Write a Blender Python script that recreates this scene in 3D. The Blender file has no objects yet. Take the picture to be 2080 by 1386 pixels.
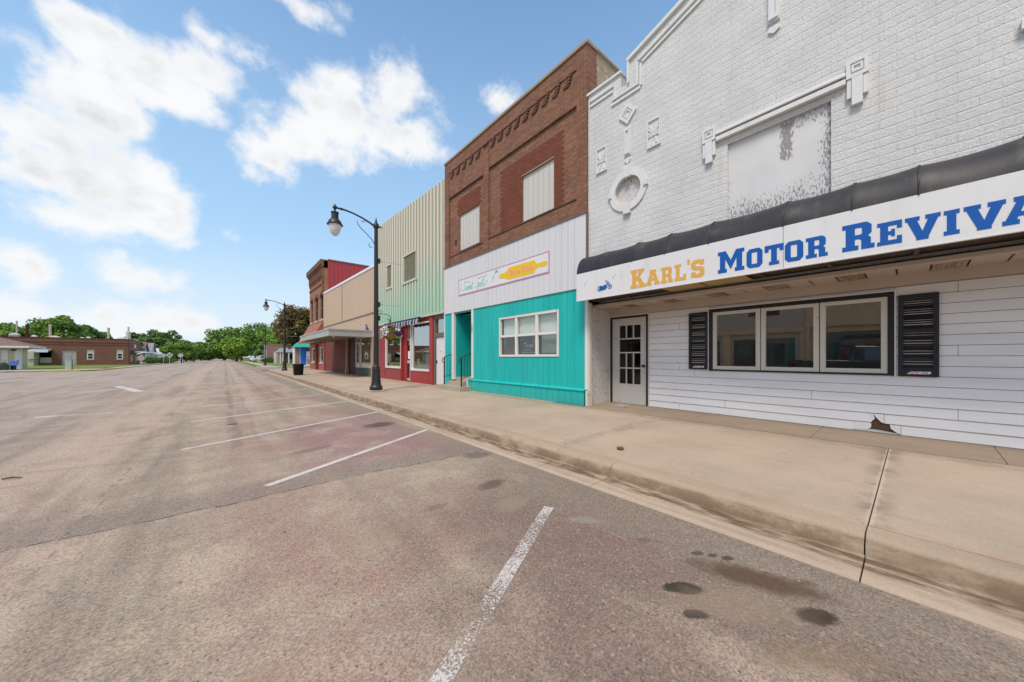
import bpy, bmesh, math, random
from mathutils import Vector, Matrix
from mathutils.geometry import tessellate_polygon
rnd = random.Random(7)
R = math.radians
SC = bpy.context.scene
COL = SC.collection

# ------------------------------------------------------------------ camera
F, U0, V0, H = 693.0, 455.0, 726.0, 1.33       # focal length and street vanishing point in photo pixels, eye height
YAW = math.atan(585 / F)
SY, CY = math.sin(YAW), math.cos(YAW)
cam = bpy.data.cameras.new('camera')
cam.sensor_width = 36
cam.lens = 36 * F / 2080
cam.shift_y = (V0 - 693) / 2080
cam.clip_start = 0.05
cam.clip_end = 6000
cam_o = bpy.data.objects.new('camera', cam)
COL.objects.link(cam_o)
cam_o.location = (0, 0, H)
cam_o.rotation_euler = (R(90), 0, -YAW)
SC.camera = cam_o


def ray(u, v):
    a = (u - 1040) / F
    return SY + CY * a, CY - SY * a, (V0 - v) / F


def fy(u, X=6.45):                               # where the sight line meets a wall of constant X
    x, y, z = ray(u, V0)
    return y * X / x


def fz(u, v, X=6.45):
    x, y, z = ray(u, v)
    return H + z * X / x


def onz(u, v, Z=0.0):
    x, y, z = ray(u, v)
    t = (Z - H) / z
    return x * t, y * t


# ------------------------------------------------------------------ node helpers
def nd(t, typ, ins=None, **props):
    n = t.nodes.new(typ)
    for k, v in props.items():
        setattr(n, k, v)
    for k, v in (ins or {}).items():
        s = n.inputs[k]
        if isinstance(v, bpy.types.NodeSocket):
            t.links.new(v, s)
        else:
            s.default_value = v
    return n


def ma(t, op, a, b=None, c=None, clamp=False):
    d = {0: a}
    if b is not None: d[1] = b
    if c is not None: d[2] = c
    return nd(t, 'ShaderNodeMath', d, operation=op, use_clamp=clamp).outputs[0]


def c4(c):
    return (c[0], c[1], c[2], 1.0) if not isinstance(c, bpy.types.NodeSocket) and len(c) == 3 else c


def mx(t, fac, a, b, blend='MIX'):
    n = t.nodes.new('ShaderNodeMix')
    n.data_type = 'RGBA'
    n.blend_type = blend
    for i, v in ((0, fac), (6, c4(a)), (7, c4(b))):
        if isinstance(v, bpy.types.NodeSocket):
            t.links.new(v, n.inputs[i])
        else:
            n.inputs[i].default_value = v
    return n.outputs[2]


def mr(t, v, a, b, c=0.0, d=1.0, smooth=True):
    return nd(t, 'ShaderNodeMapRange', {0: v, 1: a, 2: b, 3: c, 4: d},
              interpolation_type='SMOOTHSTEP' if smooth else 'LINEAR').outputs[0]


def noise(t, vec, scale, detail=3.0, rough=0.55, dist=0.0):
    return nd(t, 'ShaderNodeTexNoise', {'Vector': vec, 'Scale': scale, 'Detail': detail, 'Roughness': rough,
                                        'Distortion': dist}).outputs[0]


def xyz(t, vec):
    s = nd(t, 'ShaderNodeSeparateXYZ', {0: vec})
    return s.outputs[0], s.outputs[1], s.outputs[2]


def comb(t, x, y, z=0.0):
    return nd(t, 'ShaderNodeCombineXYZ', {0: x, 1: y, 2: z}).outputs[0]


def vscale(t, vec, s):
    return nd(t, 'ShaderNodeVectorMath', {0: vec, 1: s}, operation='MULTIPLY').outputs[0]


# ------------------------------------------------------------------ world, sun, exposure
SUN_AZ, SUN_EL = R(-118), R(57)
w = bpy.data.worlds.new('World')
SC.world = w
w.use_nodes = True
wt = w.node_tree
wt.nodes.clear()
sky = nd(wt, 'ShaderNodeTexSky', sky_type='NISHITA', sun_disc=False, sun_elevation=SUN_EL,
         sun_rotation=SUN_AZ % (2 * math.pi), altitude=300, air_density=1.0, dust_density=0.6, ozone_density=2.0)
gen = nd(wt, 'ShaderNodeTexCoord').outputs['Generated']
dirn = nd(wt, 'ShaderNodeVectorMath', {0: gen}, operation='NORMALIZE').outputs[0]
dx_, dy_, dz_ = xyz(wt, dirn)
az = ma(wt, 'ARCTAN2', dx_, dy_)
el = ma(wt, 'ARCSINE', dz_)
ae = comb(wt, az, el)
blobs = [  # clouds: centre and half size as seen from the street
    (215, 60, 95, 80), (280, 130, 110, 85), (170, 200, 120, 85), (330, 190, 120, 60), (400, 145, 90, 46), (100, 280, 110, 55), (30, 300, 60, 50),
    (500, 108, 45, 22), (420, 82, 34, 24), (55, 175, 45, 32), (60, 240, 80, 40),
    (70, 330, 110, 60), (160, 350, 130, 65), (260, 360, 110, 70), (310, 420, 100, 55), (80, 420, 110, 40), (190, 440, 120, 35),
    (560, 328, 62, 42), (615, 275, 80, 66), (690, 230, 100, 78), (780, 180, 75, 75), (800, 270, 95, 50), (690, 150, 62, 45), (870, 265, 35, 20),
    (1022, 212, 34, 34), (620, 0, 55, 26), (30, 545, 62, 48), (40, 625, 120, 40), (285, 562, 88, 36), (330, 580, 40, 24),
    (190, 645, 170, 34), (310, 655, 90, 24), (460, 470, 18, 16), (380, 490, 30, 14)]
wn1 = nd(wt, 'ShaderNodeTexNoise', {'Vector': dirn, 'Scale': 4.5, 'Detail': 3.0, 'Roughness': 0.5}).outputs[1]
wn2 = nd(wt, 'ShaderNodeTexNoise', {'Vector': dirn, 'Scale': 15.0, 'Detail': 5.0, 'Roughness': 0.6}).outputs[1]
wob = nd(wt, 'ShaderNodeVectorMath', {0: vscale(wt, nd(wt, 'ShaderNodeVectorMath', {0: wn1, 1: (0.5, 0.5, 0.5)}, operation='SUBTRACT').outputs[0], (0.11, 0.08, 0)),
                                      1: vscale(wt, nd(wt, 'ShaderNodeVectorMath', {0: wn2, 1: (0.5, 0.5, 0.5)}, operation='SUBTRACT').outputs[0], (0.07, 0.06, 0))}, operation='ADD').outputs[0]
aw = nd(wt, 'ShaderNodeVectorMath', {0: ae, 1: wob}, operation='ADD').outputs[0]
fld = None
for (u, v, ru, rv) in blobs:
    x, y, z = ray(u, v)
    A, E = math.atan2(x, y), math.atan2(z, math.hypot(x, y))
    x, y, z = ray(u + ru, v); x2, y2, z2 = ray(u - ru, v)
    ra = abs(math.atan2(x, y) - math.atan2(x2, y2)) / 2
    x, y, z = ray(u, v + rv); x2, y2, z2 = ray(u, v - rv)
    re = abs(math.atan2(z, math.hypot(x, y)) - math.atan2(z2, math.hypot(x2, y2))) / 2
    d = nd(wt, 'ShaderNodeVectorMath', {0: aw, 1: (A, E, 0)}, operation='SUBTRACT').outputs[0]
    d = vscale(wt, d, (0.90 / ra, 0.90 / re, 0))
    ln = nd(wt, 'ShaderNodeVectorMath', {0: d}, operation='LENGTH').outputs['Value']
    ln = ma(wt, 'MULTIPLY', ma(wt, 'SUBTRACT', ln, 1.0), min(1.0, rv / 60))
    fld = ln if fld is None else ma(wt, 'SMOOTH_MIN', fld, ln, 0.2)
nz = noise(wt, vscale(wt, dirn, (1, 1, 1.15)), 10.0, 9.0, 0.60, 0.15)
nz2 = noise(wt, dirn, 2.6, 5.0, 0.55)
edge = ma(wt, 'ADD', ma(wt, 'MULTIPLY', fld, -1.0), ma(wt, 'MULTIPLY', ma(wt, 'SUBTRACT', nz, 0.5), 2.2))
side = mr(wt, ma(wt, 'COSINE', ma(wt, 'SUBTRACT', az, YAW - 0.25)), 0.45, -0.1)         # unseen loose clouds added over the remaining sky, for lighting and reflections
rest = ma(wt, 'SUBTRACT', ma(wt, 'MULTIPLY', ma(wt, 'SUBTRACT', nz2, 0.5), 4.0), ma(wt, 'MULTIPLY', ma(wt, 'SUBTRACT', 1.0, side), 3.0))
edge = ma(wt, 'MAXIMUM', edge, rest)
cover = mr(wt, edge, -0.26, 0.52)
haze_m = mr(wt, el, 1.05, -0.05, 0.14, 0.95)                                          # milky air towards the horizon
pv = vscale(wt, dirn, (1, 1, 1.5))
puff = noise(wt, pv, 6.0, 7.0, 0.52)
puff2 = noise(wt, nd(wt, 'ShaderNodeVectorMath', {0: pv, 1: (0.022, 0.010, -0.045)}, operation='ADD').outputs[0], 6.0, 7.0, 0.52)
relief = ma(wt, 'MULTIPLY', ma(wt, 'SUBTRACT', puff2, puff), 6.5)
deep = mr(wt, edge, 0.15, 1.0)
grey = ma(wt, 'MULTIPLY', ma(wt, 'ADD', ma(wt, 'MULTIPLY', ma(wt, 'SUBTRACT', puff, 0.44), 3.4), ma(wt, 'ADD', relief, 0.10)), deep, clamp=True)
skyc = nd(wt, 'ShaderNodeVectorMath', {0: sky.outputs[0], 1: (0.90, 1.30, 1.50)}, operation='MULTIPLY').outputs[0]
skyc = mx(wt, haze_m, skyc, (3.3, 4.9, 6.5))
skyc = mx(wt, mr(wt, el, 0.32, 0.0, 0.0, 0.85), skyc, (5.5, 6.1, 6.5))
cl_col = mx(wt, grey, (6.5, 6.5, 6.55), (5.0, 5.08, 5.25))
outc = mx(wt, ma(wt, 'MULTIPLY', cover, 0.97), skyc, cl_col)
WORLD_BG = nd(wt, 'ShaderNodeBackground', {'Color': outc, 'Strength': 0.15})
wo = nd(wt, 'ShaderNodeOutputWorld')
wt.links.new(WORLD_BG.outputs[0], wo.inputs[0])
w.cycles.sampling_method = 'MANUAL'
w.cycles.sample_map_resolution = 512

sl = bpy.data.lights.new('sun', 'SUN')
sl.energy = 3.1
sl.angle = R(18)
sl.color = (1.0, 0.88, 0.73)
so = bpy.data.objects.new('sun', sl)
COL.objects.link(so)
sd = Vector((math.sin(SUN_AZ) * math.cos(SUN_EL), math.cos(SUN_AZ) * math.cos(SUN_EL), math.sin(SUN_EL)))
so.rotation_euler = sd.to_track_quat('Z', 'Y').to_euler()
so.location = sd * 60
SC.view_settings.view_transform = 'Standard'
SC.view_settings.look = 'None'
SC.view_settings.gamma = 1
SC.view_settings.use_curve_mapping = False
SC.view_settings.exposure = 0.0
SC.cycles.max_bounces = 7
SC.cycles.transparent_max_bounces = 10


# ------------------------------------------------------------------ mesh helpers
class MB:
    def __init__(s):
        s.v, s.f, s.m = [], [], []

    def add(s, pts, faces, m=0):
        o = len(s.v)
        s.v += [tuple(p) for p in pts]
        for f in faces:
            s.f.append(tuple(i + o for i in f))
            s.m.append(m)

    def quad(s, a, b, c, d, m=0):
        s.add((a, b, c, d), ((0, 1, 2, 3),), m)

    def box(s, x0, x1, y0, y1, z0, z1, m=0):
        x0, x1 = min(x0, x1), max(x0, x1); y0, y1 = min(y0, y1), max(y0, y1); z0, z1 = min(z0, z1), max(z0, z1)
        p = [(x, y, z) for z in (z0, z1) for y in (y0, y1) for x in (x0, x1)]
        s.add(p, ((0, 2, 3, 1), (4, 5, 7, 6), (0, 1, 5, 4), (2, 6, 7, 3), (0, 4, 6, 2), (1, 3, 7, 5)), m)

    def fb(s, X, y0, y1, z0, z1, d0, d1, m=0):         # box on a wall facing -X; d is how far it stands out
        s.box(X - d1, X - d0, y0, y1, z0, z1, m)

    def prism(s, pts, vec, m=0):
        n = len(pts)
        vec = Vector(vec)
        p = [Vector(q) for q in pts]
        q = [a + vec for a in p]
        tri = tessellate_polygon([p])
        s.add(p + q, [tuple(t) for t in tri] + [tuple(i + n for i in reversed(t)) for t in tri] +
              [(i, (i + 1) % n, (i + 1) % n + n, i + n) for i in range(n)], m)

    def slab(s, loops, conv, d0, d1, m=0):             # flat shape with holes, loops in 2D, conv(x, y, d) -> 3D
        lv = [[Vector((a, b, 0)) for a, b in l] for l in loops]
        tri = tessellate_polygon(lv)
        flat = [p for l in loops for p in l]
        n = len(flat)
        fs = [tuple(t) for t in tri] + [tuple(i + n for i in reversed(t)) for t in tri]
        o = 0
        for l in loops:
            k = len(l)
            fs += [(o + i, o + (i + 1) % k, o + (i + 1) % k + n, o + i + n) for i in range(k)]
            o += k
        s.add([conv(a, b, d1) for a, b in flat] + [conv(a, b, d0) for a, b in flat], fs, m)

    def tube(s, pts, r, n=8, m=0, closed=False):
        pts = [Vector(p) for p in pts]
        k = len(pts)
        rs = r if isinstance(r, (list, tuple)) else [r] * k
        up = Vector((0.13, 0.29, 0.95)).normalized()
        ring = []
        for i, p in enumerate(pts):
            a = pts[(i - 1) % k] if closed or i > 0 else p
            b = pts[(i + 1) % k] if closed or i < k - 1 else p
            d = (b - a).normalized()
            e = d.cross(up)
            if e.length < 0.1: e = d.cross(Vector((1, 0, 0)))
            e.normalize()
            g = d.cross(e)
            ring.append([p + rs[i] * (math.cos(2 * math.pi * j / n) * e + math.sin(2 * math.pi * j / n) * g) for j in range(n)])
        fs = []
        for i in range(k if closed else k - 1):
            for j in range(n):
                i2 = (i + 1) % k
                fs.append((i * n + j, i * n + (j + 1) % n, i2 * n + (j + 1) % n, i2 * n + j))
        if not closed:
            fs += [tuple(reversed(range(n))), tuple(range((k - 1) * n, k * n))]
        s.add([q for r_ in ring for q in r_], fs, m)

    def lathe(s, cx, cy, prof, n=20, m=0):
        p = []
        for (r, z) in prof:
            p += [(cx + r * math.cos(2 * math.pi * j / n), cy + r * math.sin(2 * math.pi * j / n), z) for j in range(n)]
        fs = []
        for i in range(len(prof) - 1):
            for j in range(n):
                fs.append((i * n + j, i * n + (j + 1) % n, (i + 1) * n + (j + 1) % n, (i + 1) * n + j))
        fs += [tuple(reversed(range(n))), tuple(range((len(prof) - 1) * n, len(prof) * n))]
        s.add(p, fs, m)

    def wall(s, X, ya, yb, z0, z1, holes=(), d=0.0, thick=0.25, m=0, conv=None):
        """wall facing -X with rectangular openings (y0,y1,z0,z1): front faces, reveals and outer edge"""
        conv = conv or (lambda y, z, q: (X - q, y, z))
        ya, yb = min(ya, yb), max(ya, yb)
        hs = [(min(a, b), max(a, b), c, e) for a, b, c, e in holes]
        ys = sorted({ya, yb} | {v for h in hs for v in h[:2] if ya < v < yb})
        zs = sorted({z0, z1} | {v for h in hs for v in h[2:] if z0 < v < z1})
        for i in range(len(ys) - 1):
            for j in range(len(zs) - 1):
                cy, cz = (ys[i] + ys[i + 1]) / 2, (zs[j] + zs[j + 1]) / 2
                if any(h[0] < cy < h[1] and h[2] < cz < h[3] for h in hs): continue
                s.quad(conv(ys[i], zs[j], d), conv(ys[i], zs[j + 1], d), conv(ys[i + 1], zs[j + 1], d), conv(ys[i + 1], zs[j], d), m)
        b = d - thick
        for (a, c, e, g) in hs + [(ya, yb, z0, z1)]:
            for (p, q) in (((a, e), (c, e)), ((c, e), (c, g)), ((c, g), (a, g)), ((a, g), (a, e))):
                s.quad(conv(p[0], p[1], d), conv(q[0], q[1], d), conv(q[0], q[1], b), conv(p[0], p[1], b), m)

    def build(s, name, mats, parent=None, at=None, smooth=False):
        org = Vector(ORI[parent.name]) if parent is not None else Vector(at or (0, 0, 0))
        me = bpy.data.meshes.new(name)
        me.from_pydata([(a - org.x, b - org.y, c - org.z) for a, b, c in s.v], [], s.f)
        mats = mats if isinstance(mats, (list, tuple)) else [mats]
        for q in mats: me.materials.append(q)
        if len(mats) > 1: me.polygons.foreach_set('material_index', s.m)
        if smooth: me.polygons.foreach_set('use_smooth', [True] * len(me.polygons))
        me.update()
        o = bpy.data.objects.new(name, me)
        COL.objects.link(o)
        if parent is not None:
            o.parent = parent
        else:
            o.location = org
        ORI[o.name] = org
        return o


ORI = {}


def fixn(o):                                     # consistent outward normals
    bm = bmesh.new(); bm.from_mesh(o.data)
    bmesh.ops.remove_doubles(bm, verts=bm.verts, dist=1e-5)
    bmesh.ops.recalc_face_normals(bm, faces=bm.faces)
    bm.to_mesh(o.data); bm.free()
    return o


def autosmooth(o, ang=35):
    me = o.data
    bm = bmesh.new(); bm.from_mesh(me)
    bmesh.ops.remove_doubles(bm, verts=bm.verts, dist=1e-5)
    bmesh.ops.recalc_face_normals(bm, faces=bm.faces)
    for e in bm.edges:
        if len(e.link_faces) != 2 or e.calc_face_angle(0) > R(ang): e.smooth = False
    for f in bm.faces: f.smooth = True
    bm.to_mesh(me); bm.free()
    return o


def bevel(o, width=0.01, seg=2):
    fixn(o)
    b = o.modifiers.new('bevel', 'BEVEL'); b.width = width; b.segments = seg; b.limit_method = 'ANGLE'; b.angle_limit = R(40)
    return o


def thing(name, label, cat, loc, group=None):
    o = bpy.data.objects.new(name, None)
    o.empty_display_size = 0.2
    COL.objects.link(o)
    o.location = loc
    ORI[o.name] = Vector(loc)
    return tag(o, label, cat, group)


def tag(o, label, cat, group=None):
    o['label'] = label; o['category'] = cat
    if group: o['group'] = group
    return o


def struct(o, kind='structure'):
    o['kind'] = kind
    return o


def copy_tree(o, parent=None):
    c = o.copy(); COL.objects.link(c)
    if parent is not None: c.parent = parent
    for ch in list(o.children): copy_tree(ch, c)
    return c


def text_loops(mb, txt, conv, size, x0, y0, d0, d1, m=0, sx=1.0, spacing=1.0, align='LEFT', shear=0.0):
    """raised lettering from the built-in font; conv(x, y, d) -> 3D"""
    cu = bpy.data.curves.new('txt', 'FONT')
    cu.body = txt; cu.size = size; cu.align_x = align; cu.space_character = spacing; cu.shear = shear; cu.resolution_u = 3
    ob = bpy.data.objects.new('txt', cu); COL.objects.link(ob)
    dg = bpy.context.evaluated_depsgraph_get()
    me = bpy.data.meshes.new_from_object(ob.evaluated_get(dg))
    vs = [v.co.copy() for v in me.vertices]
    n = len(vs)
    fs = [tuple(p.vertices) for p in me.polygons]
    edges = {}
    for f in fs:
        for i in range(len(f)):
            e = (f[i], f[(i + 1) % len(f)])
            edges[tuple(sorted(e))] = edges.get(tuple(sorted(e)), []) + [e]
    sides = [(e[0][0], e[0][1], e[0][1] + n, e[0][0] + n) for e in edges.values() if len(e) == 1]
    mb.add([conv(x0 + v.x * sx, y0 + v.y, d1) for v in vs] + [conv(x0 + v.x * sx, y0 + v.y, d0) for v in vs], fs + sides, m)
    bpy.data.objects.remove(ob); bpy.data.curves.remove(cu); bpy.data.meshes.remove(me)


def ribbon(mb, pts, w_, conv, d0, d1, m=0):       # flat brush stroke along 2D points
    pts = [Vector((a, b)) for a, b in pts]
    L, Rr = [], []
    for i, p in enumerate(pts):
        a = pts[max(i - 1, 0)]; b = pts[min(i + 1, len(pts) - 1)]
        d = (b - a).normalized() if (b - a).length > 1e-9 else Vector((1, 0))
        nn = Vector((-d.y, d.x)) * w_ / 2
        L.append(p + nn); Rr.append(p - nn)
    for i in range(len(pts) - 1):
        q = [L[i], L[i + 1], Rr[i + 1], Rr[i]]
        mb.add([conv(a.x, a.y, d1) for a in q] + [conv(a.x, a.y, d0) for a in q], ((0, 1, 2, 3), (0, 4, 5, 1), (2, 6, 7, 3)), m)


def circ(cx, cy, rx, ry=None, n=20, a0=0, a1=360):
    ry = ry or rx
    return [(cx + rx * math.cos(R(a0 + (a1 - a0) * i / n)), cy + ry * math.sin(R(a0 + (a1 - a0) * i / n))) for i in range(n + (0 if a1 - a0 == 360 else 1))]


# ------------------------------------------------------------------ materials
def newmat(name):
    m = bpy.data.materials.new(name)
    m.use_nodes = True
    t = m.node_tree
    b = t.nodes['Principled BSDF']
    co = nd(t, 'ShaderNodeTexCoord').outputs['Object']
    return m, t, b, co


def setp(t, b, col=None, rough=None, bump=None, bdist=0.01, bstr=0.6, metal=None, spec=None):
    for k, v in (('Base Color', c4(col) if col is not None else None), ('Roughness', rough), ('Metallic', metal), ('Specular IOR Level', spec)):
        if v is None: continue
        if isinstance(v, bpy.types.NodeSocket): t.links.new(v, b.inputs[k])
        else: b.inputs[k].default_value = v
    if bump is not None:
        bn = nd(t, 'ShaderNodeBump', {'Height': bump, 'Distance': bdist, 'Strength': bstr})
        t.links.new(bn.outputs[0], b.inputs['Normal'])


def pm(name, col, rough=0.6, var=0.18, vs=2.5, fine=0.08, fs=40, bump=0.0, metal=0.0, spec=0.4, dirt=None, dirt_amt=0.0, stretch=(1, 1, 1)):
    """painted or plain surface: large mottling, fine grain, optional dirt streaks"""
    m, t, b, co = newmat(name)
    co2 = vscale(t, co, stretch)
    n1 = noise(t, co2, vs, 4.0, 0.6)
    n2 = noise(t, co2, fs, 2.0, 0.6)
    k = ma(t, 'ADD', 1.0, ma(t, 'ADD', ma(t, 'MULTIPLY', ma(t, 'SUBTRACT', n1, 0.5), var * 2), ma(t, 'MULTIPLY', ma(t, 'SUBTRACT', n2, 0.5), fine * 2)))
    c = nd(t, 'ShaderNodeVectorMath', {0: col, 1: k}, operation='SCALE')
    t.links.new(k, c.inputs['Scale'])
    cc = c.outputs[0]
    if dirt_amt:
        n3 = noise(t, vscale(t, co, (stretch[0] * 1.3, stretch[1] * 1.3, stretch[2] * 0.5)), vs * 1.7, 6.0, 0.65)
        cc = mx(t, ma(t, 'MULTIPLY', mr(t, n3, 0.52, 0.72), dirt_amt), cc, dirt or (0.2, 0.15, 0.1))
    setp(t, b, cc, ma(t, 'ADD', rough, ma(t, 'MULTIPLY', ma(t, 'SUBTRACT', n1, 0.5), 0.2)), n2 if bump else None, 0.01, bump, metal, spec)
    return m


def wallvec(t, co, axis):
    x, y, z = xyz(t, co)
    return comb(t, y if axis == 'x' else x, z, 0.0)


def brick_mat(name, c1, c2, mortar, bw=0.205, bh=0.067, ms=0.012, axis='x', rough=0.85, var=0.5, bstr=0.6, grain=60, soot=None, soot_amt=0.0, soot_at=0.5):
    m, t, b, co = newmat(name)
    v = wallvec(t, co, axis)
    br = nd(t, 'ShaderNodeTexBrick', {'Vector': v, 'Color1': c4(c1), 'Color2': c4(c2), 'Mortar': c4(mortar), 'Scale': 1.0,
                                      'Mortar Size': ms, 'Mortar Smooth': 0.3, 'Bias': 0.0, 'Brick Width': bw, 'Row Height': bh})
    n1 = noise(t, co, 1.3, 5.0, 0.65)
    n2 = noise(t, co, grain, 3.0, 0.6)
    n3 = noise(t, vscale(t, co, (3, 3, 1.2)), 1.8, 4.0, 0.6)
    k = ma(t, 'ADD', 1.0, ma(t, 'ADD', ma(t, 'MULTIPLY', ma(t, 'SUBTRACT', n1, 0.5), var * 1.2), ma(t, 'MULTIPLY', ma(t, 'SUBTRACT', n2, 0.5), var * 0.8)))
    c = nd(t, 'ShaderNodeVectorMath', {0: br.outputs[0]}, operation='SCALE')
    t.links.new(k, c.inputs['Scale'])
    cc = c.outputs[0]
    if soot_amt:
        cc = mx(t, ma(t, 'MULTIPLY', mr(t, n3, soot_at, soot_at + (0.2 if soot_at > 0.49 else 0.05)), soot_amt), cc, soot)
    hgt = ma(t, 'ADD', ma(t, 'MULTIPLY', ma(t, 'SUBTRACT', 1.0, br.outputs[1]), 1.0), ma(t, 'MULTIPLY', n2, 0.35))
    setp(t, b, cc, rough, hgt, 0.012, bstr, spec=0.25)
    return m


def glass_mat(name, tint=(0.55, 0.58, 0.58), refl=0.22, rough=0.015):
    m, t, b, co = newmat(name)
    t.nodes.remove(b)
    tr = nd(t, 'ShaderNodeBsdfTransparent', {'Color': c4(tint)})
    wob = noise(t, co, 1.5, 1.0, 0.4)
    bn = nd(t, 'ShaderNodeBump', {'Height': wob, 'Distance': 0.01, 'Strength': 0.06})
    gl = nd(t, 'ShaderNodeBsdfGlossy', {'Color': (0.9, 0.92, 0.92, 1), 'Roughness': rough, 'Normal': bn.outputs[0]})
    fac = nd(t, 'ShaderNodeLayerWeight', {'Blend': 0.5}).outputs['Facing']
    fr = ma(t, 'ADD', 0.03, ma(t, 'MULTIPLY', ma(t, 'POWER', fac, 4.0), 0.9))
    mi = nd(t, 'ShaderNodeMixShader', {0: ma(t, 'ADD', fr, refl * 0.6, clamp=True), 1: tr.outputs[0], 2: gl.outputs[0]})
    t.links.new(mi.outputs[0], t.nodes['Material Output'].inputs[0])
    return m


def peel_mat(name, paint, under, amt=0.56, scale=(9, 9, 3.5), ns=3.0, rough=0.6, groove=None):
    """paint that has flaked away in patches"""
    m, t, b, co = newmat(name)
    a = noise(t, vscale(t, co, scale), ns, 6.0, 0.65)
    big = noise(t, co, 1.4, 3.0, 0.5)
    msk = mr(t, ma(t, 'ADD', a, ma(t, 'MULTIPLY', ma(t, 'SUBTRACT', big, 0.5), 0.22)), amt, amt + 0.025)
    g = noise(t, co, 30, 3.0)
    pc = mx(t, ma(t, 'MULTIPLY', g, 0.25), paint, tuple(q * 0.78 for q in paint))
    cc = mx(t, msk, pc, under)
    setp(t, b, cc, rough, ma(t, 'SUBTRACT', 1.0, msk), 0.004, 0.5)
    return m


M = {}
# road ------------------------------------------------------------
def ell(t, x, y, cx, cy, rx, ry, ang, soft, nz):
    ca, sa = math.cos(R(ang)), math.sin(R(ang))
    ex, ey = ma(t, 'SUBTRACT', x, cx), ma(t, 'SUBTRACT', y, cy)
    p = ma(t, 'DIVIDE', ma(t, 'ADD', ma(t, 'MULTIPLY', ex, ca), ma(t, 'MULTIPLY', ey, sa)), rx)
    q = ma(t, 'DIVIDE', ma(t, 'SUBTRACT', ma(t, 'MULTIPLY', ey, ca), ma(t, 'MULTIPLY', ex, sa)), ry)
    r2 = ma(t, 'SQRT', ma(t, 'ADD', ma(t, 'MULTIPLY', p, p), ma(t, 'MULTIPLY', q, q)))
    r2 = ma(t, 'ADD', r2, ma(t, 'MULTIPLY', ma(t, 'SUBTRACT', nz, 0.5), 1.3))
    return mr(t, r2, 1.0 + soft, 1.0 - soft)


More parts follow.
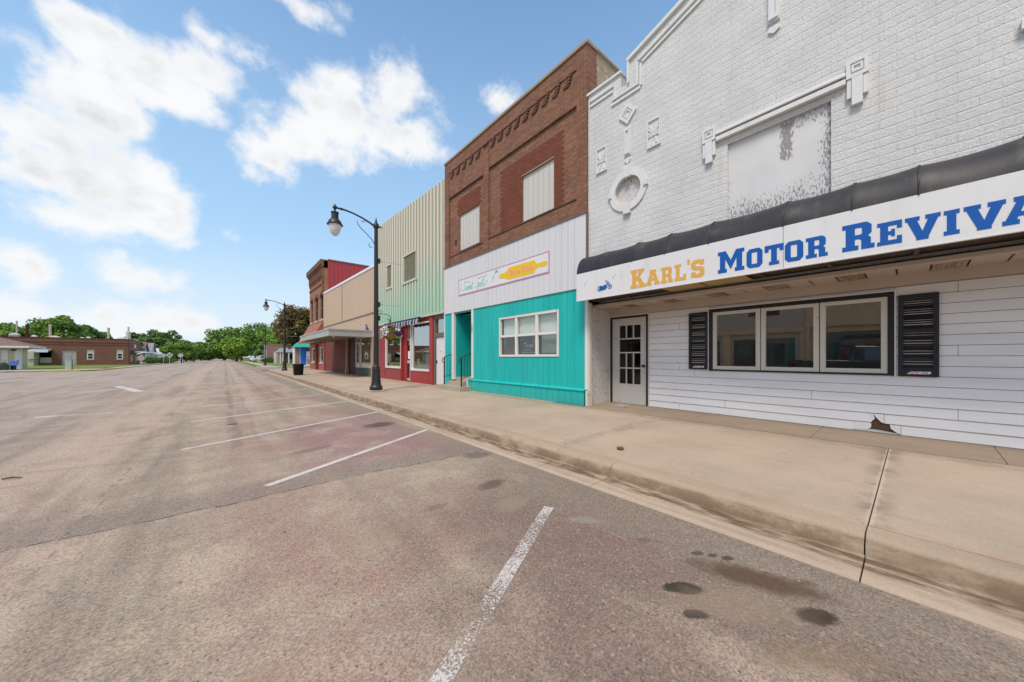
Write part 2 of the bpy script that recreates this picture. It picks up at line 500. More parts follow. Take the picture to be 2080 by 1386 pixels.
def road_material():
    m, t, b, co = newmat('asphalt')
    x, y, z = xyz(t, co)
    big = noise(t, co, 0.45, 5.0, 0.6, 0.4)
    mid = noise(t, co, 1.9, 5.0, 0.65, 0.3)
    strk = noise(t, vscale(t, co, (1.6, 0.09, 1)), 1.0, 4.0, 0.6)
    strk2 = noise(t, vscale(t, co, (0.9, 0.12, 1)), 2.3, 4.0, 0.6, 0.5)
    fine = noise(t, co, 85, 4.0, 0.75)
    grit = nd(t, 'ShaderNodeTexVoronoi', {'Vector': co, 'Scale': 115.0, 'Randomness': 1.0})
    gc = nd(t, 'ShaderNodeSeparateColor', {0: grit.outputs['Color']})
    grit2 = nd(t, 'ShaderNodeTexVoronoi', {'Vector': co, 'Scale': 48.0, 'Randomness': 1.0})
    gc2 = nd(t, 'ShaderNodeSeparateColor', {0: grit2.outputs['Color']})
    tan_, pink, grey, dark = (0.42, 0.328, 0.25), (0.325, 0.205, 0.168), (0.325, 0.257, 0.203), (0.185, 0.142, 0.115)
    # pink chip seal in the parking lane and lane edge, tan elsewhere
    wx = ma(t, 'ADD', x, ma(t, 'MULTIPLY', ma(t, 'SUBTRACT', mid, 0.5), 1.2))
    pk = ma(t, 'MULTIPLY', mr(t, wx, -0.4, 0.5), mr(t, wx, 2.55, 2.2))
    pk = ma(t, 'MULTIPLY', ma(t, 'MULTIPLY', pk, mr(t, big, 0.40, 0.60)), mr(t, y, 30, 8, 0.35, 1.0))
    c = mx(t, mr(t, mid, 0.32, 0.68), tan_, grey)
    c = mx(t, ma(t, 'MULTIPLY', pk, 0.9), c, pink)
    c = mx(t, ma(t, 'MULTIPLY', ma(t, 'MULTIPLY', mr(t, ma(t, 'ADD', wx, ma(t, 'MULTIPLY', y, -0.25)), 0.2, 1.3), mr(t, y, 3.8, 2.2)), 0.75), c, (0.175, 0.120, 0.100))
    lane = ma(t, 'MULTIPLY', mr(t, wx, -2.2, -1.7), mr(t, wx, -0.75, -1.0))
    c = mx(t, ma(t, 'MULTIPLY', lane, 0.75), c, (0.45, 0.335, 0.27))
    farl = mr(t, wx, -1.6, -3.2)
    c = mx(t, ma(t, 'MULTIPLY', farl, 0.55), c, (0.37, 0.29, 0.262))
    # dark wheel paths and streaks along the street
    c = mx(t, ma(t, 'MULTIPLY', mr(t, strk, 0.50, 0.68), 0.55), c, dark)
    c = mx(t, ma(t, 'MULTIPLY', mr(t, strk2, 0.55, 0.72), 0.30), c, (0.45, 0.37, 0.31))
    wy = ma(t, 'ADD', x, ma(t, 'MULTIPLY', ma(t, 'SUBTRACT', strk2, 0.5), 0.5))
    for (cx, hw, k) in ((1.05, 0.2, 0.36), (0.13, 0.10, 0.65), (0.42, 0.07, 0.35), (-2.6, 0.3, 0.25), (-0.95, 0.12, 0.3)):
        e = mr(t, ma(t, 'ABSOLUTE', ma(t, 'SUBTRACT', wy, cx)), hw, hw * 0.2)
        e = ma(t, 'MULTIPLY', e, ma(t, 'MULTIPLY', mr(t, y, 4.2, 8.0), k))
        c = mx(t, ma(t, 'MULTIPLY', e, mr(t, mid, 0.25, 0.6)), c, dark)
    e = mr(t, ma(t, 'ABSOLUTE', ma(t, 'SUBTRACT', wy, 0.62)), 0.3, 0.05)
    c = mx(t, ma(t, 'MULTIPLY', ma(t, 'MULTIPLY', e, mr(t, y, 5, 8)), 0.3), c, (0.48, 0.39, 0.33))
    # older grey strip by the gutter with a ragged edge
    gx = ma(t, 'ADD', x, ma(t, 'MULTIPLY', ma(t, 'SUBTRACT', mid, 0.5), 0.5))
    c = mx(t, ma(t, 'MULTIPLY', mr(t, gx, 2.15, 2.32), 0.75), c, (0.235, 0.185, 0.148))
    pat = noise(t, vscale(t, co, (1.1, 0.45, 1)), 0.9, 4.0, 0.62, 0.8)
    c = mx(t, ma(t, 'MULTIPLY', mr(t, pat, 0.52, 0.68), 0.5), c, (0.47, 0.36, 0.275))
    c = mx(t, ma(t, 'MULTIPLY', mr(t, pat, 0.46, 0.32), 0.5), c, (0.25, 0.175, 0.142))
    wl = ma(t, 'MULTIPLY', mr(t, noise(t, vscale(t, co, (0.8, 2.6, 1)), 1.1, 5.0, 0.6, 0.6), 0.53, 0.66), mr(t, x, 0.6, -0.6))
    c = mx(t, ma(t, 'MULTIPLY', wl, 0.35), c, (0.24, 0.185, 0.155))
    mv = ma(t, 'MULTIPLY', ma(t, 'MULTIPLY', mr(t, wx, 0.4, 1.3), mr(t, wx, 2.9, 2.5)), ma(t, 'MULTIPLY', mr(t, y, 4.1, 4.7), mr(t, y, 10.0, 6.5)))
    c = mx(t, ma(t, 'MULTIPLY', mv, mr(t, mid, 0.30, 0.60, 0.25, 0.85)), c, (0.285, 0.168, 0.165))
    # cross seam and its band
    sy = ma(t, 'ADD', y, ma(t, 'MULTIPLY', ma(t, 'SUBTRACT', noise(t, co, 1.2, 4.0, 0.6), 0.5), 0.35))
    band = ma(t, 'MULTIPLY', mr(t, sy, 3.98, 4.05), mr(t, sy, 4.75, 4.3))
    c = mx(t, ma(t, 'MULTIPLY', band, 0.6), c, (0.215, 0.17, 0.145))
    crk = noise(t, co, 6.0, 3.0)
    for (yy, ww, k) in ((4.03, 0.012, 0.9), (3.55, 0.006, 0.45), (11.6, 0.014, 0.6), (17.4, 0.02, 0.6), (24.0, 0.03, 0.6)):
        ln = mr(t, ma(t, 'ABSOLUTE', ma(t, 'SUBTRACT', sy, yy)), ww, ww * 0.35)
        c = mx(t, ma(t, 'MULTIPLY', ln, ma(t, 'MULTIPLY', mr(t, crk, 0.40, 0.52), k)), c, (0.05, 0.042, 0.038))
    ln = mr(t, ma(t, 'ABSOLUTE', ma(t, 'SUBTRACT', wy, -0.86)), 0.016, 0.006)
    c = mx(t, ma(t, 'MULTIPLY', ln, ma(t, 'MULTIPLY', mr(t, crk, 0.46, 0.58), 0.35)), c, (0.08, 0.065, 0.055))
    cells = nd(t, 'ShaderNodeTexVoronoi', {'Vector': vscale(t, nd(t, 'ShaderNodeVectorMath', {0: co, 1: nd(t, 'ShaderNodeTexNoise', {'Vector': co, 'Scale': 1.5, 'Detail': 3.0}).outputs[1]}, operation='ADD').outputs[0], (0.5, 0.16, 0)),
                                           'Scale': 1.0}, feature='DISTANCE_TO_EDGE').outputs[0]
    c = mx(t, ma(t, 'MULTIPLY', ma(t, 'MULTIPLY', mr(t, cells, 0.005, 0.0015), mr(t, big, 0.5, 0.62)), 0.3), c, (0.07, 0.06, 0.055))
    # stone chips
    k = ma(t, 'ADD', 0.42, ma(t, 'ADD', ma(t, 'MULTIPLY', gc.outputs[0], 0.62), ma(t, 'MULTIPLY', fine, 0.62)))
    cs = nd(t, 'ShaderNodeVectorMath', {0: c}, operation='SCALE')
    t.links.new(k, cs.inputs['Scale'])
    c = cs.outputs[0]
    hue = mx(t, gc.outputs[1], (1.07, 0.96, 0.88), (0.91, 1.02, 1.04))
    c = mx(t, 1.0, c, hue, 'MULTIPLY')
    chip = ma(t, 'MULTIPLY', mr(t, gc2.outputs[1], 0.84, 0.88), mr(t, grit2.outputs['Distance'], 0.55, 0.25))
    c = mx(t, ma(t, 'MULTIPLY', chip, 0.42), c, (0.50, 0.40, 0.30))
    chd = ma(t, 'MULTIPLY', mr(t, gc2.outputs[0], 0.93, 0.95), mr(t, grit2.outputs['Distance'], 0.45, 0.2))
    c = mx(t, ma(t, 'MULTIPLY', chd, 0.6), c, (0.05, 0.045, 0.04))
    # oil and damp stains
    st = noise(t, co, 9.0, 6.0, 0.7)
    for (cx, cy, rx, ry, an, soft, k, colr) in (
            (2.02, 0.865, 0.12, 0.052, -42, 0.16, 0.95, (0.035, 0.026, 0.021)), (1.865, 0.735, 0.07, 0.036, -42, 0.2, 0.85, (0.055, 0.038, 0.03)),
            (2.32, 0.335, 0.10, 0.06, -40, 0.3, 0.95, (0.045, 0.029, 0.02)), (2.44, 0.62, 0.33, 0.10, -68, 0.5, 0.85, (0.10, 0.056, 0.032)),
            (2.508, 0.883, 0.035, 0.02, -30, 0.2, 0.8, (0.06, 0.05, 0.045)), (2.459, 0.955, 0.045, 0.025, -30, 0.2, 0.7, (0.06, 0.05, 0.045)),
            (2.548, 0.805, 0.04, 0.025, -30, 0.2, 0.8, (0.05, 0.042, 0.04)), (2.337, 6.83, 0.30, 0.22, 20, 0.35, 0.75, (0.065, 0.045, 0.038)),
            (2.14, 2.86, 0.16, 0.09, 10, 0.35, 0.7, (0.10, 0.062, 0.045)), (1.99, 2.37, 0.17, 0.11, 10, 0.5, 0.6, (0.30, 0.24, 0.16)),
            (2.63, 3.84, 0.19, 0.13, 0, 0.4, 0.6, (0.09, 0.075, 0.065)), (0.127, 8.76, 0.085, 0.07, 0, 0.15, 0.9, (0.05, 0.028, 0.022)),
            (2.1, 0.62, 0.3, 0.12, -50, 0.6, 0.4, (0.33, 0.25, 0.16)), (2.0, 0.28, 0.25, 0.08, -40, 0.6, 0.45, (0.26, 0.19, 0.11)),
            (1.35, 1.85, 0.22, 0.12, 30, 0.6, 0.35, (0.12, 0.10, 0.09)), (0.9, 2.6, 0.3, 0.16, 10, 0.6, 0.3, (0.30, 0.21, 0.13)),
            (1.2, 7.5, 0.7, 0.25, 10, 0.7, 0.35, (0.15, 0.11, 0.105)), (0.95, 5.6, 0.28, 0.1, 20, 0.5, 0.45, (0.12, 0.095, 0.09)),
            (2.62, 0.42, 0.06, 0.03, -50, 0.4, 0.6, (0.12, 0.07, 0.045)), (2.33, 1.28, 0.05, 0.03, -40, 0.5, 0.55, (0.15, 0.09, 0.07)), (1.45, 2.75, 0.10, 0.05, 0, 0.5, 0.45, (0.13, 0.10, 0.09)),
            (2.25, 1.75, 0.12, 0.05, -50, 0.5, 0.5, (0.34, 0.31, 0.24)), (0.1, 1.75, 0.10, 0.07, 0, 0.6, 0.4, (0.30, 0.2, 0.12))):
        c = mx(t, ma(t, 'MULTIPLY', ell(t, x, y, cx, cy, rx, ry, an, soft, st), k), c, colr)
    setp(t, b, c, 0.88, ma(t, 'ADD', ma(t, 'MULTIPLY', gc.outputs[0], 0.6), fine), 0.006, 0.55, spec=0.25)
    return m


M['road'] = road_material()


def concrete(name, base, stain=(0.22, 0.15, 0.09), stain_amt=0.35, edge=None, joints=None):
    m, t, b, co = newmat(name)
    x, y, z = xyz(t, co)
    n1 = noise(t, co, 0.9, 5.0, 0.6)
    n2 = noise(t, co, 55, 3.0, 0.7)
    n3 = noise(t, vscale(t, co, (4, 0.8, 1)), 1.5, 5.0, 0.65)
    c = mx(t, mr(t, n1, 0.3, 0.7), base, tuple(q * 0.84 for q in base))
    c = mx(t, ma(t, 'MULTIPLY', mr(t, n3, 0.55, 0.75), stain_amt), c, stain)
    if edge:                                     # dirt line along the street: (x from, x to, colour, amount)
        for (xa, xb, colr, k) in edge:
            xm, hw = (xa + xb) / 2, (xb - xa) / 2
            wob = ma(t, 'ADD', x, ma(t, 'MULTIPLY', ma(t, 'SUBTRACT', n3, 0.5), hw * 2.0))
            e = mr(t, ma(t, 'ABSOLUTE', ma(t, 'SUBTRACT', wob, xm)), hw * 1.4, hw * 0.4)
            e = ma(t, 'MULTIPLY', e, mr(t, noise(t, vscale(t, co, (6, 1.2, 1)), 2.5, 5.0, 0.7), 0.3, 0.6))
            c = mx(t, ma(t, 'MULTIPLY', e, k), c, colr)
    if joints:                                   # grime and worn edges beside the open joints, small pits
        jn = noise(t, co, 3.0, 5.0, 0.7)
        for (yy, k_) in joints:
            dj = ma(t, 'ABSOLUTE', ma(t, 'SUBTRACT', y, yy))
            c = mx(t, ma(t, 'MULTIPLY', ma(t, 'MULTIPLY', mr(t, dj, 0.16, 0.0), mr(t, jn, 0.40, 0.62)), k_), c, (0.24, 0.175, 0.125))
            c = mx(t, ma(t, 'MULTIPLY', mr(t, ma(t, 'ADD', dj, ma(t, 'MULTIPLY', ma(t, 'SUBTRACT', jn, 0.5), 0.04)), 0.03, 0.012), 0.5), c, (0.58, 0.46, 0.36))
        ang = ma(t, 'ADD', ma(t, 'MULTIPLY', x, 0.5), ma(t, 'MULTIPLY', y, 0.9))
        sc_ = noise(t, comb(t, ma(t, 'MULTIPLY', ang, 1.0), ma(t, 'MULTIPLY', ma(t, 'SUBTRACT', x, ma(t, 'MULTIPLY', y, 0.4)), 22.0)), 1.0, 3.0, 0.5)
        c = mx(t, ma(t, 'MULTIPLY', ma(t, 'MULTIPLY', mr(t, sc_, 0.66, 0.72), mr(t, n1, 0.5, 0.62)), 0.45), c, (0.36, 0.22, 0.10))
        pit = nd(t, 'ShaderNodeTexVoronoi', {'Vector': co, 'Scale': 26.0}).outputs['Distance']
        c = mx(t, ma(t, 'MULTIPLY', mr(t, pit, 0.10, 0.05), mr(t, noise(t, co, 2.2, 3.0), 0.5, 0.65, 0.0, 0.5)), c, (0.16, 0.12, 0.09))
        crk = nd(t, 'ShaderNodeTexVoronoi', {'Vector': nd(t, 'ShaderNodeVectorMath', {0: co, 1: nd(t, 'ShaderNodeTexNoise', {'Vector': co, 'Scale': 1.2, 'Detail': 2.5}).outputs[1]}, operation='ADD').outputs[0], 'Scale': 0.26}, feature='DISTANCE_TO_EDGE').outputs[0]
        c = mx(t, ma(t, 'MULTIPLY', mr(t, crk, 0.0018, 0.0005), 0.12), c, (0.12, 0.085, 0.06))
    n5 = noise(t, co, 140, 3.0, 0.8)
    k = ma(t, 'ADD', 0.62, ma(t, 'ADD', ma(t, 'MULTIPLY', n2, 0.44), ma(t, 'MULTIPLY', n5, 0.34)))
    cs = nd(t, 'ShaderNodeVectorMath', {0: c}, operation='SCALE')
    t.links.new(k, cs.inputs['Scale'])
    setp(t, b, cs.outputs[0], 0.85, n2, 0.004, 0.35, spec=0.25)
    return m


M['walk'] = concrete('sidewalk concrete', (0.465, 0.357, 0.262), (0.32, 0.245, 0.185), 0.5,
                     [(3.40, 3.50, (0.42, 0.24, 0.12), 0.5), (6.0, 6.3, (0.20, 0.15, 0.10), 0.45)],
                     [(0.215, 0.9), (3.05, 0.6), (5.85, 0.5), (8.6, 0.5), (11.3, 0.4)])
M['kerb'] = concrete('kerb concrete', (0.41, 0.315, 0.225), (0.20, 0.148, 0.105), 0.65, [(3.2, 3.25, (0.19, 0.13, 0.08), 0.8)])
M['gutter'] = concrete('gutter concrete', (0.48, 0.37, 0.27), (0.28, 0.2, 0.13), 0.4,
                       [(3.03, 3.235, (0.15, 0.09, 0.052), 1.0), (2.93, 3.0, (0.30, 0.22, 0.15), 0.5)])
M['apron'] = concrete('dirty concrete', (0.33, 0.25, 0.185), (0.15, 0.105, 0.075), 0.65)
M['joint'] = pm('joint dirt', (0.07, 0.05, 0.035), 0.95)
M['step'] = concrete('step concrete', (0.43, 0.37, 0.29), (0.22, 0.17, 0.12), 0.4)
M['yellow'] = pm('yellow kerb paint', (0.62, 0.42, 0.08), 0.7, 0.3, 3, dirt=(0.35, 0.3, 0.24), dirt_amt=0.5)
M['far_walk'] = concrete('far concrete', (0.46, 0.38, 0.29), (0.36, 0.3, 0.22), 0.3)


def paint_line():
    m, t, b, co = newmat('worn road paint')
    x, y, z = xyz(t, co)
    a = noise(t, co, 75, 5.0, 0.8)
    g = noise(t, co, 2.5, 4.0, 0.6)
    near = mr(t, y, 5.0, 2.2, -0.07, 0.035)
    msk = mr(t, ma(t, 'SUBTRACT', ma(t, 'ADD', a, ma(t, 'MULTIPLY', ma(t, 'SUBTRACT', g, 0.5), 0.4)), near), 0.42, 0.50)
    tr = nd(t, 'ShaderNodeBsdfTransparent')
    setp(t, b, (0.66, 0.60, 0.55), 0.8)
    mi = nd(t, 'ShaderNodeMixShader', {0: ma(t, 'MULTIPLY', msk, 0.88), 1: tr.outputs[0], 2: b.outputs[0]})
    t.links.new(mi.outputs[0], t.nodes['Material Output'].inputs[0])
    return m


M['line'] = paint_line()


def grass_mat(name, a, bcol):
    m, t, b, co = newmat(name)
    n1 = noise(t, co, 0.35, 5.0, 0.6); n2 = noise(t, co, 9, 4.0, 0.7)
    c = mx(t, mr(t, n1, 0.35, 0.65), a, bcol)
    c = mx(t, mr(t, n2, 0.3, 0.75), c, tuple(q * 0.5 for q in a))
    setp(t, b, c, 0.95, n2, 0.05, 0.8, spec=0.1)
    return m


M['lawn'] = grass_mat('mown grass', (0.17, 0.27, 0.045), (0.27, 0.28, 0.10))
M['field'] = grass_mat('rough grass', (0.11, 0.15, 0.05), (0.16, 0.16, 0.08))


def leaf_mat(name, a, bcol):
    m, t, b, co = newmat(name)
    at = nd(t, 'ShaderNodeAttribute', attribute_name='shade').outputs['Fac']
    n1 = noise(t, co, 0.7, 3.0)
    c = mx(t, ma(t, 'ADD', ma(t, 'MULTIPLY', at, 0.7), ma(t, 'MULTIPLY', n1, 0.3)), a, bcol)
    setp(t, b, c, 0.55, spec=0.3)
    tl = nd(t, 'ShaderNodeBsdfTranslucent', {'Color': c})
    mi = nd(t, 'ShaderNodeMixShader', {0: 0.3, 1: b.outputs[0], 2: tl.outputs[0]})
    t.links.new(mi.outputs[0], t.nodes['Material Output'].inputs[0])
    return m


M['leaf_mid'] = leaf_mat('leaves mid green', (0.09, 0.175, 0.028), (0.23, 0.385, 0.06))
M['leaf_dark'] = leaf_mat('leaves dark green', (0.06, 0.13, 0.026), (0.155, 0.275, 0.052))
M['leaf_light'] = leaf_mat('leaves yellow green', (0.14, 0.25, 0.025), (0.32, 0.47, 0.065))
M['leaf_red'] = leaf_mat('leaves bronze', (0.07, 0.055, 0.02), (0.25, 0.19, 0.055))
M['bark'] = pm('bark', (0.12, 0.09, 0.065), 0.95, 0.4, 3, 0.3, 15, bump=0.6, stretch=(3, 3, 0.6))

# white storefront ------------------------------------------------
def rockface():
    m, t, b, co = newmat('white painted rock-face block')
    v = wallvec(t, co, 'x')
    wv = nd(t, 'ShaderNodeVectorMath', {0: v, 1: vscale(t, nd(t, 'ShaderNodeTexNoise', {'Vector': co, 'Scale': 4.5, 'Detail': 4.0}).outputs[1], (0.045, 0.030, 0))}, operation='ADD').outputs[0]
    br = nd(t, 'ShaderNodeTexBrick', {'Vector': wv, 'Color1': (1, 1, 1, 1), 'Color2': (0.86, 0.86, 0.86, 1), 'Mortar': (0.9, 0.9, 0.9, 1), 'Scale': 1.0,
                                      'Mortar Size': 0.0055, 'Mortar Smooth': 0.35, 'Brick Width': 0.305, 'Row Height': 0.113})
    n1 = noise(t, co, 1.1, 5.0, 0.6); n2 = noise(t, co, 42, 5.0, 0.75); n3 = noise(t, vscale(t, co, (3, 3, 0.5)), 2.0, 5.0, 0.6)
    n4 = noise(t, co, 11, 4.0, 0.6)
    c = mx(t, mr(t, n1, 0.3, 0.7), (0.76, 0.755, 0.74), (0.65, 0.645, 0.635))
    c = mx(t, ma(t, 'MULTIPLY', mr(t, n3, 0.56, 0.74), 0.35), c, (0.52, 0.47, 0.40))
    c = mx(t, ma(t, 'MULTIPLY', br.outputs[1], 0.08), c, (0.52, 0.50, 0.46))
    c = mx(t, mr(t, n2, 0.36, 0.60, 0.42, 0.0), c, (0.40, 0.39, 0.375))
    vx, vz, _ = xyz(t, wv)
    fr = ma(t, 'FRACT', ma(t, 'DIVIDE', vz, 0.113))
    row = mr(t, ma(t, 'MINIMUM', fr, ma(t, 'SUBTRACT', 1.0, fr)), 0.0, 0.13)
    c = mx(t, ma(t, 'MULTIPLY', ma(t, 'SUBTRACT', 1.0, row), 0.09), c, (0.50, 0.475, 0.44))
    hgt = ma(t, 'ADD', ma(t, 'ADD', ma(t, 'MULTIPLY', ma(t, 'SUBTRACT', 1.0, br.outputs[1]), 0.30), ma(t, 'MULTIPLY', row, 0.26)), ma(t, 'ADD', ma(t, 'MULTIPLY', n2, 0.9), ma(t, 'MULTIPLY', n4, 0.6)))
    setp(t, b, c, 0.6, hgt, 0.018, 0.68, spec=0.35)
    return m


M['rock'] = rockface()
M['white_trim'] = pm('white trim paint', (0.72, 0.72, 0.71), 0.5, 0.07, 3, 0.05, 40, bump=0.1, dirt=(0.45, 0.38, 0.3), dirt_amt=0.25)
M['white_orn'] = pm('white cast stone', (0.71, 0.71, 0.71), 0.55, 0.08, 8, 0.08, 60, bump=0.25, dirt=(0.4, 0.3, 0.22), dirt_amt=0.3)


def panel_peel():
    m, t, b, co = newmat('peeling white panel')
    x, y, z = xyz(t, co)                         # y about the building centre, z above its base
    fl = noise(t, vscale(t, co, (1, 13, 4.5)), 3.4, 8.0, 0.72)
    big = noise(t, co, 1.7, 3.0)
    # flaked zones: foot, right edge, a drip patch right of the middle
    foot = mr(t, z, 4.05, 3.40)
    right = mr(t, y, -0.40, -0.60)
    left = ma(t, 'MULTIPLY', mr(t, y, 0.55, 0.66), mr(t, z, 4.3, 3.9))
    patch = ma(t, 'MULTIPLY', mr(t, ma(t, 'ABSOLUTE', ma(t, 'ADD', y, 0.13)), 0.13, 0.03), ma(t, 'MULTIPLY', mr(t, z, 4.02, 4.18), mr(t, z, 4.72, 4.64)))
    top = ma(t, 'MULTIPLY', mr(t, z, 4.45, 4.56), ma(t, 'MULTIPLY', mr(t, y, -0.02, -0.1), 0.8))
    zn = ma(t, 'MAXIMUM', ma(t, 'MAXIMUM', foot, right), ma(t, 'MAXIMUM', ma(t, 'MULTIPLY', patch, 1.5), ma(t, 'MAXIMUM', left, top)))
    thr = ma(t, 'SUBTRACT', 0.672, ma(t, 'MULTIPLY', zn, 0.185))
    msk = mr(t, ma(t, 'SUBTRACT', ma(t, 'ADD', fl, ma(t, 'MULTIPLY', ma(t, 'SUBTRACT', big, 0.5), 0.15)), thr), 0.0, 0.02)
    c = mx(t, mr(t, big, 0.3, 0.7), (0.68, 0.67, 0.67), (0.62, 0.61, 0.61))
    c = mx(t, ma(t, 'MULTIPLY', msk, 0.85), c, (0.21, 0.19, 0.18))
    setp(t, b, c, 0.55, ma(t, 'SUBTRACT', 1.0, msk), 0.003, 0.4)
    return m


M['peel_panel'] = panel_peel()
M['peel_side'] = peel_mat('flaking white board', (0.62, 0.59, 0.56), (0.15, 0.11, 0.085), 0.60, (5, 5, 4), 7.0)
M['peel_door'] = peel_mat('flaking white door paint', (0.62, 0.60, 0.57), (0.2, 0.14, 0.1), 0.635, (5, 5, 4), 5.0)
M['peel_frame'] = peel_mat('flaking cream frame paint', (0.66, 0.62, 0.54), (0.30, 0.22, 0.15), 0.655, (4, 4, 4), 5.0)
def siding_mat():
    m, t, b, co = newmat('white aluminium siding')
    x, y, z = xyz(t, co)
    n1 = noise(t, vscale(t, co, (1, 0.5, 3)), 1.3, 5.0, 0.6)
    fl = noise(t, vscale(t, co, (1, 9, 30)), 1.6, 4.0, 0.7)
    c = mx(t, mr(t, n1, 0.3, 0.7), (0.85, 0.84, 0.85), (0.77, 0.755, 0.755))
    fr = ma(t, 'FRACT', ma(t, 'DIVIDE', ma(t, 'SUBTRACT', z, 0.035), 0.1395))
    low = mr(t, fr, 0.14, 0.0)                   # grime gathers just over each lap
    old = mr(t, ma(t, 'ADD', y, ma(t, 'MULTIPLY', n1, 1.2)), 0.9, 2.2, 0.25, 1.0)
    c = mx(t, ma(t, 'MULTIPLY', ma(t, 'MULTIPLY', low, mr(t, fl, 0.54, 0.64)), ma(t, 'MULTIPLY', old, 0.8)), c, (0.13, 0.095, 0.075))
    c = mx(t, ma(t, 'MULTIPLY', mr(t, fl, 0.72, 0.76), ma(t, 'MULTIPLY', old, 0.6)), c, (0.22, 0.16, 0.12))
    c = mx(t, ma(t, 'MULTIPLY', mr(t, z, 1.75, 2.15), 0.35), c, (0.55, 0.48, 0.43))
    setp(t, b, c, 0.45, spec=0.4)
    return m


M['siding'] = siding_mat()
M['gap'] = pm('siding gap shade and grime', (0.14, 0.11, 0.09), 0.9)  # dark brown stands in for shadow lines between boards, with some dirt
M['rot'] = pm('rotten wood', (0.10, 0.055, 0.03), 0.95, 0.5, 12, 0.4, 50)
M['broken_green'] = pm('broken pale green board', (0.52, 0.58, 0.54), 0.7, 0.2, 8)
M['soffit'] = peel_mat('stained soffit', (0.50, 0.42, 0.355), (0.28, 0.19, 0.12), 0.66, (3, 3, 3), 5.0)
M['soffit_vent'] = peel_mat('rusted soffit vent', (0.42, 0.36, 0.27), (0.30, 0.19, 0.07), 0.5, (4, 4, 4), 3.0)
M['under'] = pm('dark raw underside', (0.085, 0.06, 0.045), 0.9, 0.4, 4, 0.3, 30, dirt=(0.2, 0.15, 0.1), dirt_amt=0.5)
M['plywood'] = pm('yellowed plywood', (0.42, 0.30, 0.12), 0.8, 0.15, 3)
M['black'] = pm('black trim paint', (0.018, 0.017, 0.018), 0.45, 0.3, 3)
M['shutter'] = pm('black shutter', (0.02, 0.02, 0.026), 0.4, 0.25, 3, dirt=(0.07, 0.065, 0.065), dirt_amt=0.4)
M['slat'] = pm('dusty black slat', (0.032, 0.03, 0.032), 0.45, 0.3, 8, dirt=(0.08, 0.075, 0.075), dirt_amt=0.4)
M['awning'] = pm('black vinyl awning', (0.028, 0.025, 0.028), 0.5, 0.3, 2.0, 0.1, 30, bump=0.1, dirt=(0.10, 0.085, 0.075), dirt_amt=0.5)
M['awning_blue'] = pm('exposed blue lining', (0.05, 0.15, 0.22), 0.7, 0.4, 12)
M['signboard'] = pm('white sign face', (0.73, 0.725, 0.73), 0.4, 0.05, 1.2, 0.02, 30, dirt=(0.55, 0.5, 0.45), dirt_amt=0.3, stretch=(1, 1, 0.4))
M['let_yel'] = pm('faded orange lettering', (0.72, 0.40, 0.08), 0.5, 0.08, 4)
M['let_blue'] = pm('blue lettering', (0.003, 0.095, 0.40), 0.45, 0.06, 4)
M['red_ink'] = pm('red lettering', (0.60, 0.02, 0.03), 0.5, 0.05)
M['blue_ink'] = pm('blue print', (0.02, 0.05, 0.40), 0.5, 0.05)
M['white_ink'] = pm('white print', (0.78, 0.78, 0.78), 0.5, 0.03)
M['glass'] = glass_mat('shop glass', (0.75, 0.78, 0.77), 0.08)
M['glass_dark'] = glass_mat('reflecting shop glass', (0.72, 0.70, 0.67), 0.58)
M['glass_clear'] = glass_mat('clear window glass', (0.95, 0.97, 0.96), 0.05)
M['glass_door'] = glass_mat('dim door glass', (0.7, 0.7, 0.7), 0.0)
M['interior'] = pm('dim interior', (0.10, 0.09, 0.08), 0.9, 0.3, 1.5)
M['interior_grey'] = pm('grey curtain', (0.42, 0.38, 0.34), 0.9, 0.2, 4, stretch=(1, 5, 0.3))
M['knob'] = pm('dark bronze', (0.06, 0.05, 0.045), 0.35, metal=0.8)

# bake shop -------------------------------------------------------
M['brick'] = brick_mat('brown red brick', (0.335, 0.148, 0.086), (0.215, 0.093, 0.058), (0.16, 0.105, 0.075), soot=(0.15, 0.085, 0.06), soot_amt=0.5)
M['brick_red'] = brick_mat('darker infill brick', (0.24, 0.070, 0.038), (0.185, 0.054, 0.030), (0.11, 0.05, 0.034))
M['brick_soot'] = brick_mat('sooty soldier brick', (0.185, 0.09, 0.06), (0.12, 0.06, 0.043), (0.10, 0.065, 0.05), soot=(0.07, 0.05, 0.045), soot_amt=0.6)
M['brick_side'] = brick_mat('patched yellow brick', (0.66, 0.50, 0.25), (0.34, 0.25, 0.15), (0.33, 0.27, 0.19), axis='y', soot=(0.36, 0.285, 0.205), soot_amt=1.0, soot_at=0.44)
M['coping'] = pm('tan coping stone', (0.36, 0.28, 0.20), 0.8, 0.25, 3, 0.15, 40, bump=0.3)
M['board'] = pm('off-white window boards', (0.58, 0.56, 0.51), 0.6, 0.08, 1.5, dirt=(0.40, 0.41, 0.34), dirt_amt=0.4, stretch=(1, 2, 0.4))
M['board_gap'] = pm('green seam', (0.24, 0.27, 0.21), 0.8)
M['wpanel'] = pm('white grooved panel', (0.66, 0.66, 0.67), 0.55, 0.05, 1.2, 0.03, 40, dirt=(0.55, 0.53, 0.52), dirt_amt=0.3, stretch=(1, 1, 0.3))
M['wgroove'] = pm('panel groove', (0.45, 0.45, 0.46), 0.8)
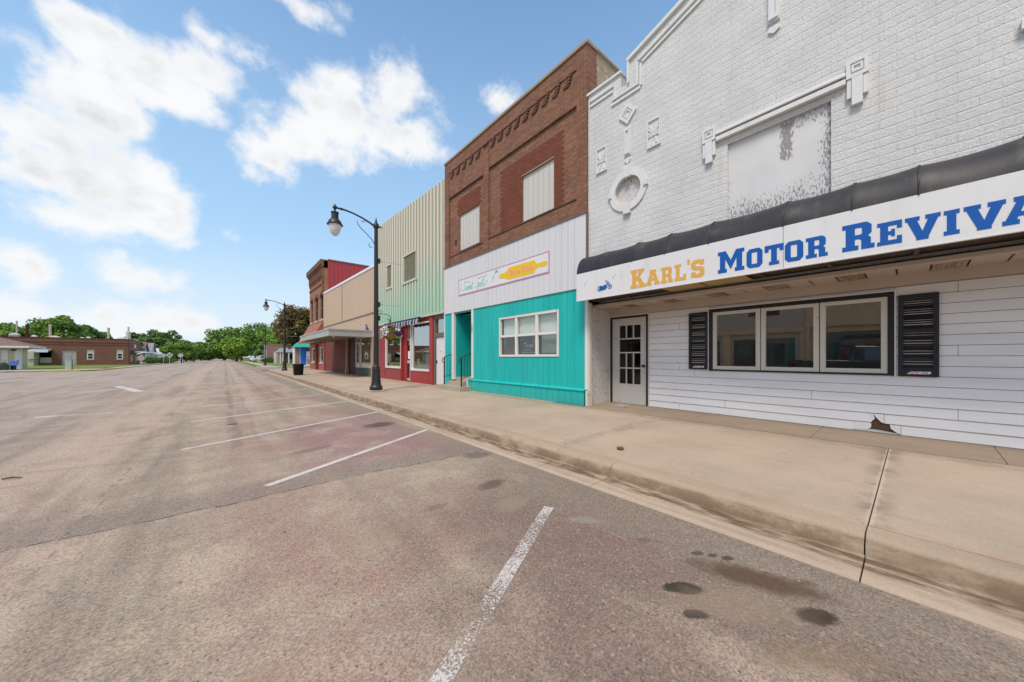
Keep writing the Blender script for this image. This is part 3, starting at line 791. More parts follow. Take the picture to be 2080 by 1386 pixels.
def teal_mat():
    m, t, b, co = newmat('teal painted boards')
    x, y, z = xyz(t, co)
    n1 = noise(t, vscale(t, co, (1, 2, 0.35)), 1.6, 5.0, 0.6)
    bd = nd(t, 'ShaderNodeTexWhiteNoise', {'W': ma(t, 'FLOOR', ma(t, 'DIVIDE', y, 0.205))}, noise_dimensions='1D').outputs[0]
    gr = noise(t, vscale(t, co, (1, 24, 1.2)), 2.0, 4.0, 0.65)
    c = mx(t, mr(t, n1, 0.3, 0.7), (0.010, 0.475, 0.435), (0.006, 0.40, 0.385))
    c = mx(t, ma(t, 'MULTIPLY', bd, 0.16), c, (0.05, 0.50, 0.46))
    spl = mr(t, ma(t, 'ADD', z, ma(t, 'MULTIPLY', ma(t, 'SUBTRACT', n1, 0.5), 0.5)), 0.32, -0.05)
    c = mx(t, ma(t, 'MULTIPLY', spl, 0.35), c, (0.12, 0.30, 0.26))
    c = mx(t, ma(t, 'MULTIPLY', mr(t, gr, 0.62, 0.75), 0.2), c, (0.01, 0.30, 0.29))
    setp(t, b, c, ma(t, 'ADD', 0.42, ma(t, 'MULTIPLY', gr, 0.25)), gr, 0.003, 0.25, spec=0.4)
    return m


M['teal'] = teal_mat()
M['teal_groove'] = pm('teal groove', (0.004, 0.19, 0.185), 0.7)
M['white_frame'] = pm('white vinyl frame', (0.72, 0.70, 0.68), 0.4, 0.05)
M['blind'] = pm('pale blind', (0.76, 0.80, 0.74), 0.7, 0.08, 2)
M['rail'] = pm('black iron', (0.02, 0.02, 0.02), 0.4, 0.2, metal=0.2)
M['pink'] = pm('pink border', (0.60, 0.30, 0.46), 0.5, 0.1)
M['pink_ink'] = pm('pink lettering', (0.82, 0.30, 0.30), 0.5, 0.05)
M['pin'] = pm('yellow rolling pin', (0.82, 0.52, 0.005), 0.5, 0.05)
M['mint_ink'] = pm('mint lettering', (0.22, 0.60, 0.55), 0.5, 0.05)
M['green_ink'] = pm('green sprig', (0.2, 0.5, 0.33), 0.5, 0.05)
M['poster'] = pm('dark poster', (0.03, 0.03, 0.035), 0.5, 0.1)
M['orange_ink'] = pm('orange print', (0.65, 0.16, 0.03), 0.5, 0.05)
M['rust_sign'] = pm('dark red card', (0.22, 0.045, 0.02), 0.6, 0.1)

# green metal shop ------------------------------------------------
def faded_green(nm='mint green metal faded to cream', green=(0.36, 0.60, 0.45), cream=(0.66, 0.60, 0.48)):
    m, t, b, co = newmat(nm)
    x, y, z = xyz(t, co)
    n1 = noise(t, vscale(t, co, (1, 2.5, 0.35)), 1.6, 5.0, 0.6)
    n2 = noise(t, vscale(t, co, (1, 14, 0.3)), 1.5, 3.0, 0.6)
    fade = mr(t, ma(t, 'ADD', z, ma(t, 'ADD', ma(t, 'MULTIPLY', ma(t, 'SUBTRACT', n1, 0.5), 4.5), ma(t, 'MULTIPLY', ma(t, 'SUBTRACT', n2, 0.5), 2.0))), 2.6, 5.6)
    c = mx(t, fade, green, cream)
    setp(t, b, c, 0.5, spec=0.4)
    return m


M['mint'] = faded_green()
M['mint_valley_shade'] = faded_green('mint metal valleys with painted shade', (0.28, 0.50, 0.37), (0.40, 0.39, 0.31))  # duller copy for valleys and flanks: corrugation shade put into the colour
M['cream_edge'] = pm('cream metal edge', (0.55, 0.53, 0.42), 0.5, 0.1)
M['maroon'] = pm('maroon painted front', (0.30, 0.042, 0.045), 0.5, 0.15, 2, dirt=(0.22, 0.08, 0.07), dirt_amt=0.5)
M['red_paint'] = pm('red painted front', (0.36, 0.035, 0.035), 0.45, 0.12, 2)
M['door_white'] = pm('white steel door', (0.70, 0.69, 0.72), 0.45, 0.04)
M['brown_frame'] = pm('brown frame', (0.17, 0.125, 0.10), 0.6, 0.2)
M['wood'] = pm('varnished plywood', (0.34, 0.17, 0.055), 0.6, 0.2, 5, stretch=(1, 1, 0.2))
M['navy'] = pm('navy canvas', (0.02, 0.03, 0.06), 0.8, 0.2)
M['navy_light'] = pm('grey canvas stripe', (0.34, 0.36, 0.42), 0.8, 0.2)
M['mesh_bar'] = pm('cream grille bars', (0.38, 0.37, 0.26), 0.6, 0.15)
M['dark'] = pm('dark opening', (0.02, 0.022, 0.022), 0.8)

# beige metal shop ------------------------------------------------
M['beige'] = pm('beige ribbed metal', (0.56, 0.44, 0.335), 0.5, 0.06, 0.8, 0.02, 20, stretch=(1, 1, 0.3))
M['white_cap'] = pm('white metal cap', (0.74, 0.77, 0.80), 0.4, 0.04)
M['canopy'] = pm('grey canopy metal', (0.44, 0.43, 0.41), 0.45, 0.15, 3, metal=0.2)
M['canopy_rib'] = pm('canopy underside', (0.36, 0.32, 0.26), 0.6, 0.2, 4)
M['redbrown'] = brick_mat('red brown thin brick', (0.20, 0.063, 0.046), (0.165, 0.05, 0.038), (0.13, 0.05, 0.04), var=0.25, bstr=0.3)
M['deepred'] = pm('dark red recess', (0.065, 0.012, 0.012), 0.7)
M['tan_pier'] = pm('tan pier', (0.36, 0.27, 0.20), 0.7, 0.1)
M['alu'] = pm('aluminium frame', (0.55, 0.54, 0.51), 0.4, 0.05, metal=0.3)
M['grey_tile'] = brick_mat('grey green tile', (0.12, 0.125, 0.115), (0.10, 0.105, 0.095), (0.07, 0.07, 0.065), 0.3, 0.2, 0.01, var=0.2)

# corner brick ----------------------------------------------------
M['brick2'] = brick_mat('orange red brick', (0.40, 0.18, 0.105), (0.32, 0.135, 0.078), (0.25, 0.15, 0.105), soot=(0.17, 0.085, 0.055), soot_amt=0.4)
M['brick2_dark'] = brick_mat('dark cornice brick', (0.26, 0.125, 0.072), (0.19, 0.09, 0.052), (0.09, 0.06, 0.045))
M['brick_paint'] = pm('brick red paint', (0.36, 0.085, 0.06), 0.6, 0.15, 3)
M['red_metal'] = pm('red metal cladding', (0.36, 0.045, 0.055), 0.45, 0.06, 0.6)
M['shingle'] = pm('red brown shingles', (0.33, 0.12, 0.08), 0.8, 0.25, 4, 0.2, 30)
M['sill'] = pm('stone sill', (0.50, 0.42, 0.34), 0.8, 0.15)

# street things ---------------------------------------------------
M['iron'] = pm('dark bronze lamp paint', (0.032, 0.027, 0.026), 0.4, 0.3, 4, 0.1, 60, metal=0.1)
M['globe'] = pm('frosted lamp globe', (0.74, 0.73, 0.68), 0.35, 0.02, fine=0.0)
M['galv'] = pm('galvanised steel', (0.50, 0.51, 0.52), 0.45, 0.1, metal=0.3)
M['bin'] = pm('black steel bin', (0.016, 0.014, 0.014), 0.5, 0.3)
M['coir'] = pm('coir basket', (0.30, 0.14, 0.03), 0.95, 0.4, 12, 0.3, 60, bump=0.5)
M['petal_w'] = pm('white petals', (0.78, 0.77, 0.76), 0.6, 0.06)
M['petal_r'] = pm('dark red petals', (0.30, 0.012, 0.03), 0.6, 0.2, 20)
M['petal_p'] = pm('purple petals', (0.085, 0.03, 0.19), 0.6, 0.2, 20)
M['bird'] = pm('slate grey feathers', (0.13, 0.16, 0.21), 0.7, 0.3, 20)

# far things ------------------------------------------------------
M['brick_far'] = brick_mat('dull brown brick', (0.27, 0.112, 0.075), (0.215, 0.088, 0.06), (0.15, 0.09, 0.07), axis='y', soot=(0.11, 0.05, 0.04), soot_amt=0.5)
M['brick_far_x'] = brick_mat('brown brick painted sunlit', (0.36, 0.155, 0.095), (0.29, 0.12, 0.075), (0.24, 0.14, 0.1), axis='x')  # lighter copy of the factory brick, sunlight put into its colour
M['brick_dark'] = pm('dark brick band', (0.09, 0.04, 0.03), 0.9, 0.3, 3)
M['tin'] = pm('weathered tin', (0.55, 0.55, 0.52), 0.5, 0.2, 3, dirt=(0.3, 0.2, 0.13), dirt_amt=0.5)
M['tan_metal'] = pm('tan metal duct', (0.50, 0.45, 0.38), 0.5, 0.1)
M['teal_grey'] = pm('grey blue awning metal', (0.30, 0.37, 0.38), 0.5, 0.1)
M['brown_roof'] = pm('brown shingle roof', (0.22, 0.13, 0.105), 0.9, 0.2, 2, 0.2, 12)
M['grey_roof'] = pm('grey shingle roof', (0.25, 0.25, 0.27), 0.9, 0.2, 2, 0.2, 12)
M['cream_siding'] = pm('cream siding', (0.56, 0.47, 0.35), 0.6, 0.08, 2)
M['white_siding'] = pm('white siding', (0.66, 0.67, 0.68), 0.6, 0.08, 2)
M['pink_siding'] = pm('dusty pink siding', (0.42, 0.30, 0.27), 0.6, 0.08, 2)
M['blue_siding'] = pm('pale blue siding', (0.45, 0.56, 0.62), 0.6, 0.08, 2)
M['blue_bench'] = pm('blue plastic bench', (0.03, 0.09, 0.36), 0.45, 0.15)
M['green_box'] = pm('dark green planter', (0.012, 0.055, 0.045), 0.6, 0.2)
M['util'] = pm('pale green cabinet', (0.40, 0.47, 0.40), 0.5, 0.1)
M['dark_awning'] = pm('charcoal awning', (0.06, 0.075, 0.085), 0.7, 0.2)
M['sign_back'] = pm('sign metal back', (0.52, 0.52, 0.53), 0.45, 0.1, metal=0.3)
M['sign_pink'] = pm('faded pink sign face', (0.50, 0.33, 0.33), 0.5, 0.15)
M['teal_roof'] = pm('sea green metal roof', (0.035, 0.36, 0.28), 0.5, 0.15, 2)
M['blue_wall'] = pm('bright blue panel', (0.005, 0.14, 0.50), 0.5, 0.1)
M['pink_brick'] = brick_mat('pinkish brick', (0.36, 0.20, 0.17), (0.30, 0.165, 0.14), (0.3, 0.2, 0.17), axis='y')
M['silver'] = pm('silver car paint', (0.52, 0.53, 0.55), 0.25, 0.05, metal=0.4)
M['white_car'] = pm('white car paint', (0.72, 0.72, 0.73), 0.25, 0.03)
M['black_car'] = pm('black car paint', (0.012, 0.012, 0.014), 0.15, 0.1)
M['tyre'] = pm('tyre rubber', (0.02, 0.02, 0.02), 0.85)
M['carglass'] = pm('car glass', (0.02, 0.025, 0.03), 0.05, spec=0.8)
M['taillight'] = pm('red light lens', (0.45, 0.01, 0.01), 0.2)
M['headlight'] = pm('clear light lens', (0.7, 0.7, 0.7), 0.15)
M['tan_brick'] = brick_mat('tan brick', (0.58, 0.37, 0.20), (0.50, 0.31, 0.17), (0.42, 0.3, 0.2))

# ================================================================== ground, road, pavements
FX = 6.45                                        # street front of the shops
mb = MB()
mb.quad((-3000, -300, -0.12), (3000, -300, -0.12), (3000, 4000, -0.12), (-3000, 4000, -0.12))
struct(mb.build('ground', M['field']))
mb = MB()                                        # one road sheet cut into pieces that meet edge to edge
for (x0, x1, y0, y1) in ((-15.5, 2.87, -40, 42), (-15.5, 2.87, 42, 50.8), (-9.4, 3.3, 50.8, 900), (2.87, 120, 42, 50.8), (-160, -15.5, 41, 50.8)):
    mb.quad((x0, y0, 0), (x1, y0, 0), (x1, y1, 0), (x0, y1, 0))
struct(mb.build('road', M['road']))

mb = MB()                                        # concrete gutter pan, in lengths with open joints
JY = [-9, -6.1, -2.9, 0.215, 2.16, 2.95, 5.75, 8.5, 11.2, 14.1, 17, 19.8, 22.6, 25.4, 28.2, 31, 33.8, 36.6, 39.9]
for a, b_ in zip(JY[:-1], JY[1:]):
    mb.prism([(2.86, a + .004, -.05), (3.24, a + .004, -.05), (3.24, a + .004, .024), (2.86, a + .004, .006)], (0, b_ - a - .008, 0))
struct(fixn(mb.build('road_gutter', M['gutter'])))
mb = MB()                                        # kerb with rounded nose
prof = [(3.215, -.05), (3.22, .05), (3.235, .105), (3.262, .138), (3.30, .152), (3.43, .156), (3.43, -.05)]
gaps = []
for a, b_ in zip(JY[:-1], JY[1:]):
    g = .008 if abs(a - .215) < .01 else .006
    k = 5
    for j in range(k):                           # slightly uneven run
        ya, yb = a + g + (b_ - a - g) * j / k, a + g + (b_ - a - g) * (j + 1) / k
        mb.prism([(x, ya, z) for x, z in prof], (0, yb - ya, 0))
cn = []
for i in range(9):                               # round the corner into the side street
    an = R(90 - 11.25 * i)
    cn.append((5.2 - 2.0 * math.cos(an) * 0 , 0, 0))
struct(autosmooth(mb.build('kerb', M['kerb']), 50))

mb = MB()
def walk_quad(x0, x1, y0, y1, z0, z1, m=0):
    mb.prism([(x0, y0, -.1), (x1, y0, -.1), (x1, y0, z1), (x0, y0, z0)], (0, y1 - y0, 0), m)
JW = [-9, -6.1, -2.9, 0.215, 3.05, 5.85, 8.6, 11.3, 14.2, 17.1, 19.9, 22.7, 25.5, 28.3, 31.1, 33.9, 36.7, 39.9]
for i, (a, b_) in enumerate(zip(JW[:-1], JW[1:])):
    g = .007 if abs(a - .215) < .01 else .005
    dz = rnd.uniform(-.004, .004)
    walk_quad(3.436, 6.235 if a < 4.9 else 6.5, a + g, b_ - .002, .156 + dz, .208 + dz)
struct(fixn(mb.build('sidewalk', M['walk'])))
mb = MB()
for i, (a, b_) in enumerate(((-6, -2.4), (-2.4, -.62), (-.62, .95), (.95, 2.6), (2.6, 4.88))):
    walk_quad(6.245, 7.5, a + .006, b_, .214, .232)
struct(fixn(mb.build('pavement', M['apron'])))
mb = MB()
mb.box(3.435, 7.6, -9, 39.9, -.12, .10)
struct(mb.build('pavement', M['joint']))
# corner of the block and far pavements
mb = MB()
corner = [(3.24, 39.9), (6.5, 39.9), (20, 39.9), (60, 39.9), (60, 41.9), (5.2, 41.9), (4.4, 41.75), (3.75, 41.35), (3.36, 40.7)]
mb.prism([(x, y, -.1) for x, y in corner], (0, 0, .255))
far = [(3.3, 55.5), (3.4, 53.2), (4.0, 51.9), (5.2, 51.2), (60, 51.0), (60, 53.2), (7.2, 53.2), (6.2, 54.4), (5.4, 56.5), (5.4, 190), (4.1, 190), (4.1, 57), (3.3, 57)]
mb.prism([(x, y, -.1) for x, y in far], (0, 0, .21))
mb.prism([(x, y, -.1) for x, y in ((7.0, 53.5), (18, 53.5), (18, 56), (7.0, 56))], (0, 0, .25))
left = [(-60, 51.2), (-14.6, 51.2), (-14.2, 51.4), (-12.2, 51.4), (-11.8, 51.2), (-10.4, 51.5), (-9.7, 52.2), (-9.4, 53.4), (-9.4, 57), (-11.5, 57), (-13, 56), (-60, 56)]
mb.prism([(x, y, -.1) for x, y in left], (0, 0, .20))
mb.prism([(x, y, -.1) for x, y in ((-10.6, 62), (-9.4, 62), (-9.4, 190), (-10.6, 190))], (0, 0, .17))
struct(fixn(mb.build('far_pavement', M['far_walk'])))
mb = MB()                                        # yellow painted kerbs over the side street
for (x0, x1) in ((-60, -14.9), (-12.5, -10.4)):
    mb.box(x0, x1, 51.02, 51.2, -.05, .115)
pts = [(-10.4, 51.1), (-9.95, 51.35), (-9.55, 51.9), (-9.3, 52.7), (-9.25, 53.6), (-9.25, 62)]
for p, q in zip(pts[:-1], pts[1:]):
    d = Vector((q[0] - p[0], q[1] - p[1], 0)).normalized(); nn = Vector((-d.y, d.x, 0)) * .15
    mb.prism([(p[0], p[1], -.05), (q[0], q[1], -.05), (q[0] + nn.x, q[1] + nn.y, -.05), (p[0] + nn.x, p[1] + nn.y, -.05)], (0, 0, .17))
struct(fixn(mb.build('yellow_kerb', M['yellow'])))
mb = MB()
for (x0, x1, y0, y1, z) in ((-70, -10.7, 56, 190, .09), (5.5, 70, 56.1, 190, .10), (3.35, 4.05, 57, 190, .09), (-9.38, -9.3, 62, 190, .05)):
    mb.box(x0, x1, y0, y1, -.1, z)
struct(mb.build('lawn', M['lawn']))

# painted lines -----------------------------------------------------
mb = MB()
Z = .004
def stripe(p, q, w_):
    p, q = Vector((p[0], p[1], Z)), Vector((q[0], q[1], Z))
    d = (q - p).normalized(); nn = Vector((-d.y, d.x, 0)) * w_ / 2
    k = max(1, int((q - p).length / .5))
    mb.quad(p + nn, p - nn, q - nn, q + nn)
stripe((2.2, 2.1), (-.25, .74), .09)
stripe((3.0 - .16, 5.78), (.33, 4.32), .085)
stripe((2.84, 8.42), (-.47, 6.8), .085)
stripe((2.84, 11.03), (-.52, 9.64), .10)
for k in range(11):
    y = 13.75 + 2.68 * k
    if y < 40: stripe((2.84, y), (-.5, y - 1.4), .08)
def pxs(u0, v0, u1, v1, w_): stripe(onz(u0, v0), onz(u1, v1), w_)
pxs(155, 800, 325, 780, .11)
pxs(70, 849, 118, 845, .22); pxs(118, 845, 232, 838, .09)
pxs(239, 785, 284, 796, .30)
for (u, v, du) in ((40, 766, 42), (125, 763.2, 40), (200, 760.6, 37), (280, 758, 38), (-30, 768.5, 40)):
    pxs(u, v, u + du, v - 1.3, .22)
pxs(365, 757, 400, 755.6, .3); pxs(410, 755, 470, 753, .3)
struct(mb.build('road_markings', M['line']))

# ================================================================== WHITE BLOCK STOREFRONT
CX = 1.4                                         # its centre line
KO = (FX, CX, 0.2)
K = thing('white_storefront', 'white painted block storefront with stepped gable, round medallion and black shuttered window', 'shop building', KO)
mb = MB()
out = [(4.9, 2.69), (4.9, 7.37), (4.05, 7.37), (4.05, 7.06), (3.87, 7.04), (3.87, 7.5), (CX, 8.30)]
out += [(2 * CX - y, z) for y, z in reversed(out[:-1])]
panel = (2.04, .764, 3.3, 4.905)
ringc = (3.885, 4.82)
RC = {1: ringc[0], -1: -1.165}
hole1 = [(panel[0], panel[2]), (panel[0], panel[3]), (panel[1], panel[3]), (panel[1], panel[2])]
def ringpts(cy, rr, n=28): return [(cy + rr * math.cos(2 * math.pi * i / n), ringc[1] + rr * math.sin(2 * math.pi * i / n)) for i in range(n)]
kconv = lambda y, z, d: (FX - d, y, z)
mb.slab([out, hole1, ringpts(RC[1], .30), ringpts(RC[-1], .30)], kconv, -.33, 0)
fixn(mb.build('wall', M['rock'], K))
mb = MB()
mb.fb(FX, panel[0] + .02, panel[1] - .02, panel[2] - .02, panel[3] + .02, -.12, -.055)
mb.build('boarded_panel', M['peel_panel'], K)
for s in (1, -1):
    mb = MB()
    c = RC[s]
    mb.slab([ringpts(c, .31, 24)], kconv, -.2, -.07)
    mb.build('medallion_back', M['peel_side'], K)
mb = MB()                                        # roof block behind the front, so the building has a body
mb.box(FX + .33, 16, -2.05, 4.85, 2.60, 6.9)
mb.build('roof_block', M['rock'], K)
for s in (1, -1):                                # ornaments, mirrored about the centre line
    Yc = lambda y: CX + s * (y - CX)
    mb = MB()
    c = RC[s]
    o_ = ringpts(c, .43, 36); i_ = ringpts(c, .295, 36)
    mb.slab([o_, i_], kconv, 0, .032)
    mb.fb(FX, c - .06, c + .06, ringc[1] + .26, ringc[1] + .50, .0, .07)
    mb.fb(FX, c - .075, c + .075, ringc[1] - .50, ringc[1] - .27, .0, .075)
    for q in (-1, 1): mb.fb(FX, c + q * .41 - .04, c + q * .41 + .04, ringc[1] - .05, ringc[1] + .06, 0, .062)
    fixn(mb.build('medallion_ring', M['white_orn'], K))
    mb = MB()                                    # diamond, drop bar and pendant above the ring
    dm = lambda k: [(c, 6.41 + .215 * k), (c + .2 * k, 6.41), (c, 6.41 - .215 * k), (c - .2 * k, 6.41)]
    mb.slab([dm(1), dm(.62)], kconv, 0, .035); mb.slab([dm(.5), dm(.33)], kconv, 0, .03)
    mb.slab([dm(.62)], kconv, 0, .012)
    mb.fb(FX, c - .075, c + .075, 5.545, 6.13, 0, .025)
    mb.slab([[(c - .055, 5.57), (c - .055, 6.10), (c + .055, 6.10), (c + .055, 5.57)], [(c - .03, 5.63), (c - .03, 6.05), (c + .03, 6.05), (c + .03, 5.63)]], kconv, .025, .05)
    mb.slab([[(c, 5.36), (c - .07, 5.45), (c - .05, 5.48), (c + .05, 5.48), (c + .07, 5.45)]], kconv, 0, .03)
    fixn(mb.build('diamond_drop', M['white_orn'], K))
    for yc in (4.525, 3.315):                    # the two flower tiles
        mb = MB(); c2 = Yc(yc); zc = 5.73
        b0 = [(c2 - .135, zc - .27), (c2 - .135, zc + .27), (c2 + .135, zc + .27), (c2 + .135, zc - .27)]
        b1 = [(c2 - .11, zc - .245), (c2 - .11, zc + .245), (c2 + .11, zc + .245), (c2 + .11, zc - .245)]
        mb.slab([b0, b1], kconv, 0, .035); mb.slab([b1], kconv, 0, .008)
        for k in range(9):
            an = R(90 + (k - 4) * 26); L_ = .2 if abs(k - 4) < 3 else .13
            a = Vector((math.cos(an), math.sin(an))); nn = Vector((-a.y, a.x))
            p0 = Vector((c2, zc - .02)) + a * .03; p1 = Vector((c2, zc - .02)) + a * L_
            p1 = Vector((max(c2 - .1, min(c2 + .1, p1.x)), p1.y))
            mb.slab([[tuple(p0 + nn * .006), tuple(p1 + nn * .017), tuple(p1 + a * .01), tuple(p1 - nn * .017), tuple(p0 - nn * .006)]], kconv, .008, .028)
        for q in (-1, 1):
            mb.slab([[(c2 + q * .01, zc - .04), (c2 + q * .1, zc - .01), (c2 + q * .09, zc - .04), (c2 + q * .02, zc - .07)]], kconv, .008, .026)
            mb.slab([[(c2 + q * .015, zc - .08), (c2 + q * .045, zc - .22), (c2 + q * .075, zc - .21), (c2 + q * .035, zc - .08)]], kconv, .008, .026)
        mb.slab([circ(c2, zc - .03, .03, n=10)], kconv, .008, .032)
        fixn(mb.build('flower_tile', M['white_orn'], K))
    # mouldings that follow the parapet
    mb = MB()
    def bar(p, q, w_, d):
        p, q = Vector((Yc(p[0]), p[1])), Vector((Yc(q[0]), q[1]))
        e = (q - p).normalized(); nn = Vector((-e.y, e.x)) * w_ / 2
        mb.slab([[tuple(p + nn), tuple(q + nn), tuple(q - nn), tuple(p - nn)]], kconv, 0, d)
    bar((4.84, 7.20), (4.22, 7.20), .05, .04); bar((4.84, 7.09), (4.24, 7.09), .05, .028)
    bar((4.25, 6.90), (3.63, 6.90), .05, .04); bar((4.27, 6.80), (3.60, 6.80), .05, .028)
    bar((3.66, 6.93), (3.66, 7.36), .05, .042); bar((3.585, 6.83), (3.585, 7.30), .045, .03)
    bar((3.66, 7.36), (CX, 8.115), .05, .042); bar((3.585, 7.28), (CX, 7.99), .045, .03)
    bar((4.18, 6.92), (4.18, 7.18), .03, .02)
    fixn(mb.build('parapet_moulding', M['white_trim'], K))
    mb = MB()                                    # coping on the raking gable
    p, q = Vector((Yc(3.89), 7.5)), Vector((CX, 8.30))
    mb.prism([(FX + .36, p.x, p.y - .02), (FX - .05, p.x, p.y - .02), (FX - .05, p.x, p.y + .05), (FX + .36, p.x, p.y + .05)], (0, q.x - p.x, q.y - p.y))
    mb.box(FX - .04, FX + .35, Yc(4.92), Yc(4.03), 7.36, 7.41)
    mb.box(FX - .04, FX + .35, Yc(3.845), Yc(3.89), 7.04, 7.5)
    fixn(mb.build('coping', M['white_trim'], K))
# head moulding over the boarded panel, with its two end brackets
mb = MB()
for (z0, z1, d) in ((5.0, 5.075, .07), (5.075, 5.10, .035), (5.10, 5.14, .085), (5.14, 5.17, .05)):
    mb.fb(FX, 2.2, .612, z0, z1, 0, d)
bevel(mb.build('window_head_moulding', M['white_trim'], K), .008)
for yc in (2.312, .502):
    mb = MB(); h = .105
    mb.slab([[(yc - h, 5.055), (yc - h, 5.29), (yc + h, 5.29), (yc + h, 5.055)], [(yc - h * .62, 5.10), (yc - h * .62, 5.245), (yc + h * .62, 5.245), (yc + h * .62, 5.10)]], kconv, 0, .06)
    mb.fb(FX, yc - h * .62, yc + h * .62, 5.10, 5.245, 0, .042)
    for a, b_ in ((-.5, .5),): mb.slab([[(yc + h * a, 5.125), (yc + h * a, 5.22), (yc + h * b_, 5.22), (yc + h * b_, 5.125)], [(yc + h * a * .6, 5.145), (yc + h * a * .6, 5.2), (yc + h * b_ * .6, 5.2), (yc + h * b_ * .6, 5.145)]], kconv, .042, .06)
    mb.fb(FX, yc - .052, yc + .052, 4.69, 5.05, 0, .06)
    mb.fb(FX, yc - .10, yc - .055, 4.80, 5.05, 0, .045); mb.fb(FX, yc + .055, yc + .10, 4.80, 5.05, 0, .045)
    fixn(mb.build('bracket', M['white_orn'], K))
mb = MB()                                        # pilaster strip hanging on the centre line
mb.fb(FX, 1.33, 1.48, 6.47, 7.9, 0, .035)
mb.slab([[(1.345, 6.5), (1.345, 7.85), (1.465, 7.85), (1.465, 6.5)], [(1.375, 6.56), (1.375, 7.8), (1.435, 7.8), (1.435, 6.56)]], kconv, .035, .06)
mb.slab([[(1.405, 6.29), (1.33, 6.34), (1.345, 6.40), (1.465, 6.40), (1.48, 6.34)]], kconv, 0, .03)
fixn(mb.build('centre_drop', M['white_orn'], K))

# lower front: set back siding, soffit, door, windows
SX = 7.3
DOOR = (4.86, 3.90, .2, 2.30)
WIN = (2.62, .205, 1.07, 2.265)
mb = MB()
course = .1395
holes = [(3.865, 4.895, .1, 2.31), (.20, 2.625, 1.068, 2.267)]
def board(y0, y1, z0, z1):                       # one lap of siding, its foot standing out
    mb.add([(SX - .016, y0, z0), (SX - .016, y1, z0), (SX - .002, y1, z1), (SX - .002, y0, z1), (SX, y0, z0), (SX, y1, z0)],
           ((0, 3, 2, 1), (0, 1, 5, 4)))
z = .235; k = 0
def lap_course(z, z1, k):
    """boards of one course, cut round the door and the window"""
    out_ = []
    def cut(a, b_, za, zb, hs):
        for h in hs:
            if a < h[1] - .001 and b_ > h[0] + .001 and za < h[3] - .001 and zb > h[2] + .001:
                rest = [q for q in hs if q is not h]
                if a < h[0]: cut(a, h[0], za, zb, rest)
                if b_ > h[1]: cut(h[1], b_, za, zb, rest)
                if za < h[2]: cut(max(a, h[0]), min(b_, h[1]), za, h[2], rest)
                if zb > h[3]: cut(max(a, h[0]), min(b_, h[1]), h[3], zb, rest)
                return
        out_.append((a, b_, za, zb))
    cut(-2.1, 4.895, z, z1, holes)
    return out_
while z < 2.33:
    z1 = min(z + course - .006, 2.335)
    if k == 0: segs = [(-2.1, .14, z, z1), (.60, 3.865, z, z1)]
    elif k == 1: segs = [(-2.1, .30, z, z1), (.425, 3.865, z, z1)]
    else: segs = lap_course(z, z1, k)
    for a, b_, za, zb in segs:                   # butt joints at odd places
        cuts = [c for c in ((2.35, 1), (-.35, 2), (3.2, 0), (1.1, 3), (2.9, 5), (-1.2, 4)) if (c[1] == k % 6) and a + .3 < c[0] < b_ - .3]
        ys = [a] + [c[0] for c in cuts] + [b_]
        for p, q in zip(ys[:-1], ys[1:]): board(p, q - .004, za, zb)
    z += course; k += 1
mb.build('siding', M['siding'], K)
mb = MB()                                        # torn pieces round the hole at the foot of the wall
def shard(pts, d): mb.slab([pts], lambda y, z, q: (SX - q, y, z), d - .008, d)
shard([(.60, .238), (.60, .365), (.44, .365), (.425, .352), (.43, .295), (.46, .27)], .014)
shard([(.14, .238), (.14, .365), (.245, .365), (.235, .31), (.18, .26)], .014)
shard([(.425, .374), (.425, .503), (.41, .503), (.39, .43), (.415, .40)], .015)
shard([(.30, .374), (.30, .503), (.41, .503), (.37, .44), (.33, .39)], .015)
fixn(mb.build('torn_siding', M['siding'], K))
mb = MB()
shard([(.60, .236), (.62, .258), (.40, .275), (.18, .25), (.16, .236)], .02)
fixn(mb.build('broken_board', M['broken_green'], K))
mb = MB(); mb.box(SX + .002, SX + .03, .1, .65, .232, .51)
mb.build('rotten_patch', M['rot'], K)
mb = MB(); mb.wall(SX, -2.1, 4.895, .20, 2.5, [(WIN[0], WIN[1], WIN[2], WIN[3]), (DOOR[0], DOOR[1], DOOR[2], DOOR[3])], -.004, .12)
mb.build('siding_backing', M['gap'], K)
mb = MB()
mb.fb(SX, 4.895, -2.1, 2.275 + .06, 2.50, -.01, .02)
mb.build('frieze_board', M['soffit'], K)
mb = MB()                                        # left cheek wall of the recess
mb.box(FX + .02, SX + .1, 4.895, 4.95, .2, 2.56)
mb.build('cheek_wall', M['peel_side'], K)
mb = MB()
mb.box(FX - .03, FX + .06, 4.84, 4.905, .2, 2.58); mb.box(FX - .11, FX + .05, 4.83, 4.90, .2, .56)
for z_ in (.85, 1.25, 1.62): mb.box(FX + .02, SX, 4.891, 4.896, z_, z_ + .005)
mb.build('corner_post', M['peel_frame'], K)
mb = MB()                                        # soffit boards with vented pieces, and the beam in front
n = 0; y = 4.88
while y > -2.1:
    wd = .295
    mb = MB(); mb.box(FX + .30, SX - .02, y - wd + .022, y, 2.495, 2.515)
    if n % 3 == 2:
        for q in range(6): mb.box(FX + .36, SX - .08, y - wd + .045 + q * .038, y - wd + .062 + q * .038, 2.486, 2.495)
    mb.build('soffit_board', M['soffit_vent' if n % 3 == 2 else 'soffit'], K)
    y -= wd; n += 1
mb = MB(); mb.box(FX + .30, SX, -2.1, 4.89, 2.522, 2.53)
mb.build('soffit_shadow_gap', M['gap'], K)
mb = MB(); mb.box(FX + .16, FX + .30, -2.1, 4.885, 2.485, 2.55)
bevel(mb.build('soffit_beam', M['soffit'], K), .01)
mb = MB(); mb.box(FX - .38, FX + .32, -2.1, 4.88, 2.64, 2.685)
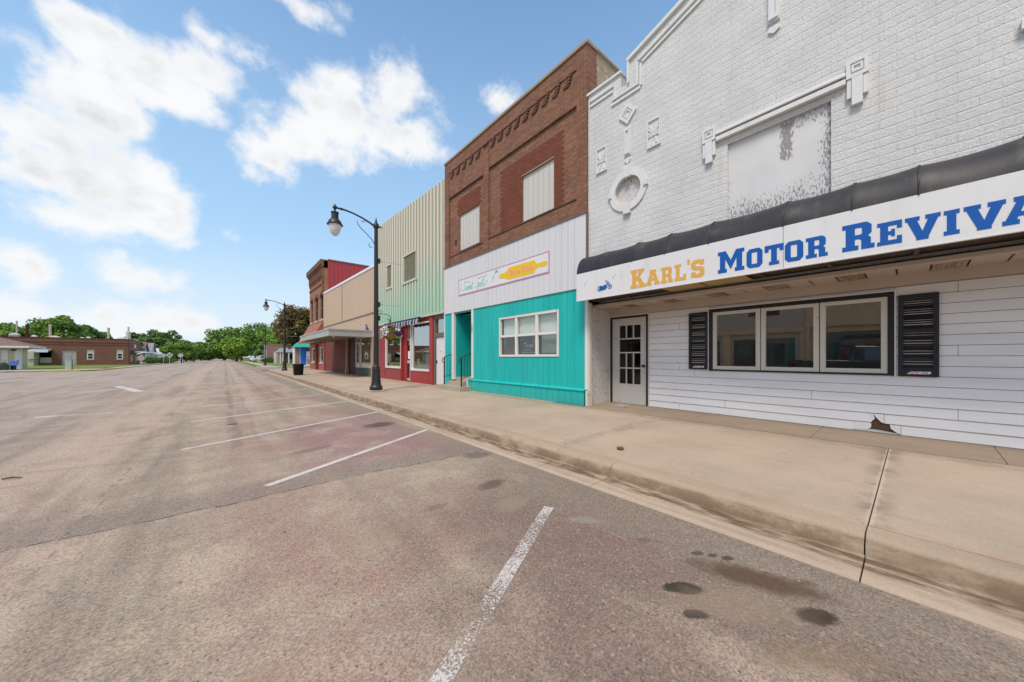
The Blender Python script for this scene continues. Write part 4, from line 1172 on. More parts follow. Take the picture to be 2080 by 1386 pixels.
for i in range(9): mb.box(FX - .36, FX + .17, 4.7 - i * .78, 4.655 - i * .78, 2.60, 2.64)
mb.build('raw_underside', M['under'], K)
mb = MB(); mb.box(FX - .36, FX + .15, 3.05, 2.4, 2.598, 2.606); mb.box(FX - .36, FX + .15, 2.36, 1.72, 2.595, 2.604)
mb.build('loose_ceiling_board', M['plywood'], K)

# door with divided glass
mb = MB()
panes = []
for (z0, z1, cols) in ((1.785, 2.085, 3), (1.455, 1.755, 1), (1.09, 1.425, 3), (.70, 1.06, 3)):
    wy = (4.635 - 4.085) / cols
    for c in range(cols):
        panes.append((4.635 - wy * c - (.012 if cols > 1 and c else 0), 4.635 - wy * (c + 1) + (.012 if cols > 1 and c < cols - 1 else 0), z0, z1))
mb.wall(SX, 4.825, 3.935, .235, 2.258, panes, -.015, .045)
door = mb.build('door', M['peel_door'], K)
mb = MB()
for p in panes: mb.fb(SX, p[0], p[1], p[2], p[3], -.043, -.037)
mb.build('pane', M['glass_door'], door)
mb = MB()
ky, kz = 4.005, 1.13
for i, (r_, d) in enumerate(((.032, .0), (.032, .006), (.014, .01), (.014, .035), (.027, .045), (.03, .06), (.02, .075), (.003, .08))):
    pass
prof = ((.032, 0), (.032, .006), (.014, .01), (.014, .035), (.027, .045), (.03, .06), (.02, .075), (.003, .08))
ns = 14
pts = []
for (r_, d) in prof: pts += [(SX + .015 - d, ky + r_ * math.cos(2 * math.pi * j / ns), kz + r_ * math.sin(2 * math.pi * j / ns)) for j in range(ns)]
mb.add(pts, [(i * ns + j, i * ns + (j + 1) % ns, (i + 1) * ns + (j + 1) % ns, (i + 1) * ns + j) for i in range(len(prof) - 1) for j in range(ns)])
autosmooth(mb.build('door_knob', M['knob'], door))
mb = MB()
mb.fb(SX, 4.862, 4.83, .22, 2.30, -.03, .03); mb.fb(SX, 3.93, 3.885, .22, 2.30, -.03, .03); mb.fb(SX, 4.83, 3.93, 2.262, 2.30, -.03, .03)
mb.build('door_frame', M['black'], K)
mb = MB(); mb.fb(SX, 4.895, 4.864, .22, 2.335, -.02, .02); mb.fb(SX, 3.883, 3.862, .22, 2.335, -.02, .026); mb.fb(SX, 4.895, 3.865, 2.302, 2.333, -.02, .022)
mb.build('door_casing', M['peel_frame'], K)
# dark rooms behind the glass
mb = MB()
mb.box(SX + .75, SX + .8, 3.6, 4.9, .2, 2.5); mb.box(SX + .1, SX + .8, 3.55, 3.6, .2, 2.5); mb.box(SX + .1, SX + .8, 4.9, 4.96, .2, 2.5); mb.box(SX + .1, SX + .75, 3.6, 4.9, 2.45, 2.5); mb.box(SX + .1, SX + .75, 3.6, 4.9, .15, .2)
mb.build('hall_interior', M['interior'], K)
# window
mb = MB()
mb.fb(SX, WIN[0], WIN[0] - .055, WIN[2], WIN[3], -.05, .035); mb.fb(SX, WIN[1] + .055, WIN[1], WIN[2], WIN[3], -.05, .035)
mb.fb(SX, WIN[0] - .055, WIN[1] + .055, WIN[3] - .06, WIN[3], -.05, .034); mb.fb(SX, WIN[0] - .055, WIN[1] + .055, WIN[2], WIN[2] + .022, -.05, .034)
win = mb.build('window', M['black'], K)
mb = MB()
for y in (2.632, .193): mb.fb(SX, y - .006, y + .006, WIN[2] - .02, WIN[3] + .03, -.01, .04)
mb.fb(SX, 2.626, .199, WIN[3] + .002, WIN[3] + .018, -.01, .045)
mb.build('window_edging', M['white_trim'], win)
for (a, b_) in ((2.562, 1.79), (1.778, 1.005), (.993, .262)):
    mb = MB()
    z0, z1, t_ = WIN[2] + .024, WIN[3] - .062, .068
    mb.fb(SX, a, a - t_, z0, z1, -.04, .018); mb.fb(SX, b_ + t_, b_, z0, z1, -.04, .018)
    mb.fb(SX, a - t_, b_ + t_, z1 - t_ * .85, z1, -.04, .0175); mb.fb(SX, a - t_, b_ + t_, z0, z0 + t_, -.04, .0175)
    sash = bevel(mb.build('sash', M['peel_frame'], win), .006)
    mb = MB(); mb.fb(SX, a - t_, b_ + t_, z0 + t_, z1 - t_ * .85, -.02, -.014)
    mb.build('pane', M['glass_dark'], win)
mb = MB(); mb.box(SX + .55, SX + .6, .1, 2.75, .9, 2.5)
for i in range(62):
    yy = .90 + i * .0285
    xx = SX + .16 + .012 * math.sin(i * 1.3) + .01 * math.sin(i * .47)
    mb.box(xx, xx + .01, yy, yy + .03, .95, 2.45)
mb.build('curtain', M['interior_grey'], win)
mb = MB(); mb.box(SX + .05, SX + .6, .0, .05, .9, 2.5); mb.box(SX + .05, SX + .6, 2.75, 2.8, .9, 2.5); mb.box(SX + .05, SX + .6, .05, 2.75, .85, .9); mb.box(SX + .05, SX + .6, .05, 2.75, 2.45, 2.5)
mb.build('window_box_interior', M['interior'], win)
for (a, b_, z0, z1) in ((3.003, 2.642, 1.09, 2.225), (.165, -.198, 1.065, 2.20)):
    mb = MB()
    X = SX; st = .05; zm = z0 + (z1 - z0) * .555
    mb.fb(X, a, a - st, z0, z1, .0, .04); mb.fb(X, b_ + st, b_, z0, z1, .0, .04)
    for (p, q) in ((z0, z0 + .10), (zm - .028, zm + .028), (z1 - .065, z1)): mb.fb(X, a - st, b_ + st, p, q, .0, .04)
    sh = bevel(mb.build('shutter', M['shutter'], K), .004)
    mb = MB()
    for (p, q) in ((z0 + .10, zm - .028), (zm + .028, z1 - .065)):
        mb.fb(X, a - st, b_ + st, p, q, .001, .006, 1)
        n = 14
        for i in range(n):
            zz = p + (q - p) * (i + .5) / n; hh = (q - p) / n * .36
            mb.add([(X - .032, a - st, zz - hh), (X - .032, b_ + st, zz - hh), (X - .014, b_ + st, zz + hh), (X - .014, a - st, zz + hh),
                    (X - .012, a - st, zz - hh * 1.1), (X - .012, b_ + st, zz - hh * 1.1)], ((0, 3, 2, 1), (0, 1, 5, 4)))
    mb.build('louvres', [M['slat'], M['black']], sh)
    # oil maker's sticker on the bottom rail: red and blue slanted capitals on a white shape
    mb = MB()
    cy, cz, L_ = (a + b_) / 2 - .01, z0 + .05, .20
    cv = lambda x, y, d: (X - d, cy + L_ / 2 - x, cz + y)
    mb.slab([[(-.012, -.017), (.188, -.017), (.205, .0), (.20, .018), (.03, .018), (.012, .004)]], cv, .040, .0415, 0)
    text_loops(mb, 'AMS', cv, .042, .016, -.014, .0415, .043, 1, 1.02, .95, shear=.25)
    text_loops(mb, 'OIL', cv, .042, .113, -.014, .0415, .043, 2, 1.12, .95, shear=.25)
    mb.build('sticker', [M['white_ink'], M['red_ink'], M['blue_ink']], sh)

# ------------------------------------------------------------------ awning sign
A = thing('awning_sign', 'long white sign board under a black rounded awning, orange and blue lettering', 'shop sign', (6.02, CX, 2.58))
AX = 6.02
YA, YB = 4.897, -2.1
mb = MB()
for a, b_ in ((YA, 1.211), (1.205, YB)):
    mb.box(AX, AX + .03, b_, a, 2.585, 3.175)
mb.box(AX + .03, FX, YA - .03, YA, 2.66, 3.15)
mb.box(AX - .006, AX + .04, YB, YA, 2.575, 2.587)
mb.build('sign_board', M['signboard'], A)
mb = MB()                                        # sagging black cover, ribs where the frame holds it up
ribs = [4.88, 4.30, 3.55, 2.90, 2.18, 1.21, .52, -.02, -.72, -1.4, -2.1]
def cover_profile(y):
    for a, b_ in zip(ribs[:-1], ribs[1:]):
        if b_ <= y <= a:
            u_ = (a - y) / (a - b_); return .075 * math.sin(math.pi * min(1, u_ * 1.0)) ** .8 * (1.0 if a - b_ > .6 else .6)
    return 0
ys = []
for a, b_ in zip(ribs[:-1], ribs[1:]): ys += [a - (a - b_) * i / 8 for i in range(8)]
ys.append(ribs[-1])
NP = 12
pts = []
for y in ys:
    sag = cover_profile(y)
    for j in range(NP):
        an = R(90) * j / (NP - 1)
        rr = 1 - sag * .8 * math.sin(2 * an) - .35 * sag * math.sin(an)
        pts.append((FX - .43 * math.cos(an) ** .9 * rr if j < NP - 1 else FX - .004, y, 3.17 + .455 * math.sin(an) * rr))
mb.add(pts, [(i * NP + j, i * NP + j + 1, (i + 1) * NP + j + 1, (i + 1) * NP + j) for i in range(len(ys) - 1) for j in range(NP - 1)])
endp = [(FX - .43 * math.cos(R(90) * j / 11) ** .9, YA - .008, 3.17 + .455 * math.sin(R(90) * j / 11)) for j in range(12)] + [(FX, YA - .008, 3.17)]
mb.prism(endp, (0, -.01, 0))
cov = autosmooth(mb.build('awning_cover', M['awning'], A), 50)
mb = MB()                                        # bare blue lining and torn corners at the top edge
for (y, hw) in ((1.0, .30), (.33, .30), (-.28, .3)):
    n = 8; q = []
    for i in range(n + 1):
        yy = y + hw - 2 * hw * i / n; hgt = .045 * math.sin(math.pi * (i / n)) + .004
        q += [(FX - .012, yy, 3.60 - .0), (FX - .05, yy, 3.60 - hgt * 1.2)]
    mb.add(q, [(2 * i, 2 * i + 1, 2 * i + 3, 2 * i + 2) for i in range(n)])
mb.build('exposed_lining', M['awning_blue'], A)
mb = MB()
for y in ribs[2:9]:
    mb = MB()
    mb.tube([(FX - .43 * math.cos(R(90) * j / 11) ** .9 - .004, y, 3.17 + .458 * math.sin(R(90) * j / 11)) for j in range(12)], .009, 6)
    mb.tube([(FX - .05, y + .02, 3.60), (FX - .03, y - .01, 3.65), (FX - .02, y - .03, 3.62)], [.012, .006, .002], 5)
    mb.build('awning_seam', M['awning'], A)

GL = {
 'I': (.44, [[(0,0),(.44,0),(.44,.17),(.35,.17),(.35,.83),(.44,.83),(.44,1),(0,1),(0,.83),(.09,.83),(.09,.17),(0,.17)]]),
 'L': (.78, [[(0,0),(.78,0),(.78,.36),(.60,.36),(.60,.2),(.36,.2),(.36,.83),(.46,.83),(.46,1),(0,1),(0,.83),(.1,.83),(.1,.17),(0,.17)]]),
 'T': (.86, [[(.2,0),(.66,0),(.66,.17),(.56,.17),(.56,.8),(.68,.8),(.68,.66),(.86,.66),(.86,1),(0,1),(0,.66),(.18,.66),(.18,.8),(.30,.8),(.30,.17),(.2,.17)]]),
 'E': (.8, [[(0,0),(.8,0),(.8,.34),(.64,.34),(.64,.19),(.36,.19),(.36,.42),(.46,.42),(.46,.34),(.58,.34),(.58,.66),(.46,.66),(.46,.58),(.36,.58),(.36,.81),(.64,.81),(.64,.66),(.8,.66),(.8,1),(0,1),(0,.83),(.1,.83),(.1,.17),(0,.17)]]),
 'R': (.9, [[(0,0),(.46,0),(.46,.17),(.36,.17),(.36,.4),(.48,.4),(.54,.34),(.54,0),(.9,0),(.9,.17),(.8,.17),(.8,.4),(.72,.48),(.82,.58),(.82,.87),(.69,1),(0,1),(0,.83),(.1,.83),(.1,.17),(0,.17)],
            [(.36,.56),(.36,.82),(.52,.82),(.56,.78),(.56,.60),(.52,.56)]]),
 'K': (.95, [[(0,0),(.46,0),(.46,.17),(.36,.17),(.36,.36),(.42,.42),(.58,.17),(.5,.17),(.5,0),(.95,0),(.95,.17),(.86,.17),(.6,.58),(.78,.83),(.86,.83),(.86,1),(.5,1),(.5,.83),(.55,.83),(.36,.58),(.36,.83),(.46,.83),(.46,1),(0,1),(0,.83),(.1,.83),(.1,.17),(0,.17)]]),
 'A': (.95, [[(0,0),(.38,0),(.38,.17),(.32,.17),(.355,.28),(.595,.28),(.63,.17),(.57,.17),(.57,0),(.95,0),(.95,.17),(.88,.17),(.64,.83),(.70,.83),(.70,1),(.25,1),(.25,.83),(.31,.83),(.07,.17),(0,.17)],
            [(.405,.44),(.545,.44),(.475,.68)]]),
 'V': (.95, [[(.31,0),(.64,0),(.64,.1),(.89,.83),(.95,.83),(.95,1),(.55,1),(.55,.83),(.62,.83),(.475,.36),(.33,.83),(.40,.83),(.40,1),(0,1),(0,.83),(.06,.83),(.31,.1)]]),
 'O': (.82, [[(.16,0),(.66,0),(.82,.16),(.82,.84),(.66,1),(.16,1),(0,.84),(0,.16)], [(.29,.2),(.53,.2),(.55,.22),(.55,.78),(.53,.8),(.29,.8),(.27,.78),(.27,.22)]]),
 'M': (1.15, [[(0,0),(.4,0),(.4,.17),(.33,.17),(.33,.62),(.575,.12),(.82,.62),(.82,.17),(.75,.17),(.75,0),(1.15,0),(1.15,.17),(1.06,.17),(1.06,.83),(1.15,.83),(1.15,1),(.8,1),(.575,.55),(.35,1),(0,1),(0,.83),(.09,.83),(.09,.17),(0,.17)]]),
 'S': (.78, [[(0,.02),(.14,.02),(.17,.06),(.25,0),(.64,0),(.78,.14),(.78,.46),(.66,.58),(.28,.64),(.26,.68),(.26,.76),(.30,.8),(.48,.8),(.52,.76),(.52,.68),(.76,.68),(.76,.98),(.62,.98),(.59,.94),(.52,1),(.16,1),(0,.86),(0,.56),(.12,.45),(.48,.39),(.52,.35),(.52,.24),(.48,.2),(.30,.2),(.26,.24),(.26,.33),(0,.33)]]),
 "'": (.2, [[(.05,0),(.15,0),(.2,1),(0,1)]]),
}
def letter(mb, ch, ya, yb, z0, z1, d=.004):
    w_, loops = GL[ch]
    cv = lambda x, y, q: (AX - q, ya + (yb - ya) * x / w_, z0 + (z1 - z0) * y)
    mb.slab(loops, cv, 0, d)
F_ = lambda u: fy(u, AX)
Zz = lambda u, v: fz(u, v, AX)
words = [('let_yel', [('K', 1281, 1311.5, 2.652, 3.005), ('A', 1312.5, 1340.5, 2.662, 2.938), ('R', 1342.5, 1367, 2.655, 2.935), ('L', 1370, 1393.5, 2.655, 2.937),
                      ("'", 1395.5, 1402, 2.90, 2.985), ('S', 1404, 1431, 2.66, 2.955)]),
         ('let_blue', [('M', 1458.5, 1512, 2.660, 2.995), ('O', 1516.5, 1549, 2.662, 2.945), ('T', 1553.3, 1592, 2.658, 2.943), ('O', 1594.3, 1631.8, 2.658, 2.94), ('R', 1637, 1681.5, 2.66, 2.935)]),
         ('let_blue', [('R', 1711, 1776.7, 2.665, 2.995), ('E', 1781.8, 1832.3, 2.665, 2.935), ('V', 1838.4, 1911, 2.66, 2.93), ('I', 1917, 1949.5, 2.658, 2.925), ('V', 1957.6, 2043.5, 2.655, 2.925), ('A', 2036, 2128, 2.655, 2.925), ('L', 2136, 2222, 2.655, 2.925)])]
for mname, ls in words:
    mb = MB()
    for ch, u0, u1, z0, z1 in ls: letter(mb, ch, F_(u0), F_(u1), z0, z1)
    mb.build('lettering', M[mname], A)
mb = MB()                                        # small blue motorcycle
cv = lambda x, y, q: (AX - q, 4.335 - x, 2.70 + y)
def cw(cx, cy, r_, w_): mb.slab([circ(cx, cy, r_, n=20), circ(cx, cy, r_ - w_, n=20)], cv, 0, .004)
cw(.055, .065, .056, .012); cw(.30, .075, .052, .012)
mb.slab([circ(.055, .065, .02, n=10)], cv, 0, .004); mb.slab([circ(.30, .075, .022, n=10)], cv, 0, .004)
mb.slab([[(.06, .05), (.10, .02), (.20, .03), (.235, .07), (.22, .13), (.16, .125), (.125, .105), (.09, .125), (.03, .12), (.05, .10)]], cv, 0, .005)
for st, w_ in (([(.30, .075), (.262, .15), (.245, .185)], .014), ([(.245, .185), (.215, .215), (.20, .21)], .012), ([(.22, .11), (.262, .16), (.285, .165)], .02), ([(.19, .19), (.235, .16)], .008), ([(.02, .035), (.12, .03)], .014)):
    ribbon(mb, st, w_, cv, 0, .0045)
mb.build('motorcycle_emblem', M['let_blue'], A)
for (y, z, h, l) in ((4.66, 2.92, .07, .012), (4.63, 2.98, .02, .02), (3.96, 2.95, .06, .02), (3.92, 2.985, .012, .03), (3.78, 2.93, .03, .006)):
    mb = MB(); cv2 = lambda a, b_, q: (AX - q, y - a, z + b_)      # scuffs on the board
    ribbon(mb, [(0, -h / 2), (l * .4, 0), (l, h / 2)], .006, cv2, 0, .0025)
    mb.build('scuff_mark', M['under'], A)

# ================================================================== BAKE SHOP (brown brick, white panel, teal boards)
BX = 6.42
BO = (FX, 8.2, 0.2)
B = thing('brick_bake_shop', 'brown brick building with a teal boarded ground floor and two white boarded upper windows', 'shop building', BO)
BL, BR = 11.57, 4.905
RX = BX + .055                                   # recessed brick field
w1 = (10.588, 9.347, 5.13, 6.41)
w2 = (7.216, 5.995, 5.148, 6.45)
mb = MB()
mb.wall(RX, BL, BR, 2.9, 8.6, [w1, w2], 0, .3)
mb.build('wall', M['brick'], B)
mb = MB()                                        # pilasters and the band over the recessed panels
for (a, b_, z0, z1) in ((BL, 11.27, 4.6, 7.86), (9.05, 8.77, 4.6, 8.02), (5.22, BR, 4.6, 7.86), (BL, BR, 8.2, 8.6)):
    mb.fb(RX, a, b_, z0, z1, 0, .055)
mb.fb(RX, 11.27, 9.05, 7.27, 8.2, 0, .03); mb.fb(RX, 8.77, 5.22, 7.36, 8.2, 0, .03)
mb.fb(RX, 11.27, 9.05, 4.6, 5.05, 0, .03); mb.fb(RX, 8.77, 5.22, 4.6, 5.10, 0, .03)
mb.fb(RX, BL, 11.27, 7.86, 8.2, 0, .056); mb.fb(RX, 5.22, BR, 7.86, 8.2, 0, .056)
mb.build('pilasters', M['brick'], B)
mb = MB()                                        # stepped brick dentils under the parapet
for (a, b_) in ((11.22, 9.12), (8.70, 5.28)):
    n = int((a - b_) / .36)
    for i in range(n):
        y = a - (a - b_) * (i + .5) / n
        mb = MB()
        mb.fb(RX, y + .17, y - .02, 7.95, 8.0, .03, .06)
        mb.fb(RX, y + .09, y - .05, 8.0, 8.065, .03, .068)
        mb.fb(RX, y + .03, y - .08, 8.065, 8.13, .03, .076)
        mb.fb(RX, y - .02, y - .10, 8.13, 8.20, .03, .084)
        mb.build('dentil', M['brick_soot'], B)
mb = MB()                                        # dark soldier course lines and panel edges
for (a, b_, z) in ((11.27, 9.05, 7.245), (8.77, 5.22, 7.335), (11.27, 9.05, 5.048), (8.77, 5.22, 5.098)):
    mb = MB(); mb.fb(RX, a, b_, z, z + .03, 0, .05)
    mb.build('brick_ledge', M['brick_soot'], B)
mb = MB()                                        # darker infill with toothed edges round the boarded windows
n = 26
def infill(a, b_, z0, z1, hole):
    z = z0; i = 0
    while z < z1 - .02:
        t_ = .07 if i % 2 else 0
        rows = [(a + t_, b_ - t_)]
        zc = z + .033
        if hole[2] - .02 < zc < hole[3] + .02: rows = [(a + t_, hole[0]), (hole[1], b_ - t_)]
        for p, q in rows:
            if p - q > .02: mb.fb(RX, p, q, z, z + .067, 0, .006)
        z += .067; i += 1
infill(8.16, 5.73, 5.13, 7.02, w2)
infill(10.66, 9.33, 6.41, 7.0, (10.588, 9.347, 5.13, 6.30))
mb.build('brick_infill', M['brick_red'], B)
for (a, b_, z0, z1) in (w1, w2):
    mb = MB(); n = 6
    for i in range(n):
        p, q = a - (a - b_) * i / n, a - (a - b_) * (i + 1) / n
        mb.fb(RX, p - .006, q + .006, z0 + rnd.uniform(0, .02), z1, -.09, -.035)
    bw_ = mb.build('boarded_window', M['board'], B)
    mb = MB(); mb.fb(RX, a, b_, z0, z1, -.12, -.05)
    mb.build('seam_backing', M['board_gap'], bw_)
    mb = MB(); mb.fb(RX, a + .03, b_ - .03, z0 - .045, z0 - .002, -.1, .03)
    mb.build('sill', M['brick_soot'], bw_)
mb = MB(); mb.fb(RX, w2[0] + .02, w2[1] - .02, w2[3] + .002, w2[3] + .03, -.06, .02)
mb.build('lintel_strip', M['coping'], B)
mb = MB(); mb.fb(RX, 10.86, 10.80, 5.42, 5.60, 0, .03)
mb.build('vent_plate', M['dark'], B)
mb = MB()                                        # side wall seen over the neighbour's parapet, and roof
mb.quad((RX + .9, BR + .003, .1), (18, BR + .003, .1), (18, BR + .003, 8.6), (RX + .9, BR + .003, 8.6))
mb.quad((RX + .25, BR + .003, 2.9), (RX + .9, BR + .003, 2.9), (RX + .9, BR + .003, 8.6), (RX + .25, BR + .003, 8.6))
mb.quad((RX + .25, BL - .003, .1), (18, BL - .003, .1), (18, BL - .003, 8.6), (RX + .25, BL - .003, 8.6))
mb.quad((18, BR, .1), (18, BL, .1), (18, BL, 8.6), (18, BR, 8.6))
mb.quad((RX, BR, 8.3), (18, BR, 8.3), (18, BL, 8.3), (RX, BL, 8.3))
mb.build('side_wall', M['brick_side'], B)
mb = MB()
for i in range(64):                              # red quoins at the corner return
    z = 4.3 + i * .067
    mb.box(RX, RX + (.31 if i % 2 else .22), BR - .004, BR + .02, z, z + .0665)
mb.build('corner_quoins', M['brick'], B)
mb = MB()
mb.box(BX - .035, BX + .33, BR - .03, BL + .01, 8.6, 8.685); mb.box(BX + .33, 18, BR - .03, BR + .25, 8.6, 8.68)
bevel(mb.build('coping', M['coping'], B), .012)
# white grooved panel with a brown flashing
mb = MB(); PX = BX - .012
ys = [BL - .02]
while ys[-1] > BR + .25: ys.append(ys[-1] - .203)
ys[-1] = BR + .005
for a, b_ in zip(ys[:-1], ys[1:]):
    mb.fb(PX, a - .004, b_ + .004, 2.955, 4.665, -.03, .02)
mb.build('white_panel', M['wpanel'], B)
mb = MB(); mb.fb(PX, BL, BR, 2.95, 4.66, -.045, .008)
mb.build('panel_groove', M['wgroove'], B)
mb = MB(); mb.fb(PX, BL, BR - .012, 4.665, 4.70, -.05, .045)
mb.build('flashing', M['brown_frame'], B)
mb = MB(); mb.fb(PX, BR + .012, BR - .016, 2.95, 4.70, -.04, .028)
mb.build('edge_strip', M['brown_frame'], B)
# teal boards
def grooved(mb, g, X, a, b_, z0, z1, hole=None, pitch=.205):
    y = a
    g.wall(X + .012, a, b_, z0, z1, [hole] if hole else [], 0, .08)
    while y > b_ + .01:
        y2 = max(y - pitch, b_)
        parts = [(z0, z1)]
        cuts = [y, y2]
        if hole:
            if hole[1] < y - .002 and hole[0] > y2 + .002:     # this board meets the opening
                yy = [v for v in (y, min(y, hole[0]), max(y2, hole[1]), y2)]
                if yy[0] - yy[1] > .01: mb.fb(X, yy[0] - .0035, yy[1], z0, z1, -.012, 0)
                if yy[2] - yy[3] > .01: mb.fb(X, yy[2], yy[3] + .0035, z0, z1, -.012, 0)
                mb.fb(X, yy[1] - (.0035 if yy[1] == y else 0), yy[2] + (.0035 if yy[2] == y2 else 0), z0, hole[2], -.012, 0)
                mb.fb(X, yy[1] - (.0035 if yy[1] == y else 0), yy[2] + (.0035 if yy[2] == y2 else 0), hole[3], z1, -.012, 0)
                y = y2; continue
        mb.fb(X, y - .0035, y2 + .0035, z0, z1, -.012, 0)
        y = y2
TW = (8.20, 5.78, 1.345, 2.53)
TX = BX
mb, g = MB(), MB()
grooved(mb, g, TX, 9.60, 4.955, .55, 2.95, TW)
grooved(mb, g, TX, 11.52, 11.02, .22, 2.97)
grooved(mb, g, TX - .06, 9.84, 4.955, .19, .545)
mb.prism([(TX - .085, 4.95, .545), (TX - .085, 4.95, .562), (TX + .0, 4.95, .60), (TX + .0, 4.95, .545)], (0, 4.89, 0))
mb.build('teal_boards', M['teal'], B)
g.build('teal_groove', M['teal_groove'], B)
mb, g = MB(), MB()                               # entry recess
DX = TX + 1.55
def gy(mb, Y, xa, xb, z0, z1, s):                # boards on a wall of constant Y
    x = xa
    while x < xb - .01:
        x2 = min(x + .205, xb); mb.box(x + .003, x2 - .003, Y, Y + .02 * s, z0, z1); x = x2
gy(mb, 10.86, TX + .06, DX, .3, 2.93, 1); gy(mb, 9.72, TX + .06, DX, .3, 2.93, -1)
mb.box(DX, DX + .03, 9.72, 10.86, .6, 2.93)
mb.box(TX + .02, DX, 9.72, 10.86, 2.90, 2.95)
mb.build('entry_recess', M['teal'], B)
mb = MB(); mb.box(DX - .04, DX - .005, 9.85, 10.72, .64, 2.6)
mb.build('entry_door', M['teal'], B)
for (a, b_, z0, z1, d0, d1, XX) in ((11.575, 11.525, .2, 2.99, -.02, .03, TX), (11.015, 10.865, .52, 2.97, -.12, .025, TX), (9.715, 9.605, .62, 2.965, -.1, .025, TX),
                                     (4.952, 4.87, .58, 2.95, -.02, .03, TX), (9.95, 9.845, .34, .60, -.06, .02, TX - .06)):
    mb = MB(); mb.fb(XX, a, b_, z0, z1, d0, d1)
    mb.build('white_trim', M['white_frame'], B)
mb = MB()
for i, ch in enumerate('1227'):                   # house number down the jamb
    cv = lambda x, y, d: (TX - .025 - d, 9.66 - x, y)
    text_loops(mb, ch, cv, .125, -.045, 2.40 - i * .088, 0, .006, sx=1.1)
mb.build('house_number', M['black'], B)
# windows of the shop
mb = MB(); f_ = .06; zm = 1.955
for (a, b_, z0, z1) in ((TW[0], TW[0] - f_, TW[2], TW[3]), (TW[1] + f_, TW[1], TW[2], TW[3]), (TW[0] - f_, TW[1] + f_, TW[2], TW[2] + f_), (TW[0] - f_, TW[1] + f_, TW[3] - f_, TW[3])):
    mb.fb(TX, a, b_, z0, z1, -.06, .02)
cols = [TW[0] - f_, 7.42, 6.58, TW[1] + f_]
for y in cols[1:3]: mb.fb(TX, y + .045, y - .045, TW[2] + f_, TW[3] - f_, -.055, .012)
for i in range(3):
    a = cols[i] - (.045 if i else 0); b_ = cols[i + 1] + (.045 if i < 2 else 0)
    mb.fb(TX, a, b_, zm - .035, zm + .035, -.05, .004)
twin = bevel(mb.build('window', M['white_frame'], B), .006)
for i in range(3):
    a = cols[i] - (.045 if i else 0); b_ = cols[i + 1] + (.045 if i < 2 else 0)
    for (z0, z1) in ((TW[2] + f_, zm - .035), (zm + .035, TW[3] - f_)):
        mb = MB(); mb.fb(TX, a, b_, z0, z1, -.05, -.045)
        mb.build('pane', M['glass_clear'] if z0 > zm else M['glass'], twin)
mb = MB()                                        # blinds: upper half pale, lower half in dim slats
z = zm + .01
while z < TW[3]:
    mb.fb(TX, TW[0] - .07, TW[1] + .07, z, z + .021, -.125, -.12); z += .0225
mb.build('blind', M['blind'], twin)
mb = MB(); z = TW[2] + .1
while z < zm: mb.fb(TX, 6.53, TW[1] + .09, z, z + .018, -.16, -.15); z += .026
mb.build('lower_blind', M['blind'], twin)
mb = MB(); mb.fb(TX, TW[0], TW[1], TW[2] - .1, TW[3] + .1, -.5, -.45); mb.fb(TX, TW[0] + .05, TW[0], TW[2] - .1, TW[3] + .1, -.45, -.09); mb.fb(TX, TW[1], TW[1] - .05, TW[2] - .1, TW[3] + .1, -.45, -.09)
mb.fb(TX, TW[0], TW[1], TW[3], TW[3] + .05, -.45, -.09); mb.fb(TX, TW[0], TW[1], TW[2] - .05, TW[2], -.45, -.09)
mb.build('interior', M['interior_grey'], twin)
# things standing in that window
q = thing('window_poster', 'dark poster lettered True with an orange mark, in the window of the teal wall', 'poster', (TX + .07, 7.0, TW[2] + .06))
mb = MB(); mb.fb(TX, 7.33, 6.63, TW[2] + f_ + .005, 1.80, -.075, -.066)
mb.build('card', M['poster'], q)
mb = MB(); cv = lambda x, y, d: (TX + .066 - d, 7.28 - x, y)
text_loops(mb, 'True', cv, .20, .12, 1.66 - .06, 0, .003)
mb.build('lettering', M['white_ink'], q)
for tx_, sz_, ox_, oz_ in (('REAL ESTATE', .05, .14, 1.525), ('Tom Bishop Realtor', .066, .03, 1.45)):
    mb = MB(); text_loops(mb, tx_, cv, sz_, ox_, oz_, 0, .003)
    mb.build('lettering', M['white_ink'], q)
mb = MB(); mb.slab([[(.52, 1.70), (.45, 1.78), (.52, 1.84), (.60, 1.80), (.64, 1.72), (.58, 1.74)]], cv, 0, .003)
mb.build('orange_mark', M['orange_ink'], q)
q = thing('sale_card', 'dark red card reading FOR SALE, standing in the window of the teal wall', 'card sign', (TX + .07, 7.8, TW[2] + .06))
mb = MB(); mb.fb(TX, 8.12, 7.47, TW[2] + f_ + .005, 1.60, -.075, -.066)
mb.build('card', M['rust_sign'], q)
mb = MB(); cv = lambda x, y, d: (TX + .066 - d, 8.06 - x, y)
text_loops(mb, 'FOR SALE', cv, .135, .04, 1.455, 0, .003, sx=.78)
mb.build('lettering', M['orange_ink'], q)
